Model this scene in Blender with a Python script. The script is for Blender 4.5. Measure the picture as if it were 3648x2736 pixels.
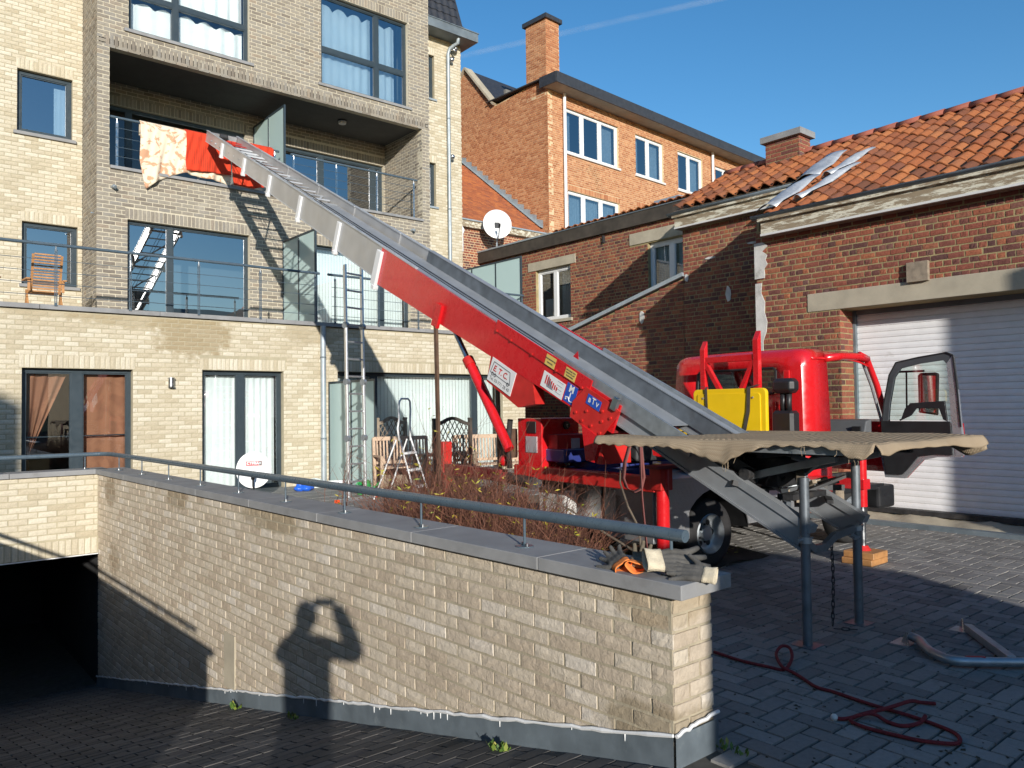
import bpy, math, random
from mathutils import Vector as V3, Matrix
random.seed(7)
R = math.radians
for o in list(bpy.data.objects): bpy.data.objects.remove(o)
scene = bpy.context.scene
COL = scene.collection
# ------------------------------------------------------------------ camera
yaw, pit, rol = R(49.825), R(1.662), R(-0.754)
cf = V3((math.cos(pit)*math.cos(yaw), math.cos(pit)*math.sin(yaw), math.sin(pit)))
cr0 = V3((math.sin(yaw), -math.cos(yaw), 0)); cu0 = cr0.cross(cf)
cr = cr0*math.cos(rol)+cu0*math.sin(rol); cu = cu0*math.cos(rol)-cr0*math.sin(rol)
EYE = V3((0, 0, 1.58))
cam = bpy.data.cameras.new('camera'); cam.sensor_width = 36; cam.lens = 27.307
cam.clip_start = 0.03; cam.clip_end = 20000
co = bpy.data.objects.new('camera', cam); COL.objects.link(co)
m = Matrix.Identity(4)
for i in range(3):
    m[i][0] = cr[i]; m[i][1] = cu[i]; m[i][2] = -cf[i]; m[i][3] = EYE[i]
co.matrix_world = m
scene.camera = co
# ------------------------------------------------------------------ sun, sky, exposure
SAZ, SEL = R(63.43), R(13.37)            # direction the light travels
SD = V3((math.cos(SEL)*math.cos(SAZ), math.cos(SEL)*math.sin(SAZ), -math.sin(SEL)))
sl = bpy.data.lights.new('sun', 'SUN'); sl.energy = 4.8; sl.angle = R(0.55); sl.color = (1, 0.955, 0.885)
so = bpy.data.objects.new('sun', sl); COL.objects.link(so); so.location = (-8, -16, 12)
so.rotation_euler = SD.to_track_quat('-Z', 'Y').to_euler()
w = bpy.data.worlds.new('World'); scene.world = w; w.use_nodes = True
nt = w.node_tree; bg = nt.nodes['Background']
sky = nt.nodes.new('ShaderNodeTexSky'); sky.sky_type = 'NISHITA'; sky.sun_disc = False
sky.sun_elevation = SEL
sun_from = -SD
sky.sun_rotation = math.atan2(sun_from.x, sun_from.y)
sky.altitude = 60; sky.air_density = 1.0; sky.dust_density = 0.25; sky.ozone_density = 2.6
hs = nt.nodes.new('ShaderNodeHueSaturation'); hs.inputs['Saturation'].default_value = 1.25
nt.links.new(sky.outputs[0], hs.inputs['Color']); nt.links.new(hs.outputs[0], bg.inputs[0]); bg.inputs[1].default_value = 0.15
vs = scene.view_settings; vs.view_transform = 'Standard'; vs.look = 'None'; vs.gamma = 1; vs.use_curve_mapping = False
vs.exposure = 0.22
scene.cycles.max_bounces = 8; scene.cycles.transparent_max_bounces = 16
# ------------------------------------------------------------------ materials
def nodes(name):
    mt = bpy.data.materials.new(name); mt.use_nodes = True
    t = mt.node_tree; return mt, t, t.nodes['Principled BSDF'], t.nodes, t.links
def world_pos(n, l, scale=1.0):
    g = n.new('ShaderNodeNewGeometry'); return g.outputs['Position']
def noise(n, l, vec, scale, detail=4, rough=.6, dist=0):
    t = n.new('ShaderNodeTexNoise'); t.inputs['Scale'].default_value = scale
    t.inputs['Detail'].default_value = detail; t.inputs['Roughness'].default_value = rough
    t.inputs['Distortion'].default_value = dist
    l.new(vec, t.inputs['Vector']); return t.outputs['Fac']
def mixc(n, l, fac, a, b, mode='MIX'):
    x = n.new('ShaderNodeMix'); x.data_type = 'RGBA'; x.blend_type = mode
    for s, v in ((x.inputs['Factor'], fac), (x.inputs[6], a), (x.inputs[7], b)):
        if isinstance(v, (int, float)): s.default_value = v
        elif isinstance(v, (tuple, list)): s.default_value = (*v[:3], 1)
        else: l.new(v, s)
    return x.outputs[2]
def ramp(n, l, fac, stops, const=False):
    r = n.new('ShaderNodeValToRGB'); e = r.color_ramp.elements
    if const: r.color_ramp.interpolation = 'CONSTANT'
    while len(e) < len(stops): e.new(.5)
    for k, (p, c) in enumerate(stops):
        e[k].position = p; e[k].color = (*c, 1) if len(c) == 3 else c
    l.new(fac, r.inputs[0]); return r.outputs[0]
def maprange(n, l, v, a, b, c, d):
    r = n.new('ShaderNodeMapRange')
    for k, x in enumerate((a, b, c, d)): r.inputs[k+1].default_value = x
    l.new(v, r.inputs[0]); return r.outputs[0]
def math2(n, l, op, a, b=0.0):
    x = n.new('ShaderNodeMath'); x.operation = op
    for k, v in enumerate((a, b)):
        if isinstance(v, (int, float)): x.inputs[k].default_value = v
        else: l.new(v, x.inputs[k])
    return x.outputs[0]
def bump(n, l, p, h, strength=.3, dist=.01):
    b = n.new('ShaderNodeBump'); b.inputs['Strength'].default_value = strength; b.inputs['Distance'].default_value = dist
    l.new(h, b.inputs['Height']); l.new(b.outputs[0], p.inputs['Normal'])
def plain(name, c, rough=.6, metal=0, var=.15, vscale=3.0, bmp=0, bscale=60, dirt=None, spec=None, coat=0):
    mt, t, p, n, l = nodes(name); pos = world_pos(n, l)
    f = noise(n, l, pos, vscale, 5)
    f2 = maprange(n, l, f, .3, .7, 1-var, 1+var)
    mul = n.new('ShaderNodeMix'); mul.data_type = 'RGBA'; mul.blend_type = 'MULTIPLY'; mul.inputs[0].default_value = 1
    mul.inputs[6].default_value = (*c, 1); l.new(f2, mul.inputs[7]); col = mul.outputs[2]
    if dirt:
        fd = noise(n, l, pos, dirt[1], 6, .65); fd = maprange(n, l, fd, dirt[2], dirt[2]+.12, 0, dirt[3])
        col = mixc(n, l, fd, col, dirt[0])
    l.new(col, p.inputs['Base Color']); p.inputs['Roughness'].default_value = rough; p.inputs['Metallic'].default_value = metal
    if rough > .15:
        fr = noise(n, l, pos, vscale*4, 3); l.new(maprange(n, l, fr, .3, .7, max(.03, rough-.1), min(1, rough+.1)), p.inputs['Roughness'])
    if bmp: bump(n, l, p, noise(n, l, pos, bscale, 5), bmp, .01)
    if coat: p.inputs['Coat Weight'].default_value = coat; p.inputs['Coat Roughness'].default_value = .08
    return mt
def brickmat(name, stops, stain=None, bmp=.6, grain=.12, bscale=45, pale=None, dark=None):
    mt, t, p, n, l = nodes(name); pos = world_pos(n, l)
    a = n.new('ShaderNodeAttribute'); a.attribute_name = 'rnd'
    oi = n.new('ShaderNodeObjectInfo')
    s = math2(n, l, 'ADD', a.outputs['Fac'], oi.outputs['Random']); s = math2(n, l, 'FRACT', s)
    col = ramp(n, l, s, stops)
    g = noise(n, l, pos, 35, 6, .7); col = mixc(n, l, 1.0, col, maprange(n, l, g, .3, .7, 1-grain, 1+grain), 'MULTIPLY')
    if pale:    # lime bloom / efflorescence patches
        f = noise(n, l, pos, pale[1], 6, .7); col = mixc(n, l, maprange(n, l, f, pale[2], pale[2]+.1, 0, pale[3]), col, pale[0])
    if dark:
        f = noise(n, l, pos, dark[1], 6, .7); col = mixc(n, l, maprange(n, l, f, dark[2], dark[2]+.12, 0, dark[3]), col, dark[0])
    if stain:   # list of (centre, (sx,sy,sz), colour, amount): damp patches below leaking joints
        for ctr, sz, sc, am in stain:
            mp = n.new('ShaderNodeMapping'); mp.vector_type = 'TEXTURE'
            mp.inputs['Location'].default_value = ctr; mp.inputs['Scale'].default_value = sz; l.new(pos, mp.inputs[0])
            ln = n.new('ShaderNodeVectorMath'); ln.operation = 'LENGTH'; l.new(mp.outputs[0], ln.inputs[0])
            nz = noise(n, l, pos, 7, 5); d = math2(n, l, 'ADD', ln.outputs['Value'], math2(n, l, 'MULTIPLY', math2(n, l, 'SUBTRACT', nz, .5), 1.1))
            f = maprange(n, l, d, .75, 1.0, am, 0); col = mixc(n, l, f, col, sc)
    l.new(col, p.inputs['Base Color']); p.inputs['Roughness'].default_value = .88
    p.inputs['Specular IOR Level'].default_value = .25
    h = noise(n, l, pos, bscale, 6, .65, .6); bump(n, l, p, h, bmp, .008)
    return mt
def glassmat(name, tint=(.90, .95, .96), refl=.16, rough=.0, trans=1.0):
    mt = bpy.data.materials.new(name); mt.use_nodes = True; t = mt.node_tree; n = t.nodes; l = t.links; n.clear()
    out = n.new('ShaderNodeOutputMaterial'); tr = n.new('ShaderNodeBsdfTransparent'); tr.inputs[0].default_value = (*tint, 1)
    gl = n.new('ShaderNodeBsdfGlossy'); gl.inputs['Roughness'].default_value = rough; gl.inputs['Color'].default_value = (.95, .97, 1, 1)
    pos = world_pos(n, l); b = n.new('ShaderNodeBump'); b.inputs['Strength'].default_value = .03; b.inputs['Distance'].default_value = .02
    l.new(noise(n, l, pos, 1.3, 2), b.inputs['Height']); l.new(b.outputs[0], gl.inputs['Normal'])
    fr = n.new('ShaderNodeFresnel'); fr.inputs[0].default_value = 1.5
    f = maprange(n, l, fr.outputs[0], .04, 1, refl, 1); mx = n.new('ShaderNodeMixShader')
    l.new(f, mx.inputs[0]); l.new(tr.outputs[0], mx.inputs[1]); l.new(gl.outputs[0], mx.inputs[2]); l.new(mx.outputs[0], out.inputs[0])
    return mt
def frosted(name, c):
    mt = bpy.data.materials.new(name); mt.use_nodes = True; t = mt.node_tree; n = t.nodes; l = t.links; n.clear()
    out = n.new('ShaderNodeOutputMaterial'); tl = n.new('ShaderNodeBsdfTranslucent'); tl.inputs[0].default_value = (*c, 1)
    df = n.new('ShaderNodeBsdfDiffuse'); df.inputs[0].default_value = (*c, 1); tr = n.new('ShaderNodeBsdfTransparent'); tr.inputs[0].default_value = (.7, .85, .85, 1)
    gl = n.new('ShaderNodeBsdfGlossy'); gl.inputs['Roughness'].default_value = .12
    m1 = n.new('ShaderNodeMixShader'); m1.inputs[0].default_value = .2; l.new(df.outputs[0], m1.inputs[1]); l.new(tl.outputs[0], m1.inputs[2])
    m2 = n.new('ShaderNodeMixShader'); m2.inputs[0].default_value = .12; l.new(m1.outputs[0], m2.inputs[1]); l.new(tr.outputs[0], m2.inputs[2])
    fr = n.new('ShaderNodeFresnel'); fr.inputs[0].default_value = 1.45
    m3 = n.new('ShaderNodeMixShader'); l.new(fr.outputs[0], m3.inputs[0]); l.new(m2.outputs[0], m3.inputs[1]); l.new(gl.outputs[0], m3.inputs[2])
    l.new(m3.outputs[0], out.inputs[0]); return mt
M = {}
M['beige'] = brickmat('beige_brick', [(0, (.45, .385, .27)), (.3, (.52, .455, .335)), (.6, (.565, .505, .385)), (.85, (.605, .55, .435)), (1, (.49, .42, .30))],
    stain=[((4.6, 14.15, 2.95), (.75, 1, .5), (.30, .23, .13), .8), ((3.7, 14.15, 3.15), (1.3, 1, .16), (.34, .27, .16), .7), ((6.9, 14.15, 3.05), (.8, 1, .22), (.36, .29, .18), .6), ((2.5, 14.15, 3.18), (1.0, 1, .1), (.36, .29, .18), .6)])
M['beige_mortar'] = plain('beige_mortar', (.40, .35, .24), .95, var=.12, vscale=8)
M['grey_brick'] = brickmat('grey_brown_brick', [(0, (.19, .162, .13)), (.3, (.252, .22, .175)), (.6, (.295, .262, .21)), (.85, (.24, .22, .19)), (1, (.29, .235, .175))],
    pale=((.50, .45, .37), .9, .60, .45), dark=((.12, .10, .08), .55, .66, .45))
M['grey_mortar'] = plain('pale_mortar', (.54, .48, .36), .95, var=.1, vscale=8)
M['ramp_brick'] = brickmat('rustic_brick', [(0, (.43, .35, .26)), (.3, (.48, .40, .305)), (.55, (.51, .435, .335)), (.8, (.54, .465, .365)), (.95, (.58, .515, .43)), (1, (.42, .335, .25))],
    stain=[((2.6, 11.2, .55), (1, .28, .22), (.20, .14, .08), .65), ((2.6, 8.6, .66), (1, .35, .14), (.22, .16, .09), .6), ((2.6, 6.3, .66), (1, .6, .12), (.24, .18, .1), .6), ((2.7, 2.35, .1), (1, .3, .16), (.23, .18, .11), .7), ((2.7, 2.3, .68), (1, .25, .12), (.33, .25, .15), .55), ((2.6, 11.0, -.3), (1, .3, .2), (.2, .14, .08), .5)],
    bmp=1.0, bscale=30, pale=((.62, .57, .49), 1.6, .62, .4))
M['ramp_mortar'] = plain('ochre_mortar', (.36, .31, .22), .95, var=.2, vscale=6, bmp=.4)
M['red_brick'] = brickmat('old_red_brick', [(0, (.105, .05, .045)), (.2, (.18, .065, .05)), (.45, (.245, .078, .052)), (.7, (.275, .09, .055)), (.88, (.34, .12, .06)), (1, (.14, .075, .07))],
    pale=((.48, .42, .36), 1.1, .66, .55), dark=((.06, .04, .035), .8, .6, .5), bmp=.8, grain=.25)
M['red_mortar'] = plain('yellow_lime_mortar', (.31, .245, .12), .95, var=.25, vscale=4, bmp=.5)
M['orange_brick'] = brickmat('orange_brick', [(0, (.33, .12, .055)), (.3, (.42, .17, .08)), (.6, (.47, .21, .10)), (.85, (.53, .27, .14)), (1, (.36, .14, .07))], grain=.15,
    dark=((.14, .085, .04), .5, .60, .6))
M['orange_mortar'] = plain('cream_mortar', (.58, .44, .26), .95, var=.12)
M['frame'] = plain('anthracite_frame', (.035, .05, .06), .38, var=.1)
M['rail'] = plain('blue_grey_paint', (.075, .105, .13), .32, var=.12, vscale=9)
M['steel'] = plain('brushed_steel', (.55, .56, .57), .3, 1, var=.08)
M['alu'] = plain('aluminium', (.72, .73, .74), .38, .85, var=.1, vscale=5)
M['aludull'] = plain('dull_aluminium', (.52, .535, .55), .5, .45, var=.14, vscale=4, dirt=((.25, .24, .22), 2.2, .58, .5))
M['galv'] = plain('galvanised_steel', (.40, .43, .45), .45, .7, var=.18, vscale=12)
M['darkgalv'] = plain('dark_galvanised', (.17, .19, .21), .5, .5, var=.25, vscale=7, dirt=((.1, .09, .08), 4, .58, .5))
M['zinc'] = plain('weathered_zinc', (.34, .385, .41), .5, .3, var=.15, vscale=5)
M['zincdark'] = plain('dark_zinc', (.15, .18, .20), .55, .2, var=.25, vscale=3, dirt=((.27, .3, .3), 5, .6, .5))
M['bluestone'] = plain('bluestone', (.25, .248, .245), .75, var=.16, vscale=4, bmp=.15, bscale=120, dirt=((.13, .12, .11), 1.6, .58, .5))
M['white'] = plain('white_plastic', (.74, .74, .73), .4, var=.04)
M['whitegrey'] = plain('off_white', (.62, .61, .58), .6, var=.08)
M['red'] = plain('red_paint', (.58, .012, .016), .28, var=.06, vscale=3, coat=.5, dirt=((.30, .03, .02), 6, .62, .35))
M['redworn'] = plain('worn_red_paint', (.52, .022, .018), .42, var=.22, vscale=4, dirt=((.14, .03, .02), 3.5, .58, .6))
M['darkred'] = plain('faded_red', (.22, .02, .02), .6, var=.25)
M['yellow'] = plain('yellow_plastic', (.78, .50, .008), .4, var=.06, dirt=((.5, .32, .02), 4, .62, .4))
M['blue'] = plain('blue_paint', (.018, .03, .16), .4, var=.2)
M['black'] = plain('black_plastic', (.016, .016, .017), .45, var=.2)
M['rubber'] = plain('tyre_rubber', (.022, .021, .021), .8, var=.3, vscale=10, bmp=.2)
M['darkmetal'] = plain('dark_machinery', (.045, .045, .047), .55, .4, var=.4, vscale=9, dirt=((.12, .10, .08), 5, .55, .6))
M['glass'] = glassmat('window_glass')
M['glassblue'] = glassmat('coated_window_glass', (.6, .72, .8), .34)
M['clearglass'] = glassmat('clear_glass', (.86, .93, .9), .08)
M['frost'] = frosted('frosted_glass', (.62, .80, .77))
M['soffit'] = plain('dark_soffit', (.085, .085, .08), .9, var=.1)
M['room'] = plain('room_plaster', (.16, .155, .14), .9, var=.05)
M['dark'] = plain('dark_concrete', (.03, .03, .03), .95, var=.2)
M['concrete'] = plain('concrete_lintel', (.40, .35, .26), .9, var=.16, vscale=3, bmp=.2, bscale=90)
M['plaster'] = plain('old_white_plaster', (.56, .54, .5), .9, var=.2, vscale=4, bmp=.4, dirt=((.2, .17, .14), 3, .58, .6))
M['wood'] = plain('teak', (.42, .205, .075), .55, var=.25, vscale=10)
M['oldwood'] = plain('weathered_wood', (.27, .215, .155), .8, var=.3, vscale=12, bmp=.2)
M['darkwood'] = plain('dark_stained_wood', (.055, .045, .035), .7, var=.35, vscale=5)
M['soil'] = plain('garden_soil', (.05, .038, .026), .98, var=.4, vscale=9, bmp=.8, bscale=25)
M['slate'] = plain('black_slate_tile', (.035, .037, .043), .5, var=.25, vscale=8)
M['skin'] = plain('skin', (.5, .31, .22), .5, var=.05)
M['jacket'] = plain('dark_jacket', (.03, .035, .05), .85, var=.2)
M['jeans'] = plain('jeans', (.05, .07, .13), .9, var=.15)
M['silver'] = plain('silver_paint', (.55, .56, .58), .3, .7, var=.05)
def cloth(name, c, c2, sc, thr=.5, soft=.05, bscale=300, trans=0):
    mt, t, p, n, l = nodes(name); pos = world_pos(n, l)
    f = noise(n, l, pos, sc, 4, .5, 1.5); col = mixc(n, l, maprange(n, l, f, thr-soft, thr+soft, 0, 1), c, c2)
    l.new(col, p.inputs['Base Color']); p.inputs['Roughness'].default_value = .95; p.inputs['Specular IOR Level'].default_value = .1
    bump(n, l, p, noise(n, l, pos, bscale, 2), .3, .004); return mt
M['curtain'] = cloth('white_curtain', (.82, .83, .80), (.78, .80, .78), 2)
M['blindcloth'] = cloth('pale_vertical_blind', (.80, .83, .80), (.77, .80, .77), 2)
M['browncurtain'] = cloth('brown_curtain', (.36, .17, .10), (.30, .14, .085), 3)
M['lace'] = cloth('grey_net_curtain', (.40, .44, .46), (.34, .38, .40), 9)
# ------------------------------------------------------------------ mesh helpers
class MB:
    def __init__(s, xf=None): s.v = []; s.f = []; s.r = []; s.xf = xf; s.cur = 0.0
    def add(s, vs, fs):
        b = len(s.v)
        for p in vs:
            p = V3(p); s.v.append(s.xf @ p if s.xf else p)
        for f in fs: s.f.append([b+i for i in f]); s.r.append(s.cur)
        return s
    def box(s, a, b):
        x0, y0, z0 = (min(a[i], b[i]) for i in range(3)); x1, y1, z1 = (max(a[i], b[i]) for i in range(3))
        return s.add([(x0,y0,z0),(x1,y0,z0),(x1,y1,z0),(x0,y1,z0),(x0,y0,z1),(x1,y0,z1),(x1,y1,z1),(x0,y1,z1)],
            [(3,2,1,0),(4,5,6,7),(0,1,5,4),(1,2,6,5),(2,3,7,6),(3,0,4,7)])
    def cham(s, a, b, c):                       # box with chamfered edges
        x0, y0, z0 = (min(a[i], b[i]) for i in range(3)); x1, y1, z1 = (max(a[i], b[i]) for i in range(3))
        vs = []; fs = []
        X=(x0,x1);Y=(y0,y1);Z=(z0,z1); idx={}
        for i in (0,1):
            for j in (0,1):
                for k in (0,1):
                    sx=c*(1-2*i); sy=c*(1-2*j); sz=c*(1-2*k)
                    for ax,p in enumerate(((X[i],Y[j]+sy,Z[k]+sz),(X[i]+sx,Y[j],Z[k]+sz),(X[i]+sx,Y[j]+sy,Z[k]))):
                        idx[(i,j,k,ax)]=len(vs); vs.append(p)
        for ax in range(3):
            for e in (0,1):
                q=[]
                for (u,w_) in ((0,0),(1,0),(1,1),(0,1)):
                    t=[0,0,0]; t[ax]=e; t[(ax+1)%3]=u; t[(ax+2)%3]=w_
                    q.append(idx[(t[0],t[1],t[2],ax)])
                fs.append(q if e else q[::-1])
        for ax in range(3):
            b1,b2=(ax+1)%3,(ax+2)%3
            for u in (0,1):
                for w_ in (0,1):
                    t0=[0,0,0]; t0[b1]=u; t0[b2]=w_; t1=list(t0); t1[ax]=1
                    q=[idx[(*t0,b1)],idx[(*t1,b1)],idx[(*t1,b2)],idx[(*t0,b2)]]
                    fs.append(q if (u^w_) else q[::-1])
        for i in (0,1):
            for j in (0,1):
                for k in (0,1):
                    q=[idx[(i,j,k,0)],idx[(i,j,k,1)],idx[(i,j,k,2)]]
                    fs.append(q if (i+j+k)%2 else q[::-1])
        return s.add(vs, fs)
    def obox(s, c, ax, h):                      # oriented box: centre, 3 axes, half sizes
        c = V3(c); A = [V3(ax[i]).normalized()*h[i] for i in range(3)]
        vs = [c+A[0]*i+A[1]*j+A[2]*k for k in (-1,1) for j in (-1,1) for i in (-1,1)]
        return s.add(vs, [(2,3,1,0),(4,5,7,6),(0,1,5,4),(1,3,7,5),(3,2,6,7),(2,0,4,6)])
    def bar(s, p, q, wx, wz, up=(0,0,1)):       # rectangular bar between two points
        p = V3(p); q = V3(q); d = q-p; L = d.length; d /= L
        u = V3(up); sd = d.cross(u)
        if sd.length < 1e-4: sd = d.cross(V3((1,0,0)))
        sd.normalize(); u = sd.cross(d)
        return s.obox((p+q)/2, (d, sd, u), (L/2, wx/2, wz/2))
    def tube(s, pts, r, n=10, cap=True, rs=None):
        pts = [V3(p) for p in pts]; vs = []; fs = []; up = V3((0.03,0.02,1))
        prev = None
        for i, p in enumerate(pts):
            d = (pts[min(i+1, len(pts)-1)]-pts[max(i-1, 0)]).normalized()
            if prev is None:
                a = d.cross(up)
                if a.length < .1: a = d.cross(V3((1,0,0)))
                a.normalize()
            else:
                a = prev-d*prev.dot(d)
                if a.length < 1e-5: a = d.cross(up)
                a.normalize()
            prev = a; b = d.cross(a); rr = rs[i] if rs else r
            for k in range(n):
                t = 2*math.pi*k/n; vs.append(p+a*(math.cos(t)*rr)+b*(math.sin(t)*rr))
        for i in range(len(pts)-1):
            for k in range(n):
                k2 = (k+1) % n; fs.append((i*n+k, i*n+k2, (i+1)*n+k2, (i+1)*n+k))
        if cap: fs.append(tuple(range(n))[::-1]); fs.append(tuple(range((len(pts)-1)*n, len(pts)*n)))
        return s.add(vs, fs)
    def cyl(s, p, q, r, n=14, r2=None): return s.tube([p, q], r, n, True, [r, r if r2 is None else r2])
    def lathe(s, c, axis, prof, n=28):          # profile of (r, h) round an axis
        c = V3(c); d = V3(axis).normalized(); a = d.cross(V3((0,0,1)))
        if a.length < .1: a = d.cross(V3((1,0,0)))
        a.normalize(); b = d.cross(a); vs = []; fs = []
        for r, h in prof:
            for k in range(n):
                t = 2*math.pi*k/n; vs.append(c+d*h+(a*math.cos(t)+b*math.sin(t))*r)
        for i in range(len(prof)-1):
            for k in range(n):
                k2 = (k+1) % n; fs.append((i*n+k, i*n+k2, (i+1)*n+k2, (i+1)*n+k))
        return s.add(vs, fs)
    def prism(s, poly, ext):                    # planar polygon swept by a vector
        n = len(poly); e = V3(ext); vs = [V3(p) for p in poly]+[V3(p)+e for p in poly]
        fs = [tuple(range(n))[::-1], tuple(range(n, 2*n))]+[(i, (i+1) % n, n+(i+1) % n, n+i) for i in range(n)]
        return s.add(vs, fs)
    def grid(s, fn, nu, nv):
        vs = [fn(i/nu, j/nv) for j in range(nv+1) for i in range(nu+1)]
        return s.add(vs, [(j*(nu+1)+i, j*(nu+1)+i+1, (j+1)*(nu+1)+i+1, (j+1)*(nu+1)+i) for j in range(nv) for i in range(nu)])
    def ball(s, c, r, n=16, m_=10, sq=(1,1,1)):
        c = V3(c)
        return s.grid(lambda u, v: c+V3((math.cos(2*math.pi*u)*math.sin(math.pi*v)*r*sq[0], math.sin(2*math.pi*u)*math.sin(math.pi*v)*r*sq[1], -math.cos(math.pi*v)*r*sq[2])), n, m_)
    def mesh(s, name, off=V3((0,0,0))):
        me = bpy.data.meshes.new(name); me.from_pydata([tuple(p-off) for p in s.v], [], s.f)
        if any(s.r):
            at = me.attributes.new('rnd', 'FLOAT', 'FACE'); at.data.foreach_set('value', s.r)
        return me
    def build(s, name, mat, parent=None, smooth=False, loc=None, solid=0, bev=0):
        off = V3(parent['_o']) if parent is not None else V3(loc or (0,0,0))
        me = s.mesh(name, off); mt = M[mat] if isinstance(mat, str) else mat
        me.materials.append(mt)
        if smooth: me.shade_smooth() if hasattr(me, 'shade_smooth') else me.polygons.foreach_set('use_smooth', [True]*len(me.polygons))
        o = bpy.data.objects.new(name, me); COL.objects.link(o)
        if parent is not None: o.parent = parent
        else: o.location = off
        o['_o'] = tuple(off)
        if smooth == 'auto':
            try: me.set_sharp_from_angle(angle=R(40))
            except Exception: pass
        if solid:
            k = o.modifiers.new('thick', 'SOLIDIFY'); k.thickness = solid; k.offset = 0
        if bev:
            k = o.modifiers.new('bevel', 'BEVEL'); k.width = bev; k.segments = 2; k.limit_method = 'ANGLE'
        return o
def tag(o, label=None, cat=None, group=None, kind=None):
    if label: o['label'] = label
    if cat: o['category'] = cat
    if group: o['group'] = group
    if kind: o['kind'] = kind
    return o
def thing(name, loc, label, cat, group=None):
    e = bpy.data.objects.new(name, None); COL.objects.link(e); e.location = loc; e['_o'] = tuple(loc); e.empty_display_size = .1
    return tag(e, label, cat, group)
def dist(p): return (V3(p)-EYE).length
def seen(p):
    d = V3(p)-EYE; z = d.dot(cf)
    return z > .1 and abs(d.dot(cr)/z) < .67 and abs(d.dot(cu)/z) < .51
FONT = {}
def text(s, name, mat, parent, origin, xdir, ydir, size, align='CENTER', shear=0, bold=0, depth=.0015, space=1.0):
    c = bpy.data.curves.new('t', 'FONT'); c.body = s; c.size = size; c.align_x = align; c.align_y = 'CENTER'; c.shear = shear
    c.offset = bold; c.space_character = space; c.resolution_u = 3
    t = bpy.data.objects.new('t', c); COL.objects.link(t)
    dg = bpy.context.evaluated_depsgraph_get(); me = bpy.data.meshes.new_from_object(t.evaluated_get(dg))
    bpy.data.objects.remove(t); bpy.data.curves.remove(c)
    x = V3(xdir).normalized(); y = V3(ydir).normalized(); n = x.cross(y); o = V3(origin)
    off = V3(parent['_o'])
    for v in me.vertices: v.co = o+x*v.co.x+y*v.co.y+n*depth-off
    me.materials.clear(); me.materials.append(M[mat] if isinstance(mat, str) else mat)
    ob = bpy.data.objects.new(name, me); COL.objects.link(ob); ob.parent = parent; ob['_o'] = tuple(off); return ob
def cut(iv, a, b):
    out = []
    for x, y in iv:
        if b <= x or a >= y: out.append((x, y)); continue
        if a > x: out.append((x, a))
        if b < y: out.append((b, y))
    return out
UNITS = {}
def unit_brick(rough, k):                       # shared brick meshes, 1 x 1 x 1, front at +z
    key = (rough, k)
    if key in UNITS: return UNITS[key]
    rnd = random.Random(k*31+int(rough*1000)); nu, nv = (4, 2) if rough else (1, 1); vs = []; fs = []
    e = .012; ev = .035
    for j in range(nv+1):
        for i in range(nu+1):
            u = i/nu; v = j/nv; edge = i in (0, nu) or j in (0, nv)
            z = (rnd.uniform(-.10, .0) if edge else rnd.uniform(-.05, .14)) if rough else 0
            jit = .012 if rough else 0
            vs.append((min(1, max(0, e+u*(1-2*e)+rnd.uniform(-jit, jit)))-.5, min(1, max(0, ev+v*(1-2*ev)+rnd.uniform(-jit, jit)*3))-.5, z))
    for j in range(nv):
        for i in range(nu): a = j*(nu+1)+i; fs.append((a, a+1, a+nu+2, a+nu+1))
    b = len(vs); vs += [(-.5,-.5,-.5),(.5,-.5,-.5),(.5,.5,-.5),(-.5,.5,-.5)]
    bl = [i for i in range(nu+1)]; tl = [nv*(nu+1)+i for i in range(nu+1)]
    lf = [j*(nu+1) for j in range(nv+1)]; rt = [j*(nu+1)+nu for j in range(nv+1)]
    fs.append([b, b+1]+bl[::-1]); fs.append([b+2, b+3]+tl); fs.append([b+3, b]+lf); fs.append([b+1, b+2]+rt[::-1])
    UNITS[key] = (vs, fs); return UNITS[key]
UMESH = {}
def put_bricks(parent, recs, O, U, Vv, N, mat, depth, nind, rough=0, name='brick', part='brickwork', tilt=0):
    """recs: (u0,u1,v0,v1) on the plane; the nearest nind become objects, the rest one stuff mesh"""
    O = V3(O); U = V3(U); Vv = V3(Vv); N = V3(N); rnd = random.Random(len(recs)); off = V3(parent['_o']); VV0 = Vv.copy()
    def ctr(r): return O+U*((r[0]+r[1])/2)+Vv*((r[2]+r[3])/2)
    if nind:
        recs = sorted(recs, key=lambda r: dist(ctr(r))+(0 if seen(ctr(r)) else 100))
    if tilt: Vv, N = (Vv-N*tilt).normalized(), (N+Vv*tilt).normalized()
    ctrs = [O+U*((r[0]+r[1])/2)+VV0*((r[2]+r[3])/2) for r in recs]
    mb = MB()
    for k, r in enumerate(recs):
        w_, h_ = r[1]-r[0], r[3]-r[2]
        if w_ < .012 or h_ < .012: continue
        var = rnd.randrange(6); c = ctrs[k]+N*rnd.uniform(-.0015, .003)
        if k < nind:
            kk = (rough, var, mat)
            if kk not in UMESH:
                vs, fs = unit_brick(rough, var); me = bpy.data.meshes.new('brick'); me.from_pydata(vs, [], fs); me.materials.append(M[mat]); UMESH[kk] = me
            o = bpy.data.objects.new(name, UMESH[kk]); COL.objects.link(o); o.parent = parent
            mw = Matrix.Identity(4)
            for i in range(3): mw[i][0] = U[i]*w_; mw[i][1] = Vv[i]*h_; mw[i][2] = N[i]*depth; mw[i][3] = c[i]-off[i]
            o.matrix_local = mw
        else:
            vs, fs = unit_brick(rough, var); mb.cur = rnd.random()
            mb.add([c+U*(p[0]*w_)+Vv*(p[1]*h_)+N*(p[2]*depth) for p in vs], fs)
    if mb.f: tag(mb.build(part, mat, parent), kind='stuff')
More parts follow.
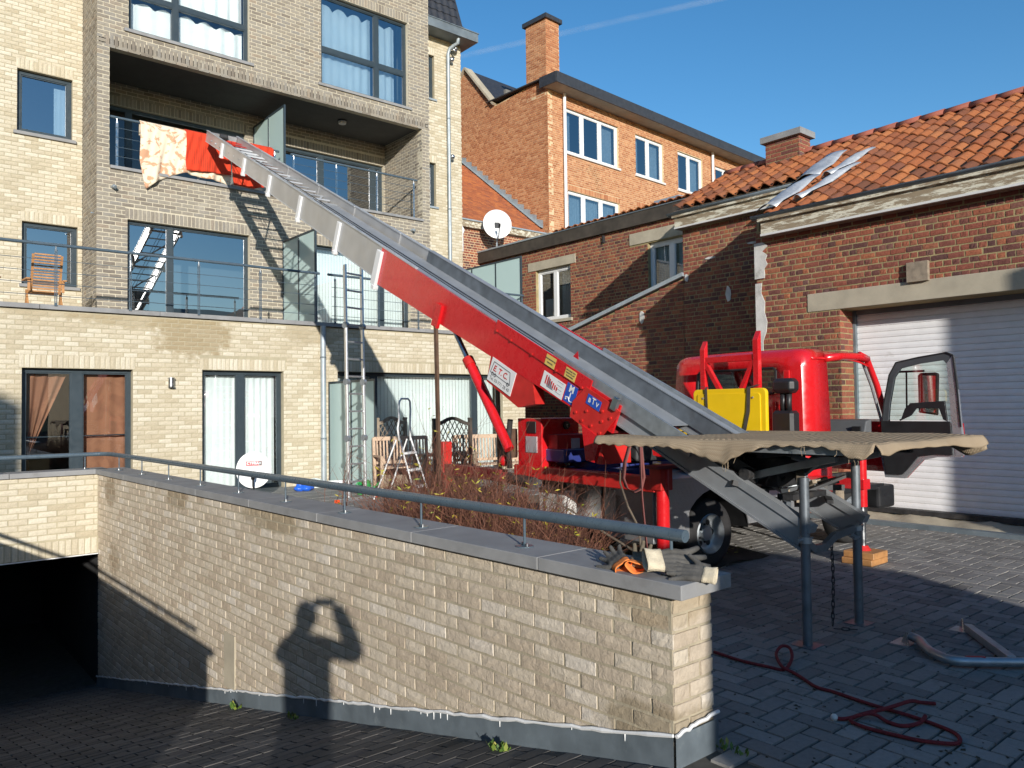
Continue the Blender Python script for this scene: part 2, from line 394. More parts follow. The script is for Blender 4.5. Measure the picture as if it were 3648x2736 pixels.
def brick_rects(width, height, holes=(), soldiers=(), bl=.22, bh=.0775, jt=.011, bond='half', top=None, v0=0.0, rnd=None, jit=.0):
    rnd = rnd or random.Random(3); out = []; n = 0; v = v0
    while v < height-.02:
        vt = min(v+bh-jt, height); vm = (v+vt)/2
        iv = [(0.0, width)]
        for (a, b, c, d) in list(holes)+list(soldiers):
            if c < vm < d: iv = cut(iv, a, b)
        L = bl
        if bond == 'half': s0 = -(bl/2)*(n % 2)
        elif bond == 'cross':
            if n % 2: L = bl/2; s0 = -bl/4
            else: s0 = -(bl/2)*((n//2) % 2)
        for (a, b) in iv:
            k = math.floor((a-s0)/L); u = s0+k*L
            while u < b:
                j1 = rnd.uniform(-jit, jit)
                x0 = max(u, a); x1 = min(u+L-jt+j1, b)
                if x1-x0 > .02:
                    t1 = vt
                    if top:
                        t1 = min(vt, top((x0+x1)/2))
                    if t1-v > .018: out.append((x0, x1, v, t1))
                u += L
        v += bh; n += 1
    for (a, b, c, d) in soldiers:
        k = max(1, round((b-a)/bh)); p = (b-a)/k
        for i in range(k): out.append((a+i*p, a+(i+1)*p-jt, c, d-jt))
    return out
def wall_body(parent, name, O, U, Vv, N, width, height, holes, mat, thick=.28, rec=.005, poly=None):
    """the wall behind the bricks: face, reveals of the openings, back"""
    O = V3(O); U = V3(U); Vv = V3(Vv); N = V3(N); mb = MB()
    def P(u, v, d): return O+U*u+Vv*v-N*d
    i_ = .008
    us = sorted({i_, width-i_}|{x for h in holes for x in h[:2] if 0 < x < width}); vs = sorted({0.0, height}|{x for h in holes for x in h[2:] if 0 < x < height})
    for i in range(len(us)-1):
        for j in range(len(vs)-1):
            a, b, c, d = us[i], us[i+1], vs[j], vs[j+1]; um, vm = (a+b)/2, (c+d)/2
            if any(h[0] < um < h[1] and h[2] < vm < h[3] for h in holes): continue
            mb.add([P(a,c,rec),P(b,c,rec),P(b,d,rec),P(a,d,rec)], [(0,1,2,3)])
            mb.add([P(a,c,thick),P(b,c,thick),P(b,d,thick),P(a,d,thick)], [(3,2,1,0)])
    for (a, b, c, d) in list(holes):
        a, b, c, d = max(a,0), min(b,width), max(c,0), min(d,height)
        for q in ((a,c,a,d),(b,d,b,c),(a,d,b,d),(b,c,a,c)):
            mb.add([P(q[0],q[1],rec),P(q[2],q[3],rec),P(q[2],q[3],thick),P(q[0],q[1],thick)], [(3,2,1,0)])
    for q in ((i_,0,i_,height),(width-i_,height,width-i_,0),(i_,height,width-i_,height),(width-i_,0,i_,0)):
        mb.add([P(q[0],q[1],rec),P(q[2],q[3],rec),P(q[2],q[3],thick),P(q[0],q[1],thick)], [(0,1,2,3)])
    return mb.build(name, mat, parent)
def curtain(parent, O, U, Vv, N, a, b, c, d, dep, mat, fold=.09, amp=.025, wavy_top=0, name='curtain'):
    O = V3(O); U = V3(U); Vv = V3(Vv); N = V3(N); n = max(8, int((b-a)/fold)*8); mb = MB(); ph = a*3.1
    def fn(u, v):
        x = a+u*(b-a); z = c+v*(d-c-wavy_top*abs(math.sin(x*9+ph))*0)
        if wavy_top: z = c+v*(d-wavy_top*(1-abs(math.cos(x*8+ph)))-c)
        w_ = amp*math.sin(x*2*math.pi/fold+ph+.6*math.sin(x*5))*(.6+.4*math.sin(x*3.3+1))
        return O+U*x+Vv*z-N*(dep+w_)
    return mb.grid(fn, n, 6).build(name, mat, parent, smooth=True)
def window(parent, O, U, Vv, N, a, b, c, d, mull=(), trans=(), mat='frame', glass='glass', fw=.055, mw=.09, inset=.13, sill=None, cur=(), lead=(), name='window', sillmat='bluestone', leafs=None):
    """frame (part) with panes, curtains and sill (sub-parts); returns the frame"""
    O = V3(O); U = V3(U); Vv = V3(Vv); N = V3(N); mb = MB()
    def P(u, v, e): return O+U*u+Vv*v-N*e
    def rect(u0, u1, v0, v1, e0, e1): mb.obox(P((u0+u1)/2,(v0+v1)/2,(e0+e1)/2), (U, Vv, N), ((u1-u0)/2, (v1-v0)/2, abs(e1-e0)/2))
    i0, i1 = inset, inset+.07
    rect(a, a+fw, c, d, i0, i1); rect(b-fw, b, c, d, i0, i1); rect(a+fw, b-fw, d-fw, d, i0, i1); rect(a+fw, b-fw, c, c+fw, i0, i1)
    for x in mull: rect(x-mw/2, x+mw/2, c+fw, d-fw, i0+.004, i1-.004)
    for z in trans: rect(a+fw, b-fw, z-mw/2, z+mw/2, i0+.008, i1-.008)
    # inner sash lips
    xs = [a+fw]+[y for x in mull for y in (x-mw/2, x+mw/2)]+[b-fw]; zs = [c+fw]+[y for z in trans for y in (z-mw/2, z+mw/2)]+[d-fw]
    cells = [(xs[i], xs[i+1], zs[j], zs[j+1]) for i in range(0, len(xs), 2) for j in range(0, len(zs), 2)]
    for (x0, x1, z0, z1) in cells:
        t = .022
        rect(x0, x0+t, z0, z1, i0+.015, i1-.01); rect(x1-t, x1, z0, z1, i0+.015, i1-.01); rect(x0+t, x1-t, z1-t, z1, i0+.015, i1-.01); rect(x0+t, x1-t, z0, z0+t, i0+.015, i1-.01)
    fr = mb.build(name, mat, parent)
    for (x0, x1, z0, z1) in cells:
        MB().add([P(x0,z0,i0+.04),P(x1,z0,i0+.04),P(x1,z1,i0+.04),P(x0,z1,i0+.04)], [(0,1,2,3)]).build('pane', glass, fr)
    if sill:
        e, t = sill[:2]; ext = sill[2] if len(sill) > 2 else .05
        s = MB(); s.obox(P((a+b)/2, c-t/2, (i0-e)/2+.03), (U, Vv, N), ((b-a)/2+ext, t/2, (i0+e)/2+.03)); s.build('sill', sillmat, fr)
    for q in cur:
        curtain(fr, O, U, Vv, N, q[0], q[1], q[2], q[3], i1+.10, q[4], *(q[5:] if len(q) > 5 else ()))
    return fr
XA, YA, ZA = V3((1,0,0)), V3((0,1,0)), V3((0,0,1))
# ------------------------------------------------------------------ setting: ground, yard, ramp
M['paver'] = brickmat('concrete_paver', [(0, (.18, .17, .16)), (.5, (.24, .23, .215)), (.8, (.28, .265, .245)), (1, (.20, .19, .175))], bmp=.35, bscale=70, dark=((.07, .065, .055), 1.2, .58, .5))
M['sand'] = plain('jointing_sand', (.075, .068, .055), .98, var=.3, vscale=15, dirt=((.06, .075, .03), 3, .58, .5))
g = MB()
for a, b, c, d in ((2.78, 90, -60, 120), (-60, -.3, -60, 120), (-.3, 2.78, -60, 2.15), (-.3, 2.78, 16.5, 120)):
    g.add([(a,c,-.03),(b,c,-.03),(b,d,-.03),(a,d,-.03)], [(0,1,2,3)])
tag(g.build('ground', 'sand'), kind='structure')
yard = MB().add([(2.96,-1.5,-.010),(10.6,-1.5,-.010),(10.6,9.5,-.010),(2.96,9.5,-.010)], [(0,1,2,3)])
yard.add([(-3,-1.5,-.010),(2.96,-1.5,-.010),(2.96,2.17,-.010),(-3,2.17,-.010)], [(0,1,2,3)])
yard = tag(yard.build('yard_pavement', 'sand'), kind='structure')
rec = []; c = .112
for i in range(-24, 96):
    for j in range(-13, 84):
        k = (i-j) % 4
        if k == 0: r = (i*c, (i+2)*c-.008, j*c, (j+1)*c-.008)
        elif k == 3: r = (i*c, (i+1)*c-.008, j*c, (j+2)*c-.008)
        else: continue
        xm, ym = (r[0]+r[1])/2, (r[2]+r[3])/2
        if xm < 3.0 and ym > 1.85: continue
        if xm > 10.22: continue
        if 2.9 < xm < 5.4 and ym > 4.6+max(0, xm-4.6)*3: continue
        if ym > 8: continue
        rec.append(r)
put_bricks(yard, rec, (0,0,0), XA, YA, ZA, 'paver', .07, 300, 0, 'paver', 'paver_field')
bed = MB()
bed.grid(lambda u, v: V3((3.0+u*4.2, 4.45+v*5.4, .02+.05*math.sin(u*9)*math.sin(v*14)+.02*math.sin(u*31+v*23))), 24, 30)
tag(bed.build('garden_soil', 'soil', smooth=True), kind='structure')
ter = MB().box((2.85, 9.75, -.2), (14.1, 12.1, .085)).box((-6, 12.1, -.2), (14.1, 16.4, .0849)); 
ter = tag(ter.build('terrace', M['sand']), kind='structure')
tm = plain('terrace_slab', (.21, .205, .19), .85, var=.18, vscale=3, bmp=.15, dirt=((.1, .09, .075), 2, .58, .5)); M['slab'] = tm
rec = [(3.1+i*.45, 3.1+i*.45+.442, 9.8+j*.45, 9.8+j*.45+.442) for i in range(20) for j in range(10)]
put_bricks(ter, rec, (0,0,.10), XA, YA, ZA, 'slab', .03, 200, 0, 'slab')
RS = .222
def rz(y): return -RS*(y-2.15) if y > 2.15 else 0.0
rp = MB(); rp.add([(-.3,2.15,-.012),(2.8,2.15,-.012),(2.8,12.2,rz(12.2)-.012),(-.3,12.2,rz(12.2)-.012)], [(0,1,2,3)])
rp.add([(-.3,12.2,rz(12.2)-.012),(2.8,12.2,rz(12.2)-.012),(2.8,16.5,-2.245),(-.3,16.5,-2.245)], [(0,1,2,3)])
rp = tag(rp.build('ramp', 'sand'), kind='structure')
ry = V3((0, 1, -RS)).normalized(); rn = XA.cross(ry)
rec = []
for j in range(90):
    for i in range(-1, 14):
        a = -.25+i*.224+(.112 if j % 2 else 0); b = a+.216
        a = max(a, -.25); b = min(b, 2.72)
        if b-a > .03: rec.append((a, b, j*.114, j*.114+.106))
M['rpaver'] = brickmat('dark_paver', [(0, (.085, .08, .075)), (.5, (.115, .108, .10)), (.8, (.145, .135, .125)), (1, (.10, .09, .085))], bmp=.35, bscale=70, dark=((.05, .048, .04), 1.2, .55, .6), pale=((.2, .195, .19), 1.5, .62, .5))
put_bricks(rp, rec, (0,2.17,0), XA, ry, rn, 'rpaver', .07, 300, 0, 'paver', 'paver_field')
# underground garage behind the opening
ug = thing('underground_garage', (1.1, 14, -2.25), 'black underground garage opening at the foot of the ramp', 'garage')
q = MB()
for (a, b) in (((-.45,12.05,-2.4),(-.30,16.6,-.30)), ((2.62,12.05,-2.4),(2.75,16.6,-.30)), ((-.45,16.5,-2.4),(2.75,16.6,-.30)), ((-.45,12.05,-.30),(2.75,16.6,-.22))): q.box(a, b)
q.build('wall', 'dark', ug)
# ------------------------------------------------------------------ the ramp walls
def coping(parent, p, q, w0, w1, z0, z1, joints, mat='bluestone', name='coping_stone'):
    p = V3(p); q = V3(q); d = (q-p); L = d.length; d /= L; n = V3((d.y, -d.x, 0))
    js = [0]+list(joints)+[L]
    for a, b in zip(js, js[1:]):
        mb = MB(); s = p+d*(a+.003); e = p+d*(b-.003)
        mb.obox(((s+e)/2+n*((w0+w1)/2)).to_3d()+V3((0,0,(z0+z1)/2)), (d, n, ZA), ((e-s).length/2, (w1-w0)/2, (z1-z0)/2))
        mb.build(name, mat, parent, bev=.004)
RW0, RW1 = V3((2.747, 2.18, 0)), V3((2.535, 11.8, 0))
rw = thing('ramp_wall', (2.75, 2.2, 0), 'long beige brick wall beside the ramp with grey stone coping', 'wall')
ud = (RW0-RW1); RL = ud.length; ud.normalize(); rnrm = ud.cross(ZA)
zb = .735-39*.0775
wall_body(rw, 'wall_core', RW1+V3((0,0,zb)), ud, ZA, rnrm, RL, 3.02, [], 'ramp_mortar', .27)
rr = random.Random(5)
recs = [r for r in brick_rects(RL, 39*.0775-.011, bl=.221, rnd=rr, jit=.004) if r[3]+zb > rz(11.8-(r[0]+r[1])/2)-.02]
put_bricks(rw, recs, RW1+V3((0,0,zb)), ud, ZA, rnrm, 'ramp_brick', .03, 270, .5)
# end face
er = []
for k in range(39):
    v = k*.0775
    if v+zb < -.12: continue
    x = .11 if k % 2 else .19
    er += [(.002, x-.006, v, v+.0665), (x+.006, .285, v, v+.0665)]
MB().box((2.747, 2.188, -.2), (3.03, 2.3, .735)).build('wall_end', 'ramp_mortar', rw)
put_bricks(rw, er, (2.747, 2.18, zb), XA, ZA, -YA, 'ramp_brick', .03, 24, .5)
wl = MB(); wl.box((2.70, 2.1, .735), (2.74, 2.14, .74)); 
coping(rw, RW0+V3((0,-.085,0)), RW1+V3((0,.05,0)), -.045, .335, .737, .803, (.90, 2.05, 3.3, 4.55, 5.85, 7.1, 8.35))
# zinc flashing with a line of white sealant
fl = MB(); wb = MB(); n = 60; pts = []
for i in range(n+1):
    t = i/n; p = RW0+(RW1-RW0)*t+rnrm*.012
    pts.append((p, rz(p.y)))
for (p, z), (q2, z2) in zip(pts, pts[1:]):
    fl.add([p+V3((0,0,z-.05)), q2+V3((0,0,z2-.05)), q2+V3((0,0,z2+.135)), p+V3((0,0,z+.135))], [(3,2,1,0)])
    fl.add([p+V3((0,0,z+.135)), q2+V3((0,0,z2+.135)), q2-rnrm*.012+V3((0,0,z2+.135)), p-rnrm*.012+V3((0,0,z+.135))], [(3,2,1,0)])
fl.add([(2.735,2.166,-.05),(3.045,2.166,-.05),(3.045,2.166,.135),(2.735,2.166,.135)], [(0,1,2,3)])
fl.build('flashing', 'zincdark', rw)
path = []
for i in range(141):
    t = i/140; p = RW0+(RW1-RW0)*t+rnrm*.014; path.append(p+V3((0,0,rz(p.y)+.140+rr.uniform(-.006,.006))))
wb.tube(path, .009, 6, True, [.009+rr.uniform(-.003,.004) for _ in path])
wb.tube([V3((2.735+.31*i/14, 2.163, .140+rr.uniform(-.005,.005)+.002*i)) for i in range(15)], .009, 6)
for i in range(26):
    p = path[rr.randrange(2, 120)]; wb.tube([p, p-V3((0,0,rr.uniform(.015,.05)))], .004, 5, True, [.005, .002])
wb.build('sealant', 'white', rw)
for (y, w_) in ((7.05, .05),): MB().box((2.628, y, rz(y)+.12), (2.647, y+.26, rz(y)+.62)).build('repair_strip', 'concrete', rw)
hw = thing('head_wall', (1.0, 11.8, -.33), 'beige brick wall across the ramp above the garage opening', 'wall')
wall_body(hw, 'wall_core', (-4, 11.8, -.335), XA, ZA, -YA, 6.7, 1.07, [], 'beige_mortar', .3)
MB().box((-4, 11.8, -2.5), (-.3, 12.1, -.335)).build('wall_base', 'beige_mortar', hw)
hr = brick_rects(6.53, 1.065, soldiers=[(3.7, 6.53, 0, .225)], v0=.002)
hr = [r for r in hr if r[3] > .20 or r[0] >= 3.69]
put_bricks(hw, hr, (-4, 11.8, -.333), XA, ZA, -YA, 'beige', .03, 200, .3)
coping(hw, (-4, 11.8, 0), (2.66, 11.8, 0), -.34, .05, .737, .803, (1.0, 2.2, 3.4, 4.6, 5.5))
MB().box((-.3, 11.79, -.35), (2.55, 11.8, -.337)).build('lintel_edge', 'white', hw)
ow = thing('ramp_wall', (-.25, 2.0, 0), 'beige brick ramp wall on the far side of the ramp, beside the photographer', 'wall')
wall_body(ow, 'wall_core', (-.25, 1.98, zb), YA, ZA, XA, 9.8, 3.02, [], 'ramp_mortar', .3)
put_bricks(ow, [r for r in brick_rects(9.8, 3.0, bl=.221) if r[3]+zb > rz(1.98+r[0])-.1], (-.25, 1.98, zb), YA, ZA, XA, 'ramp_brick', .03, 0, .5)
coping(ow, (-.25, 11.7, 0), (-.25, 1.90, 0), -.045, .34, .737, .803, (1.2, 2.4, 3.6, 4.8, 6.0, 7.2, 8.4))
def ramp_rail(label, pts, feet):
    t = thing('handrail', feet[0], label, 'railing')
    MB().tube(pts, .029, 14).build('rail', 'rail', t, smooth='auto')
    for f in feet:
        f = V3(f); a = MB(); a.cyl(f, f+V3((0,0,.185)), .0075, 8)
        a.cyl(f, f+V3((0,0,.006)), .05, 18); o = a.build('post', 'rail', t, smooth='auto')
        for s in (-1, 1): MB().cyl(f+V3((.01*s,.03*s,0)), f+V3((.01*s,.03*s,.022)), .008, 8).build('bolt', 'steel', o)
def rx(y): return 2.86-(y-2.2)*.0207
ramp_rail('blue grey tubular handrail on the coping of the long ramp wall', [(rx(2.19),2.19,.985)]+[(rx(y),y,.985+.0015*y) for y in (6,11.6)]+[(2.645,11.8,1.0),(2.58,11.9,1.0),(2.4,11.93,1.0),(-3.9,11.93,1.0)],
    [(rx(2.27+i), 2.27+i, .803) for i in range(10)]+[(2.40-1.0*i, 11.93, .803) for i in range(4)])
ramp_rail('blue grey tubular handrail on the ramp wall beside the photographer', [(-.40,2.05,.985),(-.40,11.6,1.0)], [(-.40, 2.3+i, .803) for i in range(9)])
# ------------------------------------------------------------------ the apartment building
ap = thing('apartment_building', (6, 16, 0), 'beige and grey brown brick apartment building with loggia and big dark framed windows', 'building')
# podium
PX0 = -5.0; PW = 17.4
hol = [(1.97,3.58,.1,2.29), (4.73,6.26,.1,2.31), (7.40,11.70,.1,2.33)]
H = [(a-PX0, b-PX0, c_, d_) for a, b, c_, d_ in hol]
sol = [(a-.04-PX0, b+.04-PX0, d_+.004, d_+.224) for a, b, c_, d_ in hol]
O = V3((PX0, 14.2, 0)); A3 = (XA, ZA, -YA)
wall_body(ap, 'podium_wall', O, *A3, PW, 3.21, H, 'beige_mortar')
pr = brick_rects(PW, 3.205, H, sol, bl=.222, bh=.0775, v0=.02)
put_bricks(ap, pr, O, *A3, 'beige', .03, 150, .3, part='podium_brickwork')
MB().box((12.4-.3, 14.48, 0), (12.4, 17.3, 3.2)).build('podium_side_wall', 'beige_mortar', ap)
MB().box((PX0, 14.49, 3.0), (12.39, 17.9, 3.2)).build('terrace_floor', 'concrete', ap)
coping(ap, (PX0, 14.2, 0), (12.42, 14.2, 0), -.32, .06, 3.225, 3.30, (5.4, 7.2, 9.0, 10.9, 12.7, 14.5, 16.2))
for x in (5.18, 6.0, 6.75, 7.6): pass
w1 = window(ap, (0,14.2,0), *A3, 1.97, 3.58, .1, 2.29, mull=(2.76,), fw=.06, mw=.16, glass='glass',
    cur=[(2.88, 3.54, .14, 2.2, 'browncurtain', .2, .03)])
# gathered left curtain
cg = MB()
def gath(u, v):
    t = 1-v; x = 2.02+(2.02+.62*(1-t*t*.0)-2.02)*u if t < .02 else 2.02+.07*t+u*(.62-.60*min(1, t*1.25)**1.0 if t < .78 else .62-.585)
    return V3((x, 14.2+.30+.02*math.sin(u*22), 2.2-2.05*t*.82))
cg.grid(gath, 40, 24).build('curtain', 'browncurtain', w1, smooth=True)
cg = MB().cyl((2.0, 14.39, 1.19), (3.56, 14.39, 1.19), .012, 8); cg.build('rod', 'frame', w1)
window(ap, (0,14.2,0), *A3, 4.73, 6.26, .1, 2.31, mull=(5.47,), fw=.06, mw=.13, glass='glass',
    cur=[(4.80, 5.42, .14, 2.22, 'curtain', .12, .012), (5.56, 6.19, .14, 2.22, 'curtain', .12, .012)])
w3 = window(ap, (0,14.2,0), *A3, 7.40, 11.70, .1, 2.33, mull=(8.31, 10.96), fw=.055, mw=.12, glass='glass')
def blinds(par, O_, x0, x1, z0, z1, dep, step=.09, mat='blindcloth'):
    mb = MB(); x = x0
    while x < x1-.01:
        mb.add([(x, O_.y+dep, z0), (min(x+step*1.0, x1), O_.y+dep+.009, z0), (min(x+step*1.0, x1), O_.y+dep+.009, z1), (x, O_.y+dep, z1)], [(0,1,2,3)]); x += step
    mb.build('blind', mat, par)
blinds(w3, V3((0,14.2,0)), 7.48, 11.64, .14, 2.27, .30)
# bay with loggia
BX0, BX1, BY = 3.42, 10.98, 16.1
O = V3((BX0, BY, 3.2))
hol = [(3.96,6.36,3.28,5.29), (7.45,10.37,3.28,5.29), (3.64,10.76,6.28,8.58), (3.975,6.364,9.0,11.15), (8.03,10.36,9.0,11.12)]
H = [(a-BX0, b-BX0, c_-3.2, d_-3.2) for a, b, c_, d_ in hol]
sol = [(a-.04-BX0, b+.04-BX0, d_-3.2+.004, d_-3.2+.224) for a, b, c_, d_ in hol]; sol[2] = (.15, 7.45, 8.584-3.2, 8.80-3.2)
wall_body(ap, 'bay_wall', O, *A3, BX1-BX0, 9.9, H, 'grey_mortar', .22)
put_bricks(ap, brick_rects(BX1-BX0, 9.9, H, sol, bl=.222), O, *A3, 'grey_brick', .03, 150, .2, part='bay_brickwork')
O2 = V3((BX0, 17.3, 3.2)); S3 = (-YA, ZA, -XA)
wall_body(ap, 'bay_side_wall', O2, *S3, 1.2, 9.9, [], 'grey_mortar', .2)
put_bricks(ap, brick_rects(1.19, 9.9, bl=.222), O2, *S3, 'grey_brick', .03, 0, .2, part='bay_side_brickwork')
MB().box((BX1-.2, 16.33, 3.2), (BX1, 17.3, 13.1)).build('bay_side_wall', 'grey_mortar', ap)
w_ = window(ap, (0,BY,0), *A3, 3.96, 6.36, 3.28, 5.29, mull=(4.78,), fw=.05, mw=.09, inset=.12, glass='glassblue')
w_ = window(ap, (0,BY,0), *A3, 7.45, 10.37, 3.28, 5.29, mull=(9.63,), fw=.06, mw=.11, inset=.12)
blinds(w_, V3((0,BY,0)), 7.5, 10.32, 3.3, 5.24, .3, .075)
window(ap, (0,BY,0), *A3, 3.975, 6.364, 9.0, 11.15, mull=(4.88,), trans=(9.78,), fw=.055, mw=.09, inset=.10, sill=(.04,.06,.08),
    cur=[(4.05, 4.83, 9.03, 9.72, 'curtain', .3, .03, .1), (4.95, 6.30, 9.03, 9.72, 'curtain', .3, .03, .1), (4.05, 6.3, 9.84, 11.1, 'curtain', .25, .04)])
window(ap, (0,BY,0), *A3, 8.03, 10.36, 9.0, 11.12, mull=(9.53,), trans=(9.86,), fw=.055, mw=.10, inset=.10, sill=(.04,.06,.08), glass='glassblue',
    cur=[(8.08, 9.46, 9.03, 11.0, 'curtain', .2, .03, .12), (9.6, 10.12, 9.03, 11.0, 'curtain', .2, .03, .12)])
# loggia
MB().box((3.45, 16.32, 6.1), (10.95, 17.9, 6.22)).build('loggia_floor', 'concrete', ap)
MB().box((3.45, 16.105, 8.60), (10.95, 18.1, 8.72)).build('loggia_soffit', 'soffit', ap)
coping(ap, (3.645, BY, 0), (10.755, BY, 0), -.28, .05, 6.215, 6.275, (1.8, 3.5, 5.3))
LY = 17.9; O = V3((3.5, LY, 6.22))
hol = [(3.85,6.97,6.24,8.12), (7.55,10.72,6.24,8.05)]
H = [(a-3.5, b-3.5, c_-6.22, d_-6.22) for a, b, c_, d_ in hol]; sol = [(a-.04-3.5, min(b+.04, 10.76)-3.5, d_-6.22+.004, d_-6.22+.22) for a, b, c_, d_ in hol]
wall_body(ap, 'loggia_back_wall', O, *A3, 7.4, 2.4, H, 'grey_mortar', .2)
put_bricks(ap, brick_rects(7.4, 2.38, H, sol, bl=.222), O, *A3, 'grey_brick', .03, 0, .2, part='loggia_brickwork')
O = V3((10.76, LY, 6.22)); wall_body(ap, 'loggia_side_wall', O, *S3, LY-BY-.005, 2.38, [], 'grey_mortar', .15)
put_bricks(ap, brick_rects(LY-BY-.01, 2.36, bl=.222), O, *S3, 'grey_brick', .03, 0, .2, part='loggia_brickwork')
MB().box((3.44, 16.33, 6.22), (3.64, 17.9, 8.6)).build('loggia_side_wall', 'grey_mortar', ap)
window(ap, (0,LY,0), *A3, 3.85, 6.97, 6.24, 8.12, mull=(4.45,), fw=.06, mw=.10, inset=.1, glass='clearglass')
window(ap, (0,LY,0), *A3, 7.55, 10.72, 6.24, 8.05, mull=(8.95, 10.45), fw=.08, mw=.13, inset=.1, glass='glassblue')
# main wall left and wing right
O = V3((-5, 17.3, 3.2)); hol = [(2.30,3.24,6.98,8.20), (2.39,3.34,4.05,5.26)]
H = [(a+5, b+5, c_-3.2, d_-3.2) for a, b, c_, d_ in hol]; sol = [(a+5-.02, b+5+.02, d_-3.2+.004, d_-3.2+.22) for a, b, c_, d_ in hol]
wall_body(ap, 'main_wall', O, *A3, 8.42, 9.9, H, 'beige_mortar', .25)
put_bricks(ap, brick_rects(8.42, 9.9, H, sol, bl=.222), O, *A3, 'beige', .03, 0, .3, part='main_brickwork')
window(ap, (0,17.3,0), *A3, 2.30, 3.24, 6.98, 8.20, fw=.075, inset=.1, sill=(.05,.06,.06), glass='glassblue', cur=[(2.96, 3.18, 7.02, 8.05, 'curtain', .08, .015)])
window(ap, (0,17.3,0), *A3, 2.39, 3.34, 4.05, 5.26, fw=.075, inset=.1, sill=(.05,.06,.04), glass='glassblue')
O = V3((10.98, 17.3, 3.2)); hol = [(11.40,11.98,9.97,11.18), (11.40,12.0,7.02,8.22)]
H = [(a-10.98, b-10.98, c_-3.2, d_-3.2) for a, b, c_, d_ in hol]; sol = [(a-10.98, b+.03-10.98, d_-3.2+.004, d_-3.2+.22) for a, b, c_, d_ in hol]
wall_body(ap, 'wing_wall', O, *A3, 1.9, 8.6, H, 'beige_mortar', .25)
put_bricks(ap, brick_rects(1.9, 8.6, H, sol, bl=.222), O, *A3, 'beige', .03, 0, .3, part='wing_brickwork')
for a, b, c_, d_ in hol: window(ap, (0,17.3,0), *A3, a, b, c_, d_, fw=.07, inset=.1, sill=(.05,.05,.05), glass='glassblue', sillmat='zinc')
MB().box((12.63, 17.56, 0), (12.88, 24, 11.8)).build('wing_side_wall', 'beige_mortar', ap)
gt = MB(); gt.box((10.985, 16.82, 11.70), (13.10, 17.6, 11.72)); gt.box((10.985, 16.80, 11.70), (13.12, 16.83, 11.94)); gt.box((13.10, 16.831, 11.70), (13.12, 24, 11.94)); gt.box((10.985, 16.78, 11.93), (13.14, 16.84, 11.955))
gt.build('gutter', 'zincdark', ap)
rf = MB().add([(10.99,17.15,11.9),(12.95,17.15,11.9),(12.72,17.75,14.2),(10.99,17.75,14.2)], [(0,1,2,3)])
rf.add([(12.95,17.15,11.9),(12.95,24,11.9),(12.72,24,14.2),(12.72,17.75,14.2)], [(0,1,2,3)])
rf = rf.build('roof', 'slate', ap)
for j in range(9):
    for i in range(9):
        x0 = 10.99+i*.22; v = j*.26; sl_ = V3((0, .6, 2.3)).normalized(); b0 = V3((x0, 17.13, 11.93))+sl_*v
        if x0+.22 > 12.97-v*.10: continue
        tl = MB()
        def tf(u, vv): return b0+XA*(u*.222)+sl_*(vv*.29)+V3((0,-1,.26)).normalized()*(.028*math.sin(u*math.pi*1.0)**2+.022*(1-vv))
        tl.grid(tf, 6, 1).build('roof_tile', 'slate', rf, solid=.012)
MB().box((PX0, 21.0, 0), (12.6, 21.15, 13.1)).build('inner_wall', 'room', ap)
q = MB()
for z in (5.9, 8.9, 11.9): q.box((PX0, 17.56, z), (12.6, 21, z+.1))
q.box((PX0, 14.5, 2.85), (12.1, 21, 2.98)); q.box((PX0, 17.9, .0), (12.6, 18.0, 2.9)); q.box((6.6, 14.5, 0), (6.7, 18, 2.9)); q.box((7.2, 16.35, 3.2), (7.25, 21, 5.9)); q.box((7.2, 18.12, 6.2), (7.25, 21, 8.9)); q.box((3.46, 16.34, 5.5), (10.7, 17.5, 5.6))
q.box((3.5, 17.8, 3.2), (10.9, 17.85, 5.5)); q.box((3.46, 18.2, 8.85), (10.9, 18.25, 13))
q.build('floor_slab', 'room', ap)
MB().box((PX0, 16, 12.95), (11, 21.2, 13.15)).build('flat_roof', 'dark', ap)
MB().box((PX0-.25, 14.2, 0), (PX0, 21.2, 13)).build('end_wall', 'beige_mortar', ap)
lb = MB(); lb.box((3.36,16.28,5.35),(3.42,16.30,5.37)); lb.build('hook', 'steel', ap)
# ------------------------------------------------------------------ the red brick garage row
gr = thing('garage_building', (10.2, 4, 0), 'old red brick garage row with pantile roof and white roller shutter', 'building')
def redwall(part, O, U, N, width, height, holes=(), top=None, nind=0, lint=(), bh=.079, poly_top=None, thick=.25):
    H = [tuple(h) for h in holes]
    if top is None: wall_body(gr, part, O, U, ZA, N, width, height, H, 'red_mortar', thick)
    else:
        O_ = V3(O); U_ = V3(U); N_ = V3(N); n = 24
        mb = MB(); P = [O_+U_*(width*i/n)+ZA*min(height, top(width*i/n))-N_*.008 for i in range(n+1)]
        mb.prism([O_-N_*.008]+[O_+U_*width-N_*.008]+P[::-1], -N_*(thick-.01)); mb.build(part, 'red_mortar', gr)
    rr_ = random.Random(int(width*100)); rc = brick_rects(width, height, list(H)+list(lint), bl=.196, bh=bh, jt=.013, bond='cross', top=top, rnd=rr_, jit=.008)
    put_bricks(gr, rc, O, U, ZA, N, 'red_brick', .03, nind, .35, part=part+'_brickwork')
G3 = (-YA, ZA, -XA)
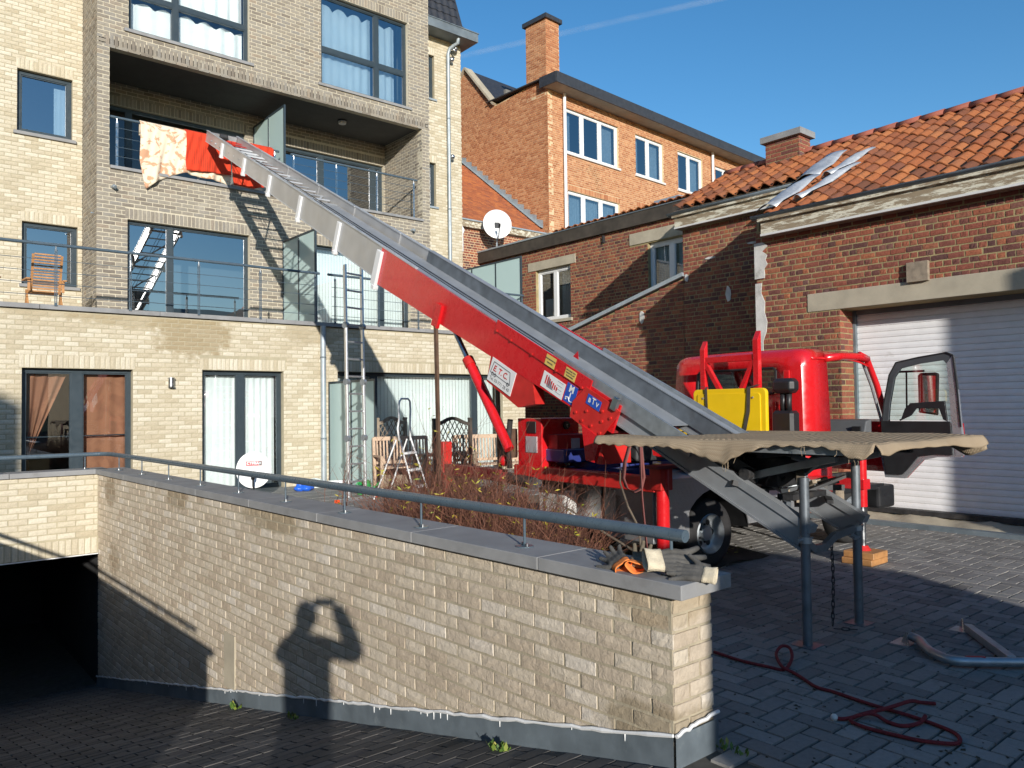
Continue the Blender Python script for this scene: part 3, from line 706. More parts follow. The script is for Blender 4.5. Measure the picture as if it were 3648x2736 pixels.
# front wall of the garage, shutter opening y 5.15 .. 1.0
GY = 6.42
lint = (GY-5.62, GY-.2, 2.845, 3.10)
redwall('garage_wall', (10.2, GY, 0), -YA, -XA, 8.0, 4.12, [(GY-5.16, GY-.6, 0, 2.845)], None, 300, [lint], thick=.42)
MB().box((10.19, 5.62, 2.847), (10.60, .2, 3.098)).build('lintel', 'concrete', gr, bev=.006)
MB().prism([(10.23,GY-.05,0),(12.0,GY-.05,0),(12.0,GY-.05,5.2),(10.23,GY-.05,4.25)], (0,.048,0)).build('side_wall', 'red_mortar', gr)
put_bricks(gr, brick_rects(.40, 2.84, bl=.222, bh=.079, jt=.013), (10.205, 5.156, 0), XA, ZA, -YA, 'red_brick', .02, 0, .35, part='reveal_brickwork')
# shutter
sh = MB().box((10.62, .5, .1), (10.65, 5.2, 2.9)).build('roller_shutter', M['whitegrey'], gr)
slat = plain('shutter_white', (.78, .77, .77), .45, var=.05, vscale=6, dirt=((.33, .28, .22), 2.4, .63, .5)); M['slat'] = slat
proto = None
for k in range(33):
    z = .165+k*.0815
    if proto is None:
        mb = MB(); pr_ = [(0,0),(-.012,.008),(-.016,.04),(-.012,.072),(0,.079)]
        mb.add([(10.62+a, y, z+b) for y in (5.17, .55) for a, b in pr_], [(i, i+1, 6+i, 5+i) for i in range(4)])
        proto = mb.build('slat', slat, sh)
    else:
        o = proto.copy(); COL.objects.link(o); o.parent = sh; o.location.z = k*.0815
fr = MB(); fr.box((10.55, 5.155, .1), (10.61, 5.12, 2.84)); fr.box((10.57, 5.15, 2.78), (10.62, .6, 2.845)); fr.build('door_track', 'zincdark', gr)
MB().box((10.52, 5.2, .10), (10.66, .5, .165)).build('shutter_seal', 'darkmetal', gr)
th = MB(); th.grid(lambda u, v: V3((10.14+.46*v, 5.3-4.7*u, .02+.085*v+.015*math.sin(u*37)+.012*math.sin(u*91+v*5))), 60, 4)
th.build('threshold', 'concrete', gr, smooth=True)
MB().box((10.02, 6.5, -.02), (10.13, .5, .055)).build('kerb', 'zincdark', gr)
MB().box((10.14, 4.25, 3.08), (10.2, 3.99, 3.33)).build('wooden_box', 'oldwood', gr, bev=.004)
# broken wall end: plaster patches
pl = MB(); rr = random.Random(12)
for (z0, z1, y0, y1) in ((2.2, 3.35, 6.30, 6.43), (3.42, 3.95, 6.26, 6.435)):
    n = 8; L = []; Rr = []
    for i in range(n+1):
        z = z0+(z1-z0)*i/n; L.append(V3((10.188, y1+.004, z))); Rr.append(V3((10.186, y0+rr.uniform(-.05,.06), z)))
    for i in range(n): pl.add([L[i], Rr[i], Rr[i+1], L[i+1]], [(0,1,2,3)])
pl.build('plaster_patch', 'plaster', gr, solid=.012)
# mid wall set back, with the sloping lean-to wall
MX = 12.0
redwall('middle_wall', (MX, 9.12, 0), -YA, -XA, 2.75, 5.0, [], None, 0)
def slope_top(u): return 3.16+.26*u
redwall('lean_to_wall', (MX, 12.25, 0), -YA, -XA, 3.12, 4.1, [], slope_top, 0)
cp = MB(); cp.bar((MX+.08, 12.33, 3.21), (MX+.08, 9.10, 4.045), .30, .075); cp.build('sloping_coping', 'zinc', gr)
MB().box((MX+.05, 12.25, 0), (MX+2.2, 12.2, 3.1)).build('side_wall', 'red_mortar', gr)
fl_ = MB(); fl_.add([(12.25,12.3,3.2),(14.2,12.3,3.2),(14.2,9.1,4.0),(12.25,9.1,4.0)], [(0,1,2,3)]); fl_.build('lean_to_roof', 'zincdark', gr, solid=.04)
pl = MB()
for (y, z, w_, h_) in ((8.13, 3.55, .11, .28), (10.15, 3.33, .12, .26), (9.04, 3.97, .09, .14), (8.5, 4.27, .22, .04), (7.6, 4.40, .25, .035)):
    L = [V3((MX-.012-rr.uniform(0,.004), y-w_*math.cos(a)*rr.uniform(.4,.6), z+h_*math.sin(a)*rr.uniform(.4,.6))) for a in [i*math.pi/5 for i in range(10)]]
    pl.prism(L, (.015,0,0))
pl.build('plaster_patch', 'plaster', gr)
# window wall
WX = 14.2; WY = 19.4; O = (WX, WY, 0)
h1 = (WY-15.75, WY-14.40, 3.88, 5.28); h2 = (WY-11.80, WY-10.55, 4.15, 5.38)
l1 = (WY-16.05, WY-14.2, 5.28, 5.52); l2 = (WY-12.35, WY-10.0, 5.40, 5.68)
redwall('window_wall', O, -YA, -XA, 10.0, 5.85, [h1, h2], None, 0, [l1, l2])
for l_ in (l1, l2): MB().box((WX-.02, WY-l_[0], l_[2]+.004), (WX+.2, WY-l_[1], l_[3])).build('lintel', 'concrete', gr, bev=.005)
for h in (h1, h2):
    mid = (h[0]+h[1])/2
    cu_ = [(h[0]+.1, mid-.08, h[2]+.1, h[3]-.1, 'lace', .07, .012), (mid+.08, h[1]-.1, h[2]+.1, h[3]-.1, 'lace', .07, .012)]
    if h is h1: cu_ = [(h[0]+.1, mid-.08, h[2]+.1, h[2]+.62, 'curtain', .09, .02), cu_[1]]
    window(gr, O, *G3, h[0], h[1], h[2], h[3], mull=(mid,), mat='white', fw=.09, mw=.13, inset=.10, cur=cu_, sill=(.05, .08, .06), sillmat='concrete', glass='glass')
MB().box((WX+1.6, 19.3, 0), (WX+1.7, 9.4, 5.8)).build('inner_wall', 'room', gr)
MB().box((WX-.10, 19.4, 5.84), (WX+.02, 9.55, 6.15)).build('dark_fascia', 'darkwood', gr)
q = MB(); q.add([(WX-.12,19.4,6.165),(WX-.12,9.3,6.165),(19,9.3,6.30),(19,19.4,6.30)], [(3,2,1,0)]); q.build('flat_roof', 'zincdark', gr, solid=.025)
MB().box((WX-.125, 19.4, 6.155), (WX+.1, 15.0, 6.20)).build('zinc_cap', 'zinc', gr)
for (y, z, c_) in ((15.0, 5.75, 0),): MB().box((WX-.06, 13.2, 5.62), (WX, 13.16, 5.80)).build('iron_anchor', 'darkmetal', gr)
# pantiles
M['tile'] = brickmat('clay_pantile', [(0, (.15, .062, .035)), (.25, (.29, .092, .038)), (.5, (.35, .115, .042)), (.75, (.41, .15, .055)), (.9, (.21, .08, .045)), (1, (.33, .11, .045))], bmp=.3, grain=.2,
    dark=((.09, .065, .04), 2.2, .60, .75), pale=((.34, .30, .22), 2.6, .72, .4))
SP = .55; rs = V3((1, 0, SP)).normalized(); rnm = V3((-SP, 0, 1)).normalized()
tw, te = .235, .30
def tile_mesh():
    mb = MB(); n = 8; pf = []
    for i in range(n+1):
        u = i/n; pf.append((u*(tw+.03), .042*math.sin(u*2*math.pi+.5)+(.012 if u > .8 else 0)))
    for s_, lift in ((0, .026), (te+.06, .0)):
        for a, b in pf: mb.v.append(-YA*a+rs*s_+rnm*(b+lift))
    m_ = n+1
    for i in range(n): mb.f.append([i, i+1, m_+i+1, m_+i]); mb.r.append(0)
    b0 = len(mb.v)
    for a, b in pf: mb.v.append(-YA*a+rnm*(b+.008))
    for i in range(n): mb.f.append([b0+i, b0+i+1, i+1, i]); mb.r.append(0)
    return mb
TM = tile_mesh(); tme = TM.mesh('roof_tile'); tme.materials.append(M['tile']); tme.shade_smooth()
try: tme.set_sharp_from_angle(angle=R(50))
except Exception: pass
EX, EZ, RX = 9.98, 4.27, 13.6
rsl = MB(); 
rsl.add([(EX+.05,6.3,EZ-.03),(EX+.05,-3,EZ-.03),(RX,-3,EZ-.03+SP*(RX-EX-.05)),(RX,6.3,EZ-.03+SP*(RX-EX-.05))], [(0,1,2,3)])
rsl.add([(11.85,9.2,EZ-.03+SP*(11.8-EX)),(11.85,6.3,EZ-.03+SP*(11.8-EX)),(RX,6.3,EZ-.03+SP*(RX-EX-.05)),(RX,9.2,EZ-.03+SP*(RX-EX-.05))], [(0,1,2,3)])
rsl.add([(RX,9.2,EZ-.05+SP*(RX-EX)),(RX,-3,EZ-.05+SP*(RX-EX)),(17.3,-3,4.2),(17.3,9.2,4.2)], [(0,1,2,3)])
rsl.add([(RX,9.2,EZ-.05+SP*(RX-EX)),(17.3,9.2,4.2),(17.3,9.2,0),(RX,9.2,0)], [(0,1,2,3)])
roof = rsl.build('roof', 'oldwood', gr)
slots = []; L = (RX-EX)*math.sqrt(1+SP*SP)
for r_ in range(int(L/te)+1):
    for c_ in range(52):
        y = 9.18-c_*tw; s_ = r_*te; p = V3((EX, y, EZ))+rs*s_
        if y > 6.25 and p.x < 11.80: continue
        if p.x > RX-.1 or y < -2.6: continue
        slots.append(p)
slots.sort(key=lambda p: dist(p)+(0 if seen(p) else 100)); rr = random.Random(4)
st = MB(); off = V3(gr['_o'])
for k, p in enumerate(slots):
    p = p+V3((0, rr.uniform(-.006,.006), rr.uniform(-.003,.012)))
    if k < 300:
        o = bpy.data.objects.new('roof_tile', tme); COL.objects.link(o); o.parent = roof; o.location = p-off
        o.rotation_euler = (rr.uniform(-.02,.02), rr.uniform(-.015,.015), rr.uniform(-.02,.02))
    else:
        st.cur = rr.random(); st.add([p+q_ for q_ in TM.v], TM.f)
tag(st.build('tile_field', 'tile', roof, smooth='auto'), kind='stuff')
M['ridge'] = plain('ridge_tile', (.30, .09, .055), .8, var=.25, vscale=3)
rz_ = EZ+SP*(RX-EX)
for k in range(32):
    y = 9.2-k*.38; mb = MB()
    if y < -2.5: break
    mb.grid(lambda u, v: V3((RX+.12*math.cos(math.pi*u), y-.40*v, rz_-.03+.115*math.sin(math.pi*u)+.014*v)), 8, 1)
    mb.build('ridge_tile', 'ridge', roof, smooth=True, solid=.014)
# tile edge above the dark fascia
k = 0
y = 14.9
while y > 9.2:
    mb = MB(); mb.grid(lambda u, v: V3((WX-.12+.6*v, y-.20*u, 6.185+.05*math.sin(math.pi*u)+.06*v+(5.0 if False else 0)+.035*(15-y)/5)), 6, 1)
    mb.build('edge_tile', 'tile', roof, smooth=True, solid=.014); y -= .235
# fascia boards and gutters with peeling paint
def peel(name):
    mt, t, p, n, l = nodes(name); pos = world_pos(n, l)
    mp = n.new('ShaderNodeMapping'); mp.inputs['Scale'].default_value = (4, 1.3, 9); l.new(pos, mp.inputs[0])
    f = noise(n, l, mp.outputs[0], 2.2, 8, .75); f = maprange(n, l, f, .50, .545, 0, 1)
    g2 = noise(n, l, pos, 12, 5); wd = mixc(n, l, g2, (.20, .15, .095), (.33, .26, .17))
    l.new(mixc(n, l, f, wd, (.62, .58, .46)), p.inputs['Base Color']); p.inputs['Roughness'].default_value = .8; bump(n, l, p, f, .4, .004); return mt
M['peel'] = peel('peeling_cream_paint')
for (x, y0, y1, z) in ((10.02, 6.22, -2.8, 4.0), (11.84, 9.18, 6.30, 4.90)):
    MB().box((x, y0, z+.03), (x+.04, y1, z+.21)).build('fascia_board', 'peel', gr)
    MB().box((x-.02, y0, z), (x+.05, y1, z+.03)).build('moulding', 'whitegrey', gr)
    MB().box((x-.05, y0+.03, z+.21), (x+.05, y1, z+.255)).build('moulding', 'peel', gr)
    MB().box((x+.03, y0, z+.0), (x+.25, y1, z+.03)).build('soffit_board', 'oldwood', gr)
    g_ = MB(); g_.grid(lambda u, v: V3((x-.02+.07*math.cos(math.pi*(1+u)), y0+.12-(y0+.12-y1)*v, z+.30-.055*math.sin(math.pi*u))), 8, 2); g_.build('gutter', 'zincdark', gr, smooth=True, solid=.004)
# loose zinc sheets over the roof step
def sheet(pts, w0, w1): 
    mb = MB(); a, b = V3(pts[0]), V3(pts[1])
    mb.grid(lambda u, v: a+(b-a)*v+YA*((u-.5)*(w0+(w1-w0)*v))+rnm*(.05*math.sin(u*math.pi)+.02*math.sin(v*9+u*4)), 6, 6); return mb.build('zinc_sheet', 'aludull', gr, smooth=True, solid=.004)
sheet([(10.0,6.12,4.38),(11.2,6.05,5.05)], .34, .30); sheet([(11.25,6.18,5.06),(12.3,6.2,5.68)], .42, .36)
sheet([(10.15,5.72,4.46),(11.35,5.42,5.12)], .16, .14); sheet([(11.0,5.72,4.95),(12.0,5.5,5.5)], .18, .16)
def chimney(name, parent, c, sx, sy, z0, z1, mat, mort, capm, cap=.12, capo=.07, fl=True):
    x0, x1, y0, y1 = c[0]-sx/2, c[0]+sx/2, c[1]-sy/2, c[1]+sy/2
    ch = MB().box((x0+.008,y0+.008,z0),(x1-.008,y1-.008,z1)).build(name, mort, parent)
    for O_, U_, N_, w__ in (((x0,y0,z0),XA,-YA,sx),((x0,y1,z0),-YA,-XA,sy)):
        rc = brick_rects(w__, z1-z0, bl=.222, bh=.079, jt=.013, bond='half')
        put_bricks(ch, rc, O_, U_, ZA, N_, mat, .03, 0, .3)
    MB().box((x0-capo,y0-capo,z1),(x1+capo,y1+capo,z1+cap)).build('cap', capm, ch, bev=.006)
    return ch
ch = chimney('chimney', gr, (13.5, 7.77), .40, .70, 5.7, 6.55, 'red_brick', 'red_mortar', 'bluestone')
MB().prism([(15.3,12.9,6.25),(15.3,12.0,6.25),(15.75,12.05,6.85),(15.75,12.85,6.85)], (.5,0,0)).build('skylight', 'zinc', gr)
# ------------------------------------------------------------------ big orange brick block behind
ca = R(3.5); e1 = V3((math.cos(ca), math.sin(ca), 0)); e2 = V3((-math.sin(ca), math.cos(ca), 0)); P0 = V3((16.9, 18.07, 0))
cb = thing('brick_apartment_block', P0, 'tall orange brick block with white windows and dark flat eaves', 'building')
C3 = (e1, ZA, -e2)
hol = [(.90,3.62,9.92,11.42), (4.61,6.32,9.92,11.41), (7.27,9.0,9.87,11.38), (9.95,11.6,9.85,11.34), (.93,3.63,7.22,8.68), (4.65,6.35,7.2,8.76), (7.3,9.0,7.2,8.76)]
b0 = 5.0; H = [(a, b, c_-b0, d_-b0) for a, b, c_, d_ in hol]; sol = [(a-.02, b+.02, d_-b0, d_-b0+.2) for a, b, c_, d_ in hol[4:]]
O = P0+ZA*b0
wall_body(cb, 'front_wall', O, *C3, 14.5, 6.8, H, 'orange_mortar', .25)
put_bricks(cb, brick_rects(14.5, 6.8, H, sol, bl=.20, bh=.072, bond='cross'), O, *C3, 'orange_brick', .03, 150, 0, part='front_brickwork')
for k, (a, b, c_, d_) in enumerate(hol):
    if b-a > 2: mu = (a+.86, b-.93)
    else: mu = ((a+b)/2-.03,)
    seg = [a+.1]+[y for x in mu for y in (x-.08, x+.08)]+[b-.1]
    cu_ = [(seg[-2], seg[-1], c_+.1, d_-.08, 'lace', .08, .012), (seg[0], seg[0]+.30, c_+.1, d_-.08, 'lace', .08, .02)]
    if k >= 4: cu_ = [(seg[0], seg[-1], c_+.1, d_-.08, 'lace', .12, .02)]
    window(cb, P0, *C3, a, b, c_, d_, mull=mu, mat='white', fw=.08, mw=.14, inset=.07, glass='glassblue', cur=cu_, sill=(.06,.07,.06), sillmat='whitegrey')
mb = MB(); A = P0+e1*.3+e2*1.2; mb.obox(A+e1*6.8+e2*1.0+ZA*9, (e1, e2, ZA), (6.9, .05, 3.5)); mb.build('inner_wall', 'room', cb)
# gable wall with profile
prof = [(0, 11.75), (.05, 12.05), (.95, 12.1), (2.47, 11.96), (3.96, 13.7), (7.5, 11.0)]
def gz(v):
    for (a, za), (b, zb_) in zip(prof, prof[1:]):
        if a <= v <= b: return za+(zb_-za)*(v-a)/(b-a)
    return 11
GO = P0+e2*7.5+ZA*b0
mb = MB(); pp = [P0+e2*v+ZA*z for v, z in prof]; mb.prism([P0+ZA*b0+e1*.008]+[p+e1*.008 for p in pp]+[P0+e2*7.5+ZA*b0+e1*.008], e1*.22); mb.build('gable_wall', 'orange_mortar', cb)
put_bricks(cb, brick_rects(7.5, 8.8, bl=.20, bh=.072, bond='cross', top=lambda u: gz(7.5-u)-b0-.02), GO, -e2, ZA, -e1, 'orange_brick', .03, 120, 0, part='gable_brickwork')
q = MB()
for (v0, z0), (v1, z1) in zip(prof[3:], prof[4:]): q.bar(P0+e2*v0+ZA*(z0+.03)+e1*.05, P0+e2*v1+ZA*(z1+.03)+e1*.05, .35, .07)
q.build('verge', 'concrete', cb)
q = MB(); q.add([P0+e2*2.5+e1*.25+ZA*11.95, P0+e2*2.5+e1*9+ZA*11.95, P0+e2*3.96+e1*9+ZA*13.68, P0+e2*3.96+e1*.25+ZA*13.68], [(0,1,2,3)]); q.build('roof', 'slate', cb, solid=.05)
# eaves
q = MB(); A = P0-e1*.05
q.obox(A+e1*7.2-e2*.25+ZA*11.83, (e1, e2, ZA), (7.3, .30, .03)); q.build('soffit', 'concrete', cb)
q = MB(); q.obox(A+e1*7.2-e2*.57+ZA*11.97, (e1, e2, ZA), (7.32, .025, .17)); q.obox(A-e1*.12-e2*.2+ZA*11.97, (e1, e2, ZA), (.022, .365, .17)); q.build('fascia', 'slate', cb)
q = MB(); q.obox(A+e1*7.2+e2*1.1+ZA*12.12, (e1, e2, ZA), (7.3, 1.65, .02)); q.build('flat_roof', 'dark', cb)
def pipe(name, label, pts, r, mat, cat='pipe', brackets=()):
    mb = MB().tube(pts, r, 12); o = mb.build(name, mat, None, smooth='auto', loc=pts[0]); tag(o, label, cat)
    for b in brackets: MB().cyl(V3(b)-ZA*.015, V3(b)+ZA*.015, r+.006, 12).build('bracket', 'zincdark', o)
    return o
for u, lb in ((.72, 'white downpipe at the left corner of the orange brick block'), (9.62, 'white downpipe further along the orange brick block')):
    p = P0+e1*u-e2*.09; pipe('downpipe', lb, [p+ZA*6.3, p+ZA*11.8], .055, 'white')
chx = P0+e1*.32+e2*.47
xf = Matrix.Translation(P0) @ Matrix.Rotation(ca, 4, 'Z')
ch = MB(xf).box((.0,.03,11.6),(.62,.93,14.1)).build('chimney', 'orange_mortar', cb)
for O_, U_, N_, w__ in ((P0+e1*0+e2*.02+ZA*11.75, e1, -e2, .62), (P0+e2*.94-e1*.006+ZA*11.75, -e2, -e1, .92)):
    put_bricks(ch, brick_rects(w__, 2.35, bl=.20, bh=.072, bond='half'), O_, U_, ZA, N_, 'orange_brick', .03, 0, 0)
MB(xf).box((-.08,-.06,14.1),(.70,1.03,14.24)).build('cap', 'slate', ch)
MB(xf).box((.02,-.08,12.05),(.75,.03,12.15)).build('ledge', 'concrete', ch)
ch2 = MB(xf).box((11.3,.6,12.1),(11.8,1.2,12.55)).build('chimney', 'orange_brick', cb); MB(xf).box((11.25,.55,12.55),(11.85,1.25,12.64)).build('cap', 'concrete', ch2)
# ------------------------------------------------------------------ small house with the tiled roof
dh = thing('small_brick_house', (15, 18.2, 0), 'small red brick house with plain tiled roof against the tall gable', 'building')
DY = 18.2
O = V3((12.95, DY, 4)); wall_body(dh, 'front_wall', O, *A3, 3.9, 2.9, [], 'orange_mortar', .25)
put_bricks(dh, brick_rects(3.9, 2.9, bl=.21, bh=.075, jt=.013, bond='cross'), O, *A3, 'red_brick', .03, 100, .2)
MB().box((12.95, DY-.14, 6.86), (16.82, DY+.02, 7.06)).build('fascia_board', 'peel', dh)
MB().box((12.95, DY-.18, 7.05), (16.82, DY+.02, 7.09)).build('gutter', 'zinc', dh)
ds = V3((0, 1, .78)).normalized(); dn = V3((0, -.78, 1)).normalized()
q = MB(); q.add([(12.95,DY-.1,7.06),(16.85,DY-.1,7.06),(16.85,DY+6,7.06+6.1*.78),(12.95,DY+6,7.06+6.1*.78)], [(0,1,2,3)]); rf = q.build('roof', 'oldwood', dh)
M['plaintile'] = brickmat('plain_tile', [(0, (.30, .10, .05)), (.4, (.40, .13, .055)), (.8, (.46, .16, .06)), (1, (.28, .10, .06))], bmp=.3, dark=((.16, .07, .04), 2.5, .6, .6))
rec = []; O = V3((12.95, DY-.12, 7.08))
for j in range(34):
    for i in range(22):
        a = i*.18+(.09 if j % 2 else 0)
        if a < 3.72: rec.append((a, a+.176, j*.15, j*.15+.149))
rec = [r for r in rec]
put_bricks(rf, rec, O+dn*.02, XA, ds, dn, 'plaintile', .03, 250, 0, 'roof_tile', 'tile_field', tilt=.09)
fl_ = MB()
for k in range(14):
    v = .25+k*.29; z = 7.12+v*.78
    p = P0+e2*v-e1*.02; fl_.add([p+ZA*z, p+e2*.29+ZA*(z+.226), p+e2*.29+ZA*(z+.34), p+ZA*(z+.26)], [(0,1,2,3)])
    fl_.add([p+ZA*z, p+e2*.29+ZA*(z+.226), p+e2*.29-e1*.16+ZA*(z+.246), p-e1*.16+ZA*(z+.02)], [(0,1,2,3)])
fl_.build('lead_flashing', 'zinc', dh, solid=.004)
# ------------------------------------------------------------------ out of frame: what shades the yard
sd = thing('yard_shade_shed', (1.0, -5.8, 0), 'unseen low brick shed added behind the photographer to shade the yard', 'shed')  # added out of view, shaped to cast the shade on the yard
O = V3((-.36, -4.5, 0)); 
MB().box((-.35,-7,0),(2.30,-4.51,2.62)).build('wall', 'red_mortar', sd)
MB().box((-.36,-7.01,2.62),(2.31,-4.5,2.72)).build('roof', 'slate', sd)
MB().box((.5,-4.50,0),(1.4,-4.47,2.0)).build('door', 'oldwood', sd)
nb = thing('unseen_house', (8, -12, 0), 'brick house behind the photographer on the right', 'building')
k = 9.0; cx_, cy_ = 10.45-.4473*k, 3.68-.8944*k
MB().box((cx_, cy_-6, 0), (cx_+10, cy_, 4.95)).build('wall', 'orange_mortar', nb)
MB().prism([(cx_,cy_,4.95),(cx_+10,cy_,4.95),(cx_+10,cy_-4,5.8),(cx_,cy_-4,5.8)], (0,0,.1)).build('roof', 'slate', nb)
for i in range(3): MB().box((cx_+1.2+i*3, cy_, 1), (cx_+2.6+i*3, cy_+.04, 2.4)).build('window', 'glassblue', nb)
nb = thing('unseen_house', (-10, -6, 0), 'brick house behind the photographer on the left', 'building')
MB().box((-16, -8, 0), (-9.1, -2, 7.5)).build('wall', 'beige_mortar', nb)
MB().box((-16.2, -8.0, 7.5), (-9.1, -2, 7.62)).build('roof', 'slate', nb)
for i in range(2): MB().box((-9.1, -7+i*3, 1), (-9.06, -5.6+i*3, 2.4)).build('window', 'glassblue', nb)

nb = thing('unseen_house', (18, -8, 0), 'unseen brick house added behind the photographer to block skylight from the right', 'building')  # added out of view to cut skylight from the right
MB().box((12, -14, 0), (24, -3, 4.6)).build('wall', 'red_mortar', nb); MB().prism([(12,-3,4.6),(12,-14,4.6),(12,-8.5,6.8)], (12,0,0)).build('roof', 'slate', nb)
nb = thing('unseen_house', (-14, 7, 0), 'unseen long brick house added left of the ramp to block skylight', 'building')  # added out of view to cut skylight from the left
MB().box((-20, 0, 0), (-9, 14, 8.5)).build('wall', 'beige_mortar', nb); MB().prism([(-9,0,8.5),(-20,0,8.5),(-14.5,0,11.5)], (0,14,0)).build('roof', 'slate', nb)
hx = random.Random(2)  # unseen row of houses added to hide the bright horizon near the sun
for i in range(11):
    x = -70+i*12.5; h = hx.uniform(5.2, 6.6); nb = thing('glow_blocking_house', (x, -48, 0), '%s house from the left in the unseen row added to block the horizon glow' % ('first second third fourth fifth sixth seventh eighth ninth tenth eleventh'.split()[i]), 'building', 'unseen houses added to block the horizon glow')
    MB().box((x-6.2, -54, 0), (x+6.2, -46, h)).build('wall', 'orange_mortar' if i % 2 else 'beige_mortar', nb); MB().prism([(x-6.2,-46,h),(x-6.2,-54,h),(x-6.2,-50,h+2.2)], (12.4,0,0)).build('roof', 'slate', nb)
# ------------------------------------------------------------------ railings and glass screens of the apartments
def railing(label, y, x0, x1, z0, z1, posts, wires, pm='rail', group=None):
    t = thing('balcony_railing', ((x0+x1)/2, y, z0), label, 'railing')
    MB().cyl((x0,y,z1), (x1,y,z1), .026, 12).build('handrail', 'rail', t, smooth='auto')
    for x in posts:
        mb = MB(); mb.box((x-.020,y-.006,z0-.02), (x-.006,y+.006,z1-.07)); mb.box((x+.006,y-.006,z0-.02), (x+.020,y+.006,z1-.07)); mb.cyl((x,y,z1-.10), (x,y,z1), .009, 8); mb.box((x-.021,y-.007,z0-.02),(x+.021,y+.007,z0+.03)); mb.box((x-.021,y-.007,z1-.12),(x+.021,y+.007,z1-.07))
        mb.build('post', pm, t)
    for z in wires: MB().cyl((x0+.08,y-.012,z), (x1-.08,y-.012,z), .0055, 6).build('wire', 'rail', t)
    return t
railing('long grey cable railing along the terrace left of the frosted screen', 14.13, -4.9, 6.98, 3.30, 4.26, (-1, .2, 1.31, 2.42, 3.52, 4.65, 5.78, 6.89), (4.01, 3.82, 3.63, 3.44))
railing('shorter grey cable railing along the terrace right of the frosted screen', 14.13, 7.16, 12.33, 3.30, 4.26, (7.32, 8.32, 9.30, 10.26, 11.3, 12.28), (4.01, 3.82, 3.63, 3.44))
railing('loggia railing hung with blankets', 16.14, 3.66, 7.03, 6.27, 7.23, (3.78, 5.3, 6.93), (7.03, 6.85, 6.66, 6.48), 'steel')
railing('loggia railing right of the glass divider', 16.14, 7.30, 10.62, 6.27, 7.23, (7.37, 8.41, 9.47, 10.52), (7.03, 6.85, 6.66, 6.48), 'steel')
def screen(label, x, y0, y1, z0, z1, n):
    t = thing('glass_screen', (x, (y0+y1)/2, z0), label, 'screen'); fw = .04
    mb = MB(); mb.box((x-.02,y0,z0),(x+.02,y0+fw,z1)); mb.box((x-.02,y1-fw,z0),(x+.02,y1,z1)); mb.box((x-.018,y0+fw,z1-fw),(x+.018,y1-fw,z1)); mb.box((x-.018,y0+fw,z0),(x+.018,y1-fw,z0+.03))
    st = (y1-y0)/n
    for i in range(1, n): mb.box((x-.017,y0+i*st-fw/2,z0+.03),(x+.017,y0+i*st+fw/2,z1-fw))
    mb.build('frame', 'frame', t)
    for i in range(n): MB().box((x-.004,y0+i*st+.02,z0+.03),(x+.004,y0+(i+1)*st-.02,z1-.03)).build('pane', 'frost', t)
screen('frosted glass screen standing on the terrace', 7.09, 14.5, 16.08, 3.3, 5.25, 2)
screen('frosted glass divider in the loggia beside the red blankets', 7.16, 16.12, 17.86, 6.25, 8.3, 2)
screen('frosted glass screen on the ground floor behind the aluminium ladder', 7.2, 12.36, 14.18, .1, 2.12, 2)
screen('frosted glass panels at the right end of the terrace', 12.36, 14.22, 17.2, 3.3, 5.25, 3)
# downpipes and small fittings
pipe('downpipe', 'zinc downpipe on the podium wall left of the aluminium ladder', [(7.04,14.11,.1),(7.04,14.11,3.22)], .055, 'zinc', brackets=[(7.04,14.11,2.6),(7.04,14.11,1.0)])
pipe('downpipe', 'tall zinc downpipe beside the slit windows of the wing', [(12.37,17.2,4.5),(12.37,17.2,11.3),(12.40,17.16,11.45),(12.47,17.05,11.52),(12.52,16.95,11.56),(12.53,16.92,11.7)], .05, 'zinc', brackets=[(12.37,17.2,9.5),(12.37,17.2,7.0)])
def ball_lamp(label, p, lines=True):
    t = thing('globe_lamp', p, label, 'wall lamp'); p = V3(p)
    MB().ball(p, .072).build('globe', 'steel', t, smooth=True); MB().cyl(p, p+YA*.12, .03, 10).build('bracket', 'steel', t)
ball_lamp('small steel globe lamp under the eaves of the wing', (12.47, 17.17, 11.17))
ball_lamp('small steel globe lamp halfway up the wing wall', (12.46, 17.17, 8.46))
t = thing('security_lamp', (12.5, 17.2, 11.45), 'steel spotlight with bent arm just under the wing gutter', 'wall lamp')
MB().tube([(12.48,17.28,11.50),(12.46,17.12,11.45),(12.53,17.05,11.38)], .03, 8).build('arm', 'steel', t, smooth=True); MB().ball((12.56,17.1,11.48), .05).build('head', 'steel', t, smooth=True)
t = thing('wall_lamp', (4.18, 14.2, 2.08), 'small steel cylinder lamp on the podium wall between the glass doors', 'wall lamp')
mb = MB(); mb.lathe((4.18,14.13,1.99), ZA, [(0,0),(.055,0),(.058,.02),(.05,.02),(.05,.15),(.058,.15),(.058,.17),(0,.17)], 20); mb.build('shade', 'steel', t, smooth='auto'); MB().box((4.15,14.15,2.02),(4.21,14.2,2.12)).build('bracket', 'steel', t)
t = thing('ceiling_lamp', (8.99, 16.9, 8.6), 'small round lamp under the loggia soffit', 'lamp')
MB().lathe((8.99,16.93,8.52), ZA, [(0,0),(.09,0),(.10,.03),(.10,.08)], 20).build('diffuser', 'whitegrey', t, smooth='auto'); MB().cyl((8.99,16.93,8.575),(8.99,16.93,8.6),.115,20).build('base', 'black', t)
for p, lb in (((3.70,15.98,5.86), 'small pipe spout on the grey brick under the loggia, left end'), ((10.42,15.98,5.95), 'small pipe spout on the grey brick under the loggia, right end')):
    mb = MB().tube([V3(p)+YA*.14, V3(p)+V3((0,.03,0)), V3(p)+V3((.02,0,-.02))], .035, 10); tag(mb.build('pipe_spout', 'zinc', None, smooth='auto', loc=p), lb, 'pipe')
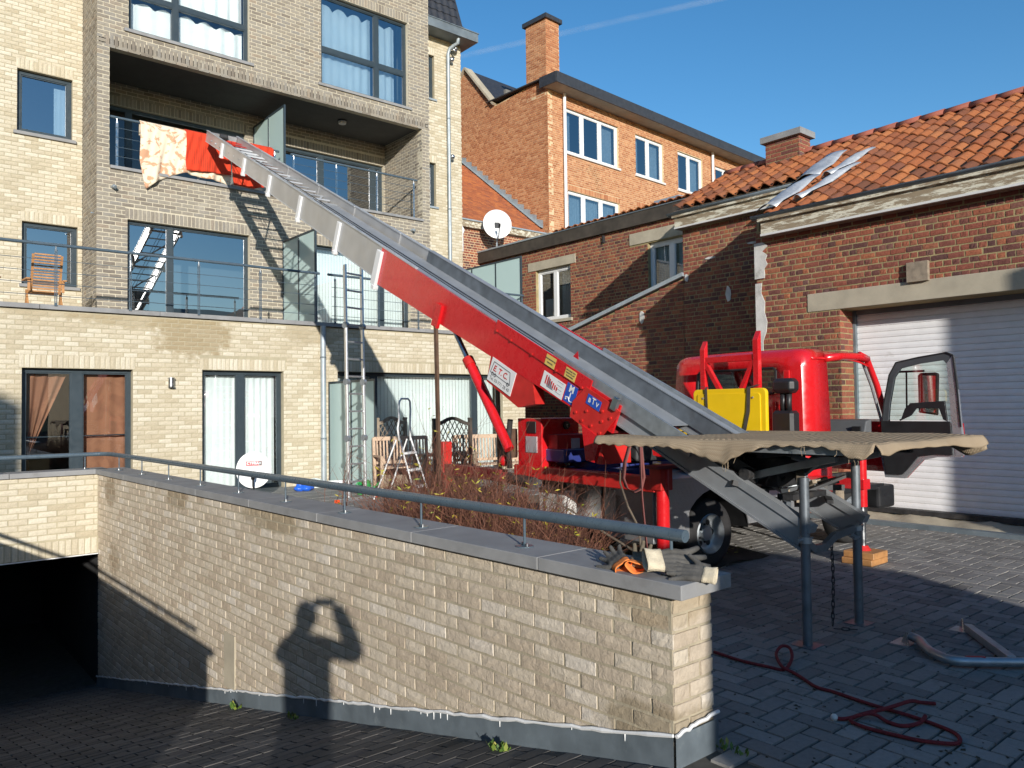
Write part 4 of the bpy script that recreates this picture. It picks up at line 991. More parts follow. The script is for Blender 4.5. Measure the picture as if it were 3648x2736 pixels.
# ------------------------------------------------------------------ blankets over the loggia rail
M['floral'] = cloth('floral_blanket', (.74, .63, .47), (.58, .32, .19), 5.5, .56, .03, 200)
def redcloth():
    mt, t, p, n, l = nodes('red_blanket'); pos = world_pos(n, l); sp = n.new('ShaderNodeSeparateXYZ'); l.new(pos, sp.inputs[0])
    wv = n.new('ShaderNodeTexWave'); wv.inputs['Scale'].default_value = 9; wv.bands_direction = 'X'; wv.inputs['Distortion'].default_value = 1.0; l.new(pos, wv.inputs['Vector'])
    f = maprange(n, l, wv.outputs['Fac'], .80, .95, 0, 1); nz = noise(n, l, pos, 1.7, 2); f = math2(n, l, 'MULTIPLY', f, maprange(n, l, nz, .48, .56, 0, .85))
    l.new(mixc(n, l, f, (.62, .045, .012), (.10, .02, .012)), p.inputs['Base Color']); p.inputs['Roughness'].default_value = .95; bump(n, l, p, noise(n, l, pos, 90, 3), .4, .006); return mt
M['redcloth'] = redcloth()
def lerp(tab, x):
    for (a, va), (b, vb) in zip(tab, tab[1:]):
        if a <= x <= b: return va+(vb-va)*(x-a)/(b-a)
    return tab[0][1] if x < tab[0][0] else tab[-1][1]
def blanket(label, x0, x1, ztop, bot, yoff, mat, ph, amp=.03, back=.25, nx=60):
    mb = MB()
    def fn(u, v):
        x = x0+(x1-x0)*u; b = lerp(bot, x)
        if v < .12: a = v/.12; return V3((x, 16.14+.034*math.cos(math.pi*a), ztop-.0+.03*math.sin(math.pi*a)-(back*(1-a) if a < .15 else 0)))
        t_ = (v-.12)/.88; z = ztop-(ztop-b)*t_
        w_ = amp*t_*(math.sin(x*11+ph)+.6*math.sin(x*23+ph*2+t_*2)) + .01*math.sin(x*40+t_*9)
        return V3((x+.02*math.sin(t_*5+ph)*t_, 16.10-yoff+w_-.03*t_, z))
    o = mb.grid(fn, nx, 26).build('blanket', mat, None, smooth=True, loc=((x0+x1)/2, 16.1, ztop-.4), solid=.012); tag(o, label, 'blanket')
blanket('beige floral blanket hanging over the loggia railing', 4.18, 5.95, 7.235, [(4.18,6.45),(4.28,5.90),(4.5,6.10),(4.78,6.27),(5.05,6.37),(5.3,6.33),(5.8,6.30),(5.95,6.22)], .03, 'floral', .4, .035)
blanket('red striped blanket hanging on the loggia railing next to the floral one', 5.03, 5.93, 7.25, [(5.03,6.42),(5.5,6.45),(5.93,6.47)], .085, 'redcloth', 1.2, .02)
blanket('second red blanket hanging behind the tip of the lift', 5.96, 6.87, 7.25, [(5.96,6.29),(6.4,6.28),(6.87,6.42)], .05, 'redcloth', 2.6, .02)
tag(MB().box((6.0,16.05,6.277),(6.45,16.3,6.34)).build('white_board', 'white', None, loc=(6.2,16.2,6.28)), 'white board lying on the loggia sill under the red blanket', 'board')
# ------------------------------------------------------------------ deck chairs on the terrace
def chair(label, x, y, rot):
    t = thing('garden_chair', (x, y, 3.2), label, 'chair', 'wooden garden chairs on the terrace')
    mt = Matrix.Translation((x,y,3.2)) @ Matrix.Rotation(rot, 4, 'Z')
    mb = MB(mt)
    for s in (-1, 1):
        MB(mt).bar((s*.25,.22,0),(s*.25,-.05,.44),.03,.045).build('leg', 'wood', t); MB(mt).bar((s*.25,-.25,0),(s*.25,.05,.46),.03,.045).build('leg', 'wood', t)
        MB(mt).bar((s*.27,-.28,.62),(s*.27,.22,.64),.055,.025).build('armrest', 'wood', t); MB(mt).bar((s*.25,-.22,.42),(s*.25,-.22,.62),.03,.04).build('arm_post', 'wood', t)
        MB(mt).bar((s*.21,-.14,.40),(s*.21,-.36,1.02),.035,.03,(0,1,0)).build('back_stile', 'wood', t)
    for i in range(13):
        a = i/12; MB(mt).box((-.195,-.165-.20*a-.012,.46+.55*a),(.195,-.15-.20*a,.478+.55*a+.006)).build('back_slat', 'wood', t)
    for i in range(8): MB(mt).box((-.23,-.15+i*.05,.42),(.23,-.115+i*.05,.44)).build('seat_slat', 'wood', t)
chair('slatted wooden garden chair seen from behind through the terrace railing', 2.43, 15.25, 0.0)
chair('wooden garden chair at the left edge of the terrace', 1.45, 15.3, -.7)
# ------------------------------------------------------------------ satellite dishes
def dish(label, c, n, r, words, arm=True):
    t = thing('satellite_dish', c, label, 'satellite dish'); c = V3(c); n = V3(n).normalized(); x = ZA.cross(n).normalized(); y = n.cross(x)
    mb = MB()
    def fn(u, v): a = 2*math.pi*u; rr_ = r*v; return c+x*(math.cos(a)*rr_*.92)+y*(math.sin(a)*rr_)+n*(.11*r*v*v*2-.16*r)
    mb.grid(fn, 40, 10).build('reflector', 'white', t, smooth=True, solid=.006)
    MB().tube([c-y*r*1.0+n*.02, c-y*r*.98+n*.2, c-y*r*.55+n*r*.85], .014, 8).build('arm', 'black', t); MB().cyl(c-y*r*.60+n*r*.80, c-y*r*.42+n*r*.98, .032, 10).build('feed_horn', 'black', t)
    MB().cyl(c-n*.15, c-n*.15-ZA*r*1.3, .022, 10).build('mast', 'galv', t); MB().obox(c-n*.11, (x, y, n), (.07, .09, .05)).build('mount', 'black', t)
    for (s, sz, dy, m_, b) in words:
        text(s, 'lettering', m_, t, c+y*dy+n*(-.16*r+.004+.22*r*(dy/r)**2+.016+(.012 if r < .4 else .022)), x, y, sz, bold=b)
    return t, x, y, n
M['print'] = plain('dark_print', (.06, .06, .07), .6, var=.05); M['greyprint'] = plain('grey_print', (.25, .25, .28), .6, var=.05); M['redprint'] = plain('red_print', (.5, .012, .02), .5, var=.05); M['blueprint'] = plain('blue_print', (.02, .08, .42), .4, var=.08); M['yellowprint'] = plain('yellow_sticker', (.68, .50, .13), .5, var=.08)
t, x, y, n = dish('white satellite dish with red lettering panel leaning behind the ramp coping', (4.97, 12.45, .60), (-.40, -.88, .22), .30, [('CYFRA+', .062, .11, 'white', .001)])
t2 = MB(); ctr = V3((4.97,12.45,.60))+y*.11+n*(-.016); t2.obox(ctr, (x, y, n), (.125, .036, .002)); t2.build('name_panel', 'redprint', t)
t2 = MB(); t2.obox(ctr+x*.098+n*.0003, (x, y, n), (.026, .034, .002)); t2.build('name_panel', 'black', t)
MB().cyl((4.99,12.56,.10),(4.99,12.56,.5),.02,8).build('foot', 'galv', t)
dish('white satellite dish mounted before the small tiled house', (14.33, 17.55, 6.93), (-.50, -.84, .22), .46, [('ARITRONICA.COM', .062, .12, 'greyprint', 0)])
pipe('vent_pipe', 'white plastic vent pipe beside the roof satellite dish', [(13.4,18.05,6.1),(13.4,18.05,6.62),(13.45,18.05,6.72),(13.42,18.1,6.85),(13.40,18.1,6.95)], .05, 'white')
# ------------------------------------------------------------------ ladders
def alu_ladder():
    t = thing('aluminium_ladder', (6.25, 11.35, .1), 'tall folding aluminium ladder standing upright under the lift boom', 'ladder')
    base = V3((6.22, 11.3, .1)); top = V3((6.30, 11.52, 3.95)); ax = (top-base).normalized(); sx = V3((.96, .28, 0)).normalized(); H_ = (top-base).length
    for s in (-1, 1): MB().bar(base+sx*(s*.19)+ax*.05, base+sx*(s*.19)+ax*H_, .032, .07, (0,1,0)).build('stile', 'alu', t, bev=.003)
    for k in range(13):
        c_ = base+ax*(.30+k*.285); MB().bar(c_-sx*.19, c_+sx*.19, .032, .028).build('rung', 'alu', t, bev=.003)
    for z in (1.0, 1.92, 2.85):
        for s in (-1, 1):
            c_ = base+ax*z+sx*(s*.19); MB().cyl(c_-sx*.03, c_+sx*.03, .055, 14).build('hinge', 'galv', t, smooth='auto')
    MB().bar(base-sx*.42+V3((0,0,.02)), base+sx*.42+V3((0,0,.02)), .05, .045).build('base_bar', 'alu', t)
    M['orangered'] = plain('orange_plastic', (.75, .09, .02), .45, var=.05)
    for s in (-1, 1): MB().bar(base+sx*(s*.40)+V3((0,0,.02)), base+sx*(s*.47)+V3((0,0,.02)), .055, .052).build('foot', 'orangered', t, bev=.004)
alu_ladder()
def step_ladder():
    t = thing('step_ladder', (6.95, 11.1, .1), 'white household step ladder with hooped handrail beside the shrub', 'ladder')
    o = V3((6.85, 10.9, .09)); K_ = 1.22; X = V3((.85, .5, 0)).normalized(); Y = V3((-.5, .85, 0)).normalized()
    def P(a, b, z): return o+(X*a+Y*b+ZA*z)*K_
    for s in (-1, 1):
        MB().tube([P(s*.21,-.30,0), P(s*.16,-.03,.82)], .014, 8).build('front_leg', 'white', t); MB().tube([P(s*.20,.34,0), P(s*.155,.02,.80)], .013, 8).build('rear_leg', 'white', t)
    pts = [P(-.16,-.03,.78), P(-.17,-.01,.95), P(-.14,-.02,1.08), P(-.17,-.03,1.22), P(-.155,-.03,1.30), P(-.10,-.03,1.345), P(.10,-.03,1.345), P(.155,-.03,1.31), P(.17,-.03,1.2), P(.17,-.02,1.0), P(.16,-.03,.78)]
    MB().tube(pts, .016, 10).build('hoop', 'white', t, smooth=True)
    for z, b in ((.62,-.09),(.40,-.165),(.18,-.24)):
        mb = MB(); h = P(0, b, z); mb.obox(h, (X, Y, ZA), (.175, .055, .016)); mb.build('tread', 'white', t, bev=.004)
step_ladder()
# ------------------------------------------------------------------ trellis planters, bench, small things on the terrace
def planter(label, c, X, w_, h_, mat, tm_):
    t = thing('trellis_planter', c, label, 'planter', 'wooden trellis planters'); c = V3(c); X = V3(X).normalized(); Y = V3((-X.y, X.x, 0)); hw_ = w_/2
    def P(a, b, z): return c+X*a+Y*b+ZA*z
    for s in (-1, 1):
        MB().bar(P(s*hw_,0,0), P(s*hw_,0,h_-.06), .055, .055, Y).build('post', mat, t); MB().obox(P(s*hw_,0,h_-.045), (X, Y, ZA), (.034,.034,.02)).build('post_cap', mat, t, bev=.008)
    for s in (-1, 1): MB().obox(P(0, .17*s-.0, .18), (X, Y, ZA), (hw_-.03, .012, .16)).build('box_board', mat, t)
    for s in (-1, 1): MB().obox(P(s*(hw_-.04), 0, .18), (X, Y, ZA), (.012, .155, .158)).build('box_board', mat, t)
    MB().obox(P(0,0,.30), (X, Y, ZA), (hw_-.06, .15, .02)).build('soil', 'soil', t)
    arch = [P(-hw_+.03+(w_-.06)*i/12, 0, h_-.13+.10*math.sin(math.pi*i/12)**2) for i in range(13)]
    mb = MB()
    for a, b in zip(arch, arch[1:]): mb.bar(a, b+(b-a)*.06, .045, .055)
    mb.build('arched_rail', mat, t)
    z0, z1 = .36, h_-.12; st_ = .075; n_ = int((w_+(z1-z0))/st_/1.35)
    for sgn in (1, -1):
        for i in range(-12, 24):
            a0 = -hw_+i*st_*1.25 if sgn > 0 else hw_-i*st_*1.25
            sl_ = .62*sgn; pts = []
            z = z0; x0_ = a0; x1_ = a0+sl_*(z1-z0)
            lo, hi = -hw_+.02, hw_-.02; t0, t1 = 0.0, 1.0
            d_ = x1_-x0_
            ta, tb = sorted(((lo-x0_)/d_, (hi-x0_)/d_)); t0, t1 = max(0, ta), min(1, tb)
            if t1-t0 < .06: continue
            q0 = x0_+d_*t0; q1 = x0_+d_*t1
            MB().bar(P(q0, .006*sgn, z0+(z1-z0)*t0), P(q1, .006*sgn, z0+(z1-z0)*t1+.05*math.sin(math.pi*(q1+hw_)/w_)), .008, .018, Y).build('lath', tm_, t)
planter('pale wooden trellis planter next to the ground floor glass screen', (7.68, 12.62, .1), (1, .0, 0), .60, 1.33, 'oldwood', 'oldwood')
planter('dark weathered trellis planter standing before the white blinds', (7.92, 11.0, .1), (1, -.05, 0), .74, 1.32, 'darkwood', 'darkwood')
def bench(label, c, X, w_):
    t = thing('garden_bench', c, label, 'bench', 'slatted garden benches'); c = V3(c); X = V3(X).normalized(); Y = V3((-X.y, X.x, 0))
    def P(a, b, z): return c+X*a+Y*b+ZA*z
    for s in (-1, 1):
        MB().bar(P(s*w_/2,.2,0), P(s*w_/2,.28,.95), .05, .05, Y).build('leg', 'bench', t); MB().bar(P(s*w_/2,-.22,0), P(s*w_/2,-.22,.62), .05, .05, Y).build('leg', 'bench', t)
        MB().bar(P(s*w_/2,-.26,.63), P(s*w_/2,.25,.63), .06, .03).build('armrest', 'bench', t)
    MB().bar(P(-w_/2,.28,.93), P(w_/2,.28,.93), .04, .07).build('top_rail', 'bench', t); MB().bar(P(-w_/2,.24,.5), P(w_/2,.24,.5), .04, .05).build('lower_rail', 'bench', t)
    n_ = int(w_/.06)
    for i in range(1, n_): MB().bar(P(-w_/2+i*w_/n_,.245,.5), P(-w_/2+i*w_/n_,.28,.92), .03, .012, Y).build('back_slat', 'bench', t)
    for i in range(7): MB().bar(P(-w_/2,-.2+i*.065,.43), P(w_/2,-.2+i*.065,.43), .05, .02).build('seat_slat', 'bench', t)
M['bench'] = plain('sun_bleached_wood', (.50, .36, .25), .75, var=.2, vscale=8)
bench('slatted wooden garden bench half hidden by the shrub, left of the dark planter', (7.55, 11.95, .1), (1, -.25, 0), 1.0)
bench('slatted wooden garden bench half hidden by the shrub, right of the dark planter', (9.0, 11.3, .1), (1, -.3, 0), 1.25)
t = thing('garden_table', (8.1, 11.6, .1), 'grey garden table behind the dark trellis planter', 'table')
MB().box((7.55,11.35,.72),(8.75,11.75,.76)).build('table_top', 'oldwood', t)
for x_, y_ in ((7.6,11.4),(8.7,11.4),(7.6,11.7),(8.7,11.7)): MB().box((x_-.03,y_-.03,.1),(x_+.03,y_+.03,.72)).build('leg', 'oldwood', t)
M['bluebag'] = plain('blue_plastic_bag', (.02, .12, .62), .35, var=.25, vscale=14); M['greenp'] = plain('green_plastic', (.02, .30, .07), .4, var=.1); M['whitebag'] = plain('white_plastic_bag', (.6, .65, .62), .4, var=.2, vscale=10, dirt=((.1, .35, .2), 8, .56, .8))
def bag(label, c, s, mat):
    rnd = random.Random(int(c[0]*100)); ph = [rnd.uniform(0, 6) for _ in range(6)]; c = V3(c)
    def fn(u, v):
        a = 2*math.pi*u; b = math.pi*v; r = 1+.12*math.sin(3*a+ph[0])+.10*math.sin(5*a+ph[1]+4*v)+.1*math.sin(7*v*3+ph[2])+.05*math.sin(13*a+9*v)
        return c+V3((math.cos(a)*math.sin(b)*r*s[0], math.sin(a)*math.sin(b)*r*s[1], max(-.42, -math.cos(b))*s[2]*(1+.1*math.sin(4*a+ph[3]))+.42*s[2]))
    tag(MB().grid(fn, 40, 20).build('plastic_bag', mat, None, smooth=True, loc=c), label, 'bag')
bag('blue plastic bag lying on the terrace behind the handrail', (6.25, 13.3, .1), (.17, .13, .11), 'bluebag')
bag('white and green plastic bag next to the blue one', (6.62, 13.65, .1), (.19, .13, .12), 'whitebag')
t = thing('wash_basin', (6.95, 13.45, .1), 'shallow white basin on the terrace beside the plastic bags', 'basin')
MB().lathe((6.95,13.45,.1), ZA, [(0,.01),(.20,.01),(.26,.09),(.28,.095),(.28,.105),(.25,.10),(.19,.025),(0,.02)], 30).build('bowl', 'white', t, smooth='auto')
t = thing('watering_can', (6.75, 11.95, .1), 'green plastic watering can beside the foot of the aluminium ladder', 'watering can')
MB().lathe((6.72,11.95,.1), ZA, [(0,0),(.12,0),(.125,.02),(.11,.22),(.06,.25),(.06,.24),(.1,.2),(.0,.05)], 20).build('body', 'greenp', t, smooth='auto')
MB().tube([(6.82,11.95,.15),(6.95,11.93,.24),(7.06,11.91,.33)], .018, 8, True, [.025,.016,.03]).build('spout', 'greenp', t, smooth=True); MB().tube([(6.60,11.95,.17),(6.55,11.95,.26),(6.63,11.95,.34),(6.75,11.95,.35),(6.80,11.95,.30)], .013, 8).build('handle', 'greenp', t, smooth=True)
mb = MB().cham((6.42,10.05,.05),(6.78,10.25,.18),.02); tag(mb.build('stone_block', 'concrete', None, loc=(6.6,10.15,.05)), 'rough pale stone block at the edge of the garden bed', 'stone')
# ------------------------------------------------------------------ the furniture lift
LA = V3((4.72, 2.67, .79)); LB = V3((5.25, 15.7, 7.174)); LD = (LB-LA).normalized(); LW = LD.cross(ZA).normalized(); LN = LW.cross(LD)
def LP(s, w_=0, n=0): return LA+LD*s+LW*w_+LN*n
LWD = .75
lift = thing('furniture_lift', LP(2.2, .37, -.8), 'long telescopic furniture lift reaching from the truck up to the loggia', 'lift')
def beam(mb, s0, s1, w0, w1, n0, n1, n0b=None, n1b=None):
    n0b = n0 if n0b is None else n0b; n1b = n1 if n1b is None else n1b
    vs = [LP(s, w_, n) for s, (na, nb_) in ((s0, (n0, n1)), (s1, (n0b, n1b))) for w_ in (w0, w1) for n in (na, nb_)]
    mb.add(vs, [(0,1,3,2),(4,6,7,5),(0,4,5,1),(2,3,7,6),(1,5,7,3),(0,2,6,4)]); return mb
M['liftgrey'] = plain('grey_lift_steel', (.33, .345, .36), .42, .35, var=.14, vscale=3)
M['liftpale'] = plain('pale_lift_alloy', (.47, .47, .47), .42, .5, var=.14, vscale=2.5, dirt=((.38, .36, .33), 1.6, .56, .4))
# outer red mast: two side plates with folded edges
for w0, w1 in ((-.022, .0), (LWD, LWD+.022)):
    beam(MB(), 1.78, 6.25, w0, w1, .0, -.25, .02, -.435).build('mast_side', 'red', lift)
for w0, w1 in ((-.034, -.022), (LWD+.022, LWD+.034)):
    beam(MB(), 2.16, 3.64, w0, w1, .055, -.062).build('cover_plate', 'red', lift, bev=.003)
beam(MB(), 1.78, 6.2, .0, LWD, -.235, -.25, -.40, -.43).build('mast_floor', 'darkred', lift)
for s in (2.25, 2.62, 3.0, 3.35, 3.6): MB().cyl(LP(s,-.034,-.052), LP(s,-.046,-.052), .012, 8).build('bolt', 'redworn', lift)
# guide rails running down to the ground props
for w0 in (.005, LWD-.075):
    beam(MB(), -.06, 6.3, w0, w0+.07, .02, -.035).build('guide_rail', 'liftgrey', lift)
    beam(MB(), -.02, 6.3, w0+.012, w0+.058, -.04, -.155).build('guide_web', 'liftgrey', lift)
    beam(MB(), -.06, 6.3, w0, w0+.07, -.157, -.175).build('guide_flange', 'liftgrey', lift)
for w0, w1, s0, s1 in ((-.01, .004, 1.0, 2.75), (LWD-.004, LWD+.012, .95, 2.9)):
    beam(MB(), s0, s1, w0, w1, -.05, .085).build('wear_plate', 'galv', lift)
beam(MB(), 1.0, 6.3, LWD-.082, LWD-.076, -.10, .045).build('chute_wall', 'darkgalv', lift); beam(MB(), 1.0, 6.3, LWD-.09, LWD-.01, .045, .055).build('chute_flange', 'liftgrey', lift)
# telescoping sections
secs = [(5.4, 7.58, .40, .012), (7.2, 9.07, .345, .028), (8.7, 10.5, .30, .044), (10.1, 11.9, .262, .06), (11.5, 13.3, .228, .075), (12.9, 14.5, .20, .09)]
for k, (s0, s1, dp, ins) in enumerate(secs):
    for w0, w1, fl in ((ins-.02, ins, 1), (LWD-ins, LWD-ins+.02, -1)):
        beam(MB(), s0, s1, w0, w1, .02, -dp+.02).build('section_side', 'liftpale', lift)
        beam(MB(), s0, s1, w0-.012, w1+.012, .035, .020).build('top_flange', 'aludull', lift)
        beam(MB(), s0, s1, w0-.006, w1+.012, -dp+.02, -dp+.008).build('bottom_flange', 'aludull', lift)
    if k < 5:
        for wa, wb_ in ((ins-.055, ins-.02), (LWD-ins+.02, LWD-ins+.055)):
            beam(MB(), s1-.075, s1+.02, wa, wb_, -.01, -dp-.005).build('collar', 'white', lift, bev=.006)
            beam(MB(), s1-.09, s1-.02, wa-.015, wb_+.015, -dp+.0, -dp-.05).build('collar_foot', 'white', lift, bev=.006)
        beam(MB(), s1-.05, s1, ins, LWD-ins, -dp-.005, -dp+.02).build('cross_beam', 'liftpale', lift)
for wa, wb_ in ((-.065, -.022), (LWD+.022, LWD+.065)):
    beam(MB(), 6.18, 6.30, wa, wb_, -.02, -.45).build('collar', 'white', lift, bev=.006); beam(MB(), 6.16, 6.24, wa-.012, wb_+.012, -.45, -.50).build('collar_foot', 'white', lift, bev=.006)
MB().cyl(LP(7.6,.03,-.46), LP(7.68,.03,-.42), .035, 12).build('marker_lamp', 'orangered', lift)
beam(MB(), 1.6, 9.2, .07, LWD-.07, -.10, -.106).build('chute_floor', 'liftgrey', lift)
s = 9.3; k = 0
while s < 14.4:
    dp = -.11
    mb = MB().cyl(LP(s, .05, dp), LP(s, LWD-.05, dp), .016, 8); mb.build('rung', 'aludull' if k % 2 else 'liftgrey', lift); s += .30; k += 1
for k, s in enumerate((7.3, 8.8, 10.3, 11.7, 13.0)):
    MB().bar(LP(s,.07,-.13), LP(s+1.1,LWD-.07,-.13), .03, .02, LN).build('brace', 'aludull', lift)
for w_ in (.34, .41): MB().cyl(LP(.6,w_,-.085), LP(14.35,w_,-.085), .006, 6).build('hoist_cable', 'darkmetal', lift)
beam(MB(), 14.42, 14.5, .10, LWD-.10, .01, -.08).build('head_plate', 'liftpale', lift); MB().cyl(LP(14.4,.3,-.03), LP(14.4,.45,-.03), .06, 16).build('head_pulley', 'darkmetal', lift)
rr = random.Random(3)
for s in (12.6, 12.95, 13.3, 13.65, 14.0): beam(MB(), s, s+.13, .12, LWD-.12, -.06, -.066).build('slide_strip', 'white' if rr.random() < .6 else 'redworn', lift)
# cheek plate, pivot leg and turntable
for w0, e in ((-.03, -.016), (LWD+.03, .016)):
    po = [(2.30,-.20),(2.28,-.34),(1.87,-.355),(1.75,-.04),(1.85,-.02),(2.2,-.02)]
    MB().prism([LP(a, w0, b) for a, b in po], LW*e).build('cheek_plate', 'redworn', lift)
    po = [(2.10,-.33),(1.93,-.58),(1.83,-.55),(1.85,-.33)]
    MB().prism([LP(a, w0+.004, b) for a, b in po], LW*e*2.2).build('pivot_leg', 'red', lift)
for a, b in ((2.22,-.27),(2.1,-.20),(2.0,-.29),(1.9,-.2),(1.93,-.12),(2.12,-.30),(1.82,-.13),(1.88,-.30)): MB().cyl(LP(a,-.04,b), LP(a,-.06,b), .013, 8).build('bolt', 'redworn', lift)
MB().obox(LP(1.82,-.05,.0), (LD, LW, LN), (.03,.02,.055)).build('latch', 'steel', lift, bev=.004)
# stickers
def sticker(name, s0, s1, n0, n1, mat, w_=-.035): return beam(MB(), s0, s1, w_-.002, w_, n0, n1).build(name, mat, lift)
SX, SY = -LD, LN
def stext(s_, x, n, size, mat, w_, **k): return text(s_, 'lettering', mat, lift, LP(x, w_, n), SX, SY, size, **k)
sticker('yellow_sticker', 2.80, 2.657, .040, -.058, 'yellowprint', -.0345); stext('PERSONENVERVOER', 2.728, .004, .0165, 'print', -.037, bold=.0006); stext('VERBODEN', 2.728, -.028, .0165, 'print', -.037, bold=.0006)
sticker('yellow_sticker', 2.508, 2.361, .037, -.053, 'yellowprint', -.0345); stext('GEVAARLIJK ZICH', 2.435, .018, .0165, 'print', -.037, bold=.0006); stext('ONDER DE LAST', 2.435, -.006, .0165, 'print', -.037, bold=.0006); stext('TE BEVINDEN', 2.435, -.031, .0165, 'print', -.037, bold=.0006)
sticker('load_chart', 2.785, 2.462, -.118, -.268, 'white', -.0225)
for k in range(7): beam(MB(), 2.72-.028*k, 2.735-.028*k, -.0265, -.0245, -.14-.008*k, -.225).build('chart_line', 'redprint', lift)
for k in range(4): beam(MB(), 2.49, 2.57, -.0265, -.0245, -.13-.034*k, -.133-.034*k).build('chart_line', 'greyprint', lift)
MB().prism([LP(2.70,-.0245,-.13), LP(2.70,-.0245,-.24), LP(2.60,-.0245,-.24)], -LW*.002).build('chart_wedge', 'greyprint', lift)
sticker('maker_logo', 2.447, 2.300, -.083, -.255, 'blueprint', -.0225); stext('M', 2.372, -.125, .085, 'white', -.025, bold=.004)
MB().bar(LP(2.372,-.0255,-.155), LP(2.372,-.0255,-.215), .003, .010, LD).build('logo_figure', 'white', lift); MB().tube([LP(2.425,-.0255,-.215), LP(2.39,-.0255,-.205), LP(2.36,-.0255,-.235), LP(2.315,-.0255,-.225)], .005, 6).build('logo_figure', 'white', lift); MB().cyl(LP(2.415,-.0255,-.228), LP(2.415,-.027,-.228), .009, 10).build('logo_figure', 'white', lift)
o = sticker('name_sticker', 2.144, 1.965, -.055, -.144, 'blueprint', -.049); k = o.modifiers.new('b', 'BEVEL'); k.width = .001
stext('B', 2.105, -.102, .052, 'white', -.0515, bold=.002); stext('T', 2.055, -.092, .075, 'white', -.0515, bold=.002); stext('V', 2.005, -.102, .052, 'white', -.0515, bold=.002)
MB().prism([LP(2.60,.09,.10), LP(2.56,.09,.165), LP(2.52,.09,.10)], LW*.003).build('warning_triangle', 'redprint', lift)
# name board below the mast
MB().prism([LP(a, -.018, b) for a, b in ((3.62,-.26),(2.95,-.22),(2.78,-.46),(3.0,-.60),(3.57,-.58))], LW*.12).build('tool_box', 'redworn', lift)
beam(MB(), 3.566, 3.155, -.026, -.019, -.312, -.555).build('name_board', 'white', lift)
ix = 3.36
for ch_, dx in (('E', .12), ('T', .03), ('C', -.06)): stext(ch_+'.', ix+dx, -.405, .085, 'redprint', -.0265, shear=.2, bold=.002)
stext('Tel. 03-771 28 40', ix, -.515, .048, 'print', -.0265)
mb = MB()
for a, b in (((3.52,-.345),(3.24,-.345)), ((3.54,-.46),(3.20,-.46)), ((3.52,-.345),(3.54,-.46)), ((3.24,-.345),(3.20,-.46))): mb.bar(LP(a[0],-.0275,a[1]), LP(b[0],-.0275,b[1]), .002, .006, LN)
mb.build('board_outline', 'print', lift)
for a in (3.50, 3.455, 3.23): MB().lathe(LP(a,-.0275,-.465), -LW, [(.013,0),(.019,0),(.019,.002),(.013,.002)], 14).build('board_wheel', 'print', lift)
M['rust'] = plain('rusty_steel', (.12, .07, .045), .75, .2, var=.3, vscale=8)
# hydraulic ram, prop legs, bracket
a, b = V3((5.02,6.0,1.15)), LP(4.55,.1,-.36); d = (b-a); 
MB().cyl(a, a+d*.70, .052, 16).build('ram_barrel', 'red', lift, smooth='auto'); MB().cyl(a+d*.66, a+d*.72, .062, 16).build('ram_collar', 'redworn', lift, smooth='auto'); MB().cyl(a+d*.7, b, .03, 12).build('ram_rod', 'steel', lift, smooth='auto')
MB().cyl(a+d*.02+V3((.06,0,0)), a+d*.66+V3((.07,0,0)), .012, 8).build('hose', 'rubber', lift)
beam(MB(), 4.62, 4.74, -.06, -.022, -.16, -.42).build('prop_bracket', 'red', lift)
for w_, x_ in ((-.045, 0), (LWD+.03, 0)):
    p = LP(4.66, w_, -.40); MB().bar(p, (p.x, p.y-.05, .12), .03, .045, YA).build('prop_leg', 'rust', lift) if 'rust' in M else None
# ground props, cross strut, chain
P1, P2 = V3((4.741,2.669,0)), V3((5.478,2.685,0))
for P_, h in ((P1, 1.09), (P2, 1.29)):
    o = MB().cyl(P_+ZA*.008, P_+ZA*h, .031, 16).build('prop', 'darkgalv', lift, smooth='auto'); MB().box(P_-V3((.075,.075,0)), P_+V3((.075,.075,.008))).build('base_plate', 'darkgalv', o); MB().cyl(P_+ZA*.665, P_+ZA*.705, .043, 16).build('clamp', 'galv', o, smooth='auto')
    MB().cyl(P_+V3((-.09,.0,.69)), P_+V3((.09,.0,.69)), .009, 8).build('clamp_bolt', 'galv', o)
mb = MB(); pts = [P1+V3((.04,.02,.66)), P1+V3((.16,.03,.60)), P1+V3((.30,.03,.60)), P1+V3((.42,.02,.66)), P2+V3((-.10,.0,.68)), P2+V3((-.03,0,.69))]
for a, b in zip(pts, pts[1:]): mb.bar(a, b, .035, .05)
mb.build('cross_strut', 'darkgalv', lift)
def link(c, ax, up, mb): 
    pts = [];
    for i in range(13):
        a = 2*math.pi*i/12; pts.append(c+ax*(math.cos(a)*.010)+up*(math.sin(a)*.021+ (.008 if math.sin(a) > 0 else -.008)))
    mb.tube(pts, .0035, 5, False)
k = 0; z = .60; cp_ = V3((5.12,2.69,0)); ch_ = None
while z > .07:
    mb = MB(); link(cp_+V3((.012*math.sin(k*.3),0,z)), XA if k % 2 else YA, ZA, mb); mb.build('chain_link', 'darkmetal', lift, smooth=True); z -= .040; k += 1
for i in range(3):
    mb = MB(); link(cp_+V3((.03+.03*i,-.02-.035*i,.03)), ZA if i % 2 else YA, V3((.6,-.8,0)), mb); mb.build('chain_link', 'darkmetal', lift, smooth=True)
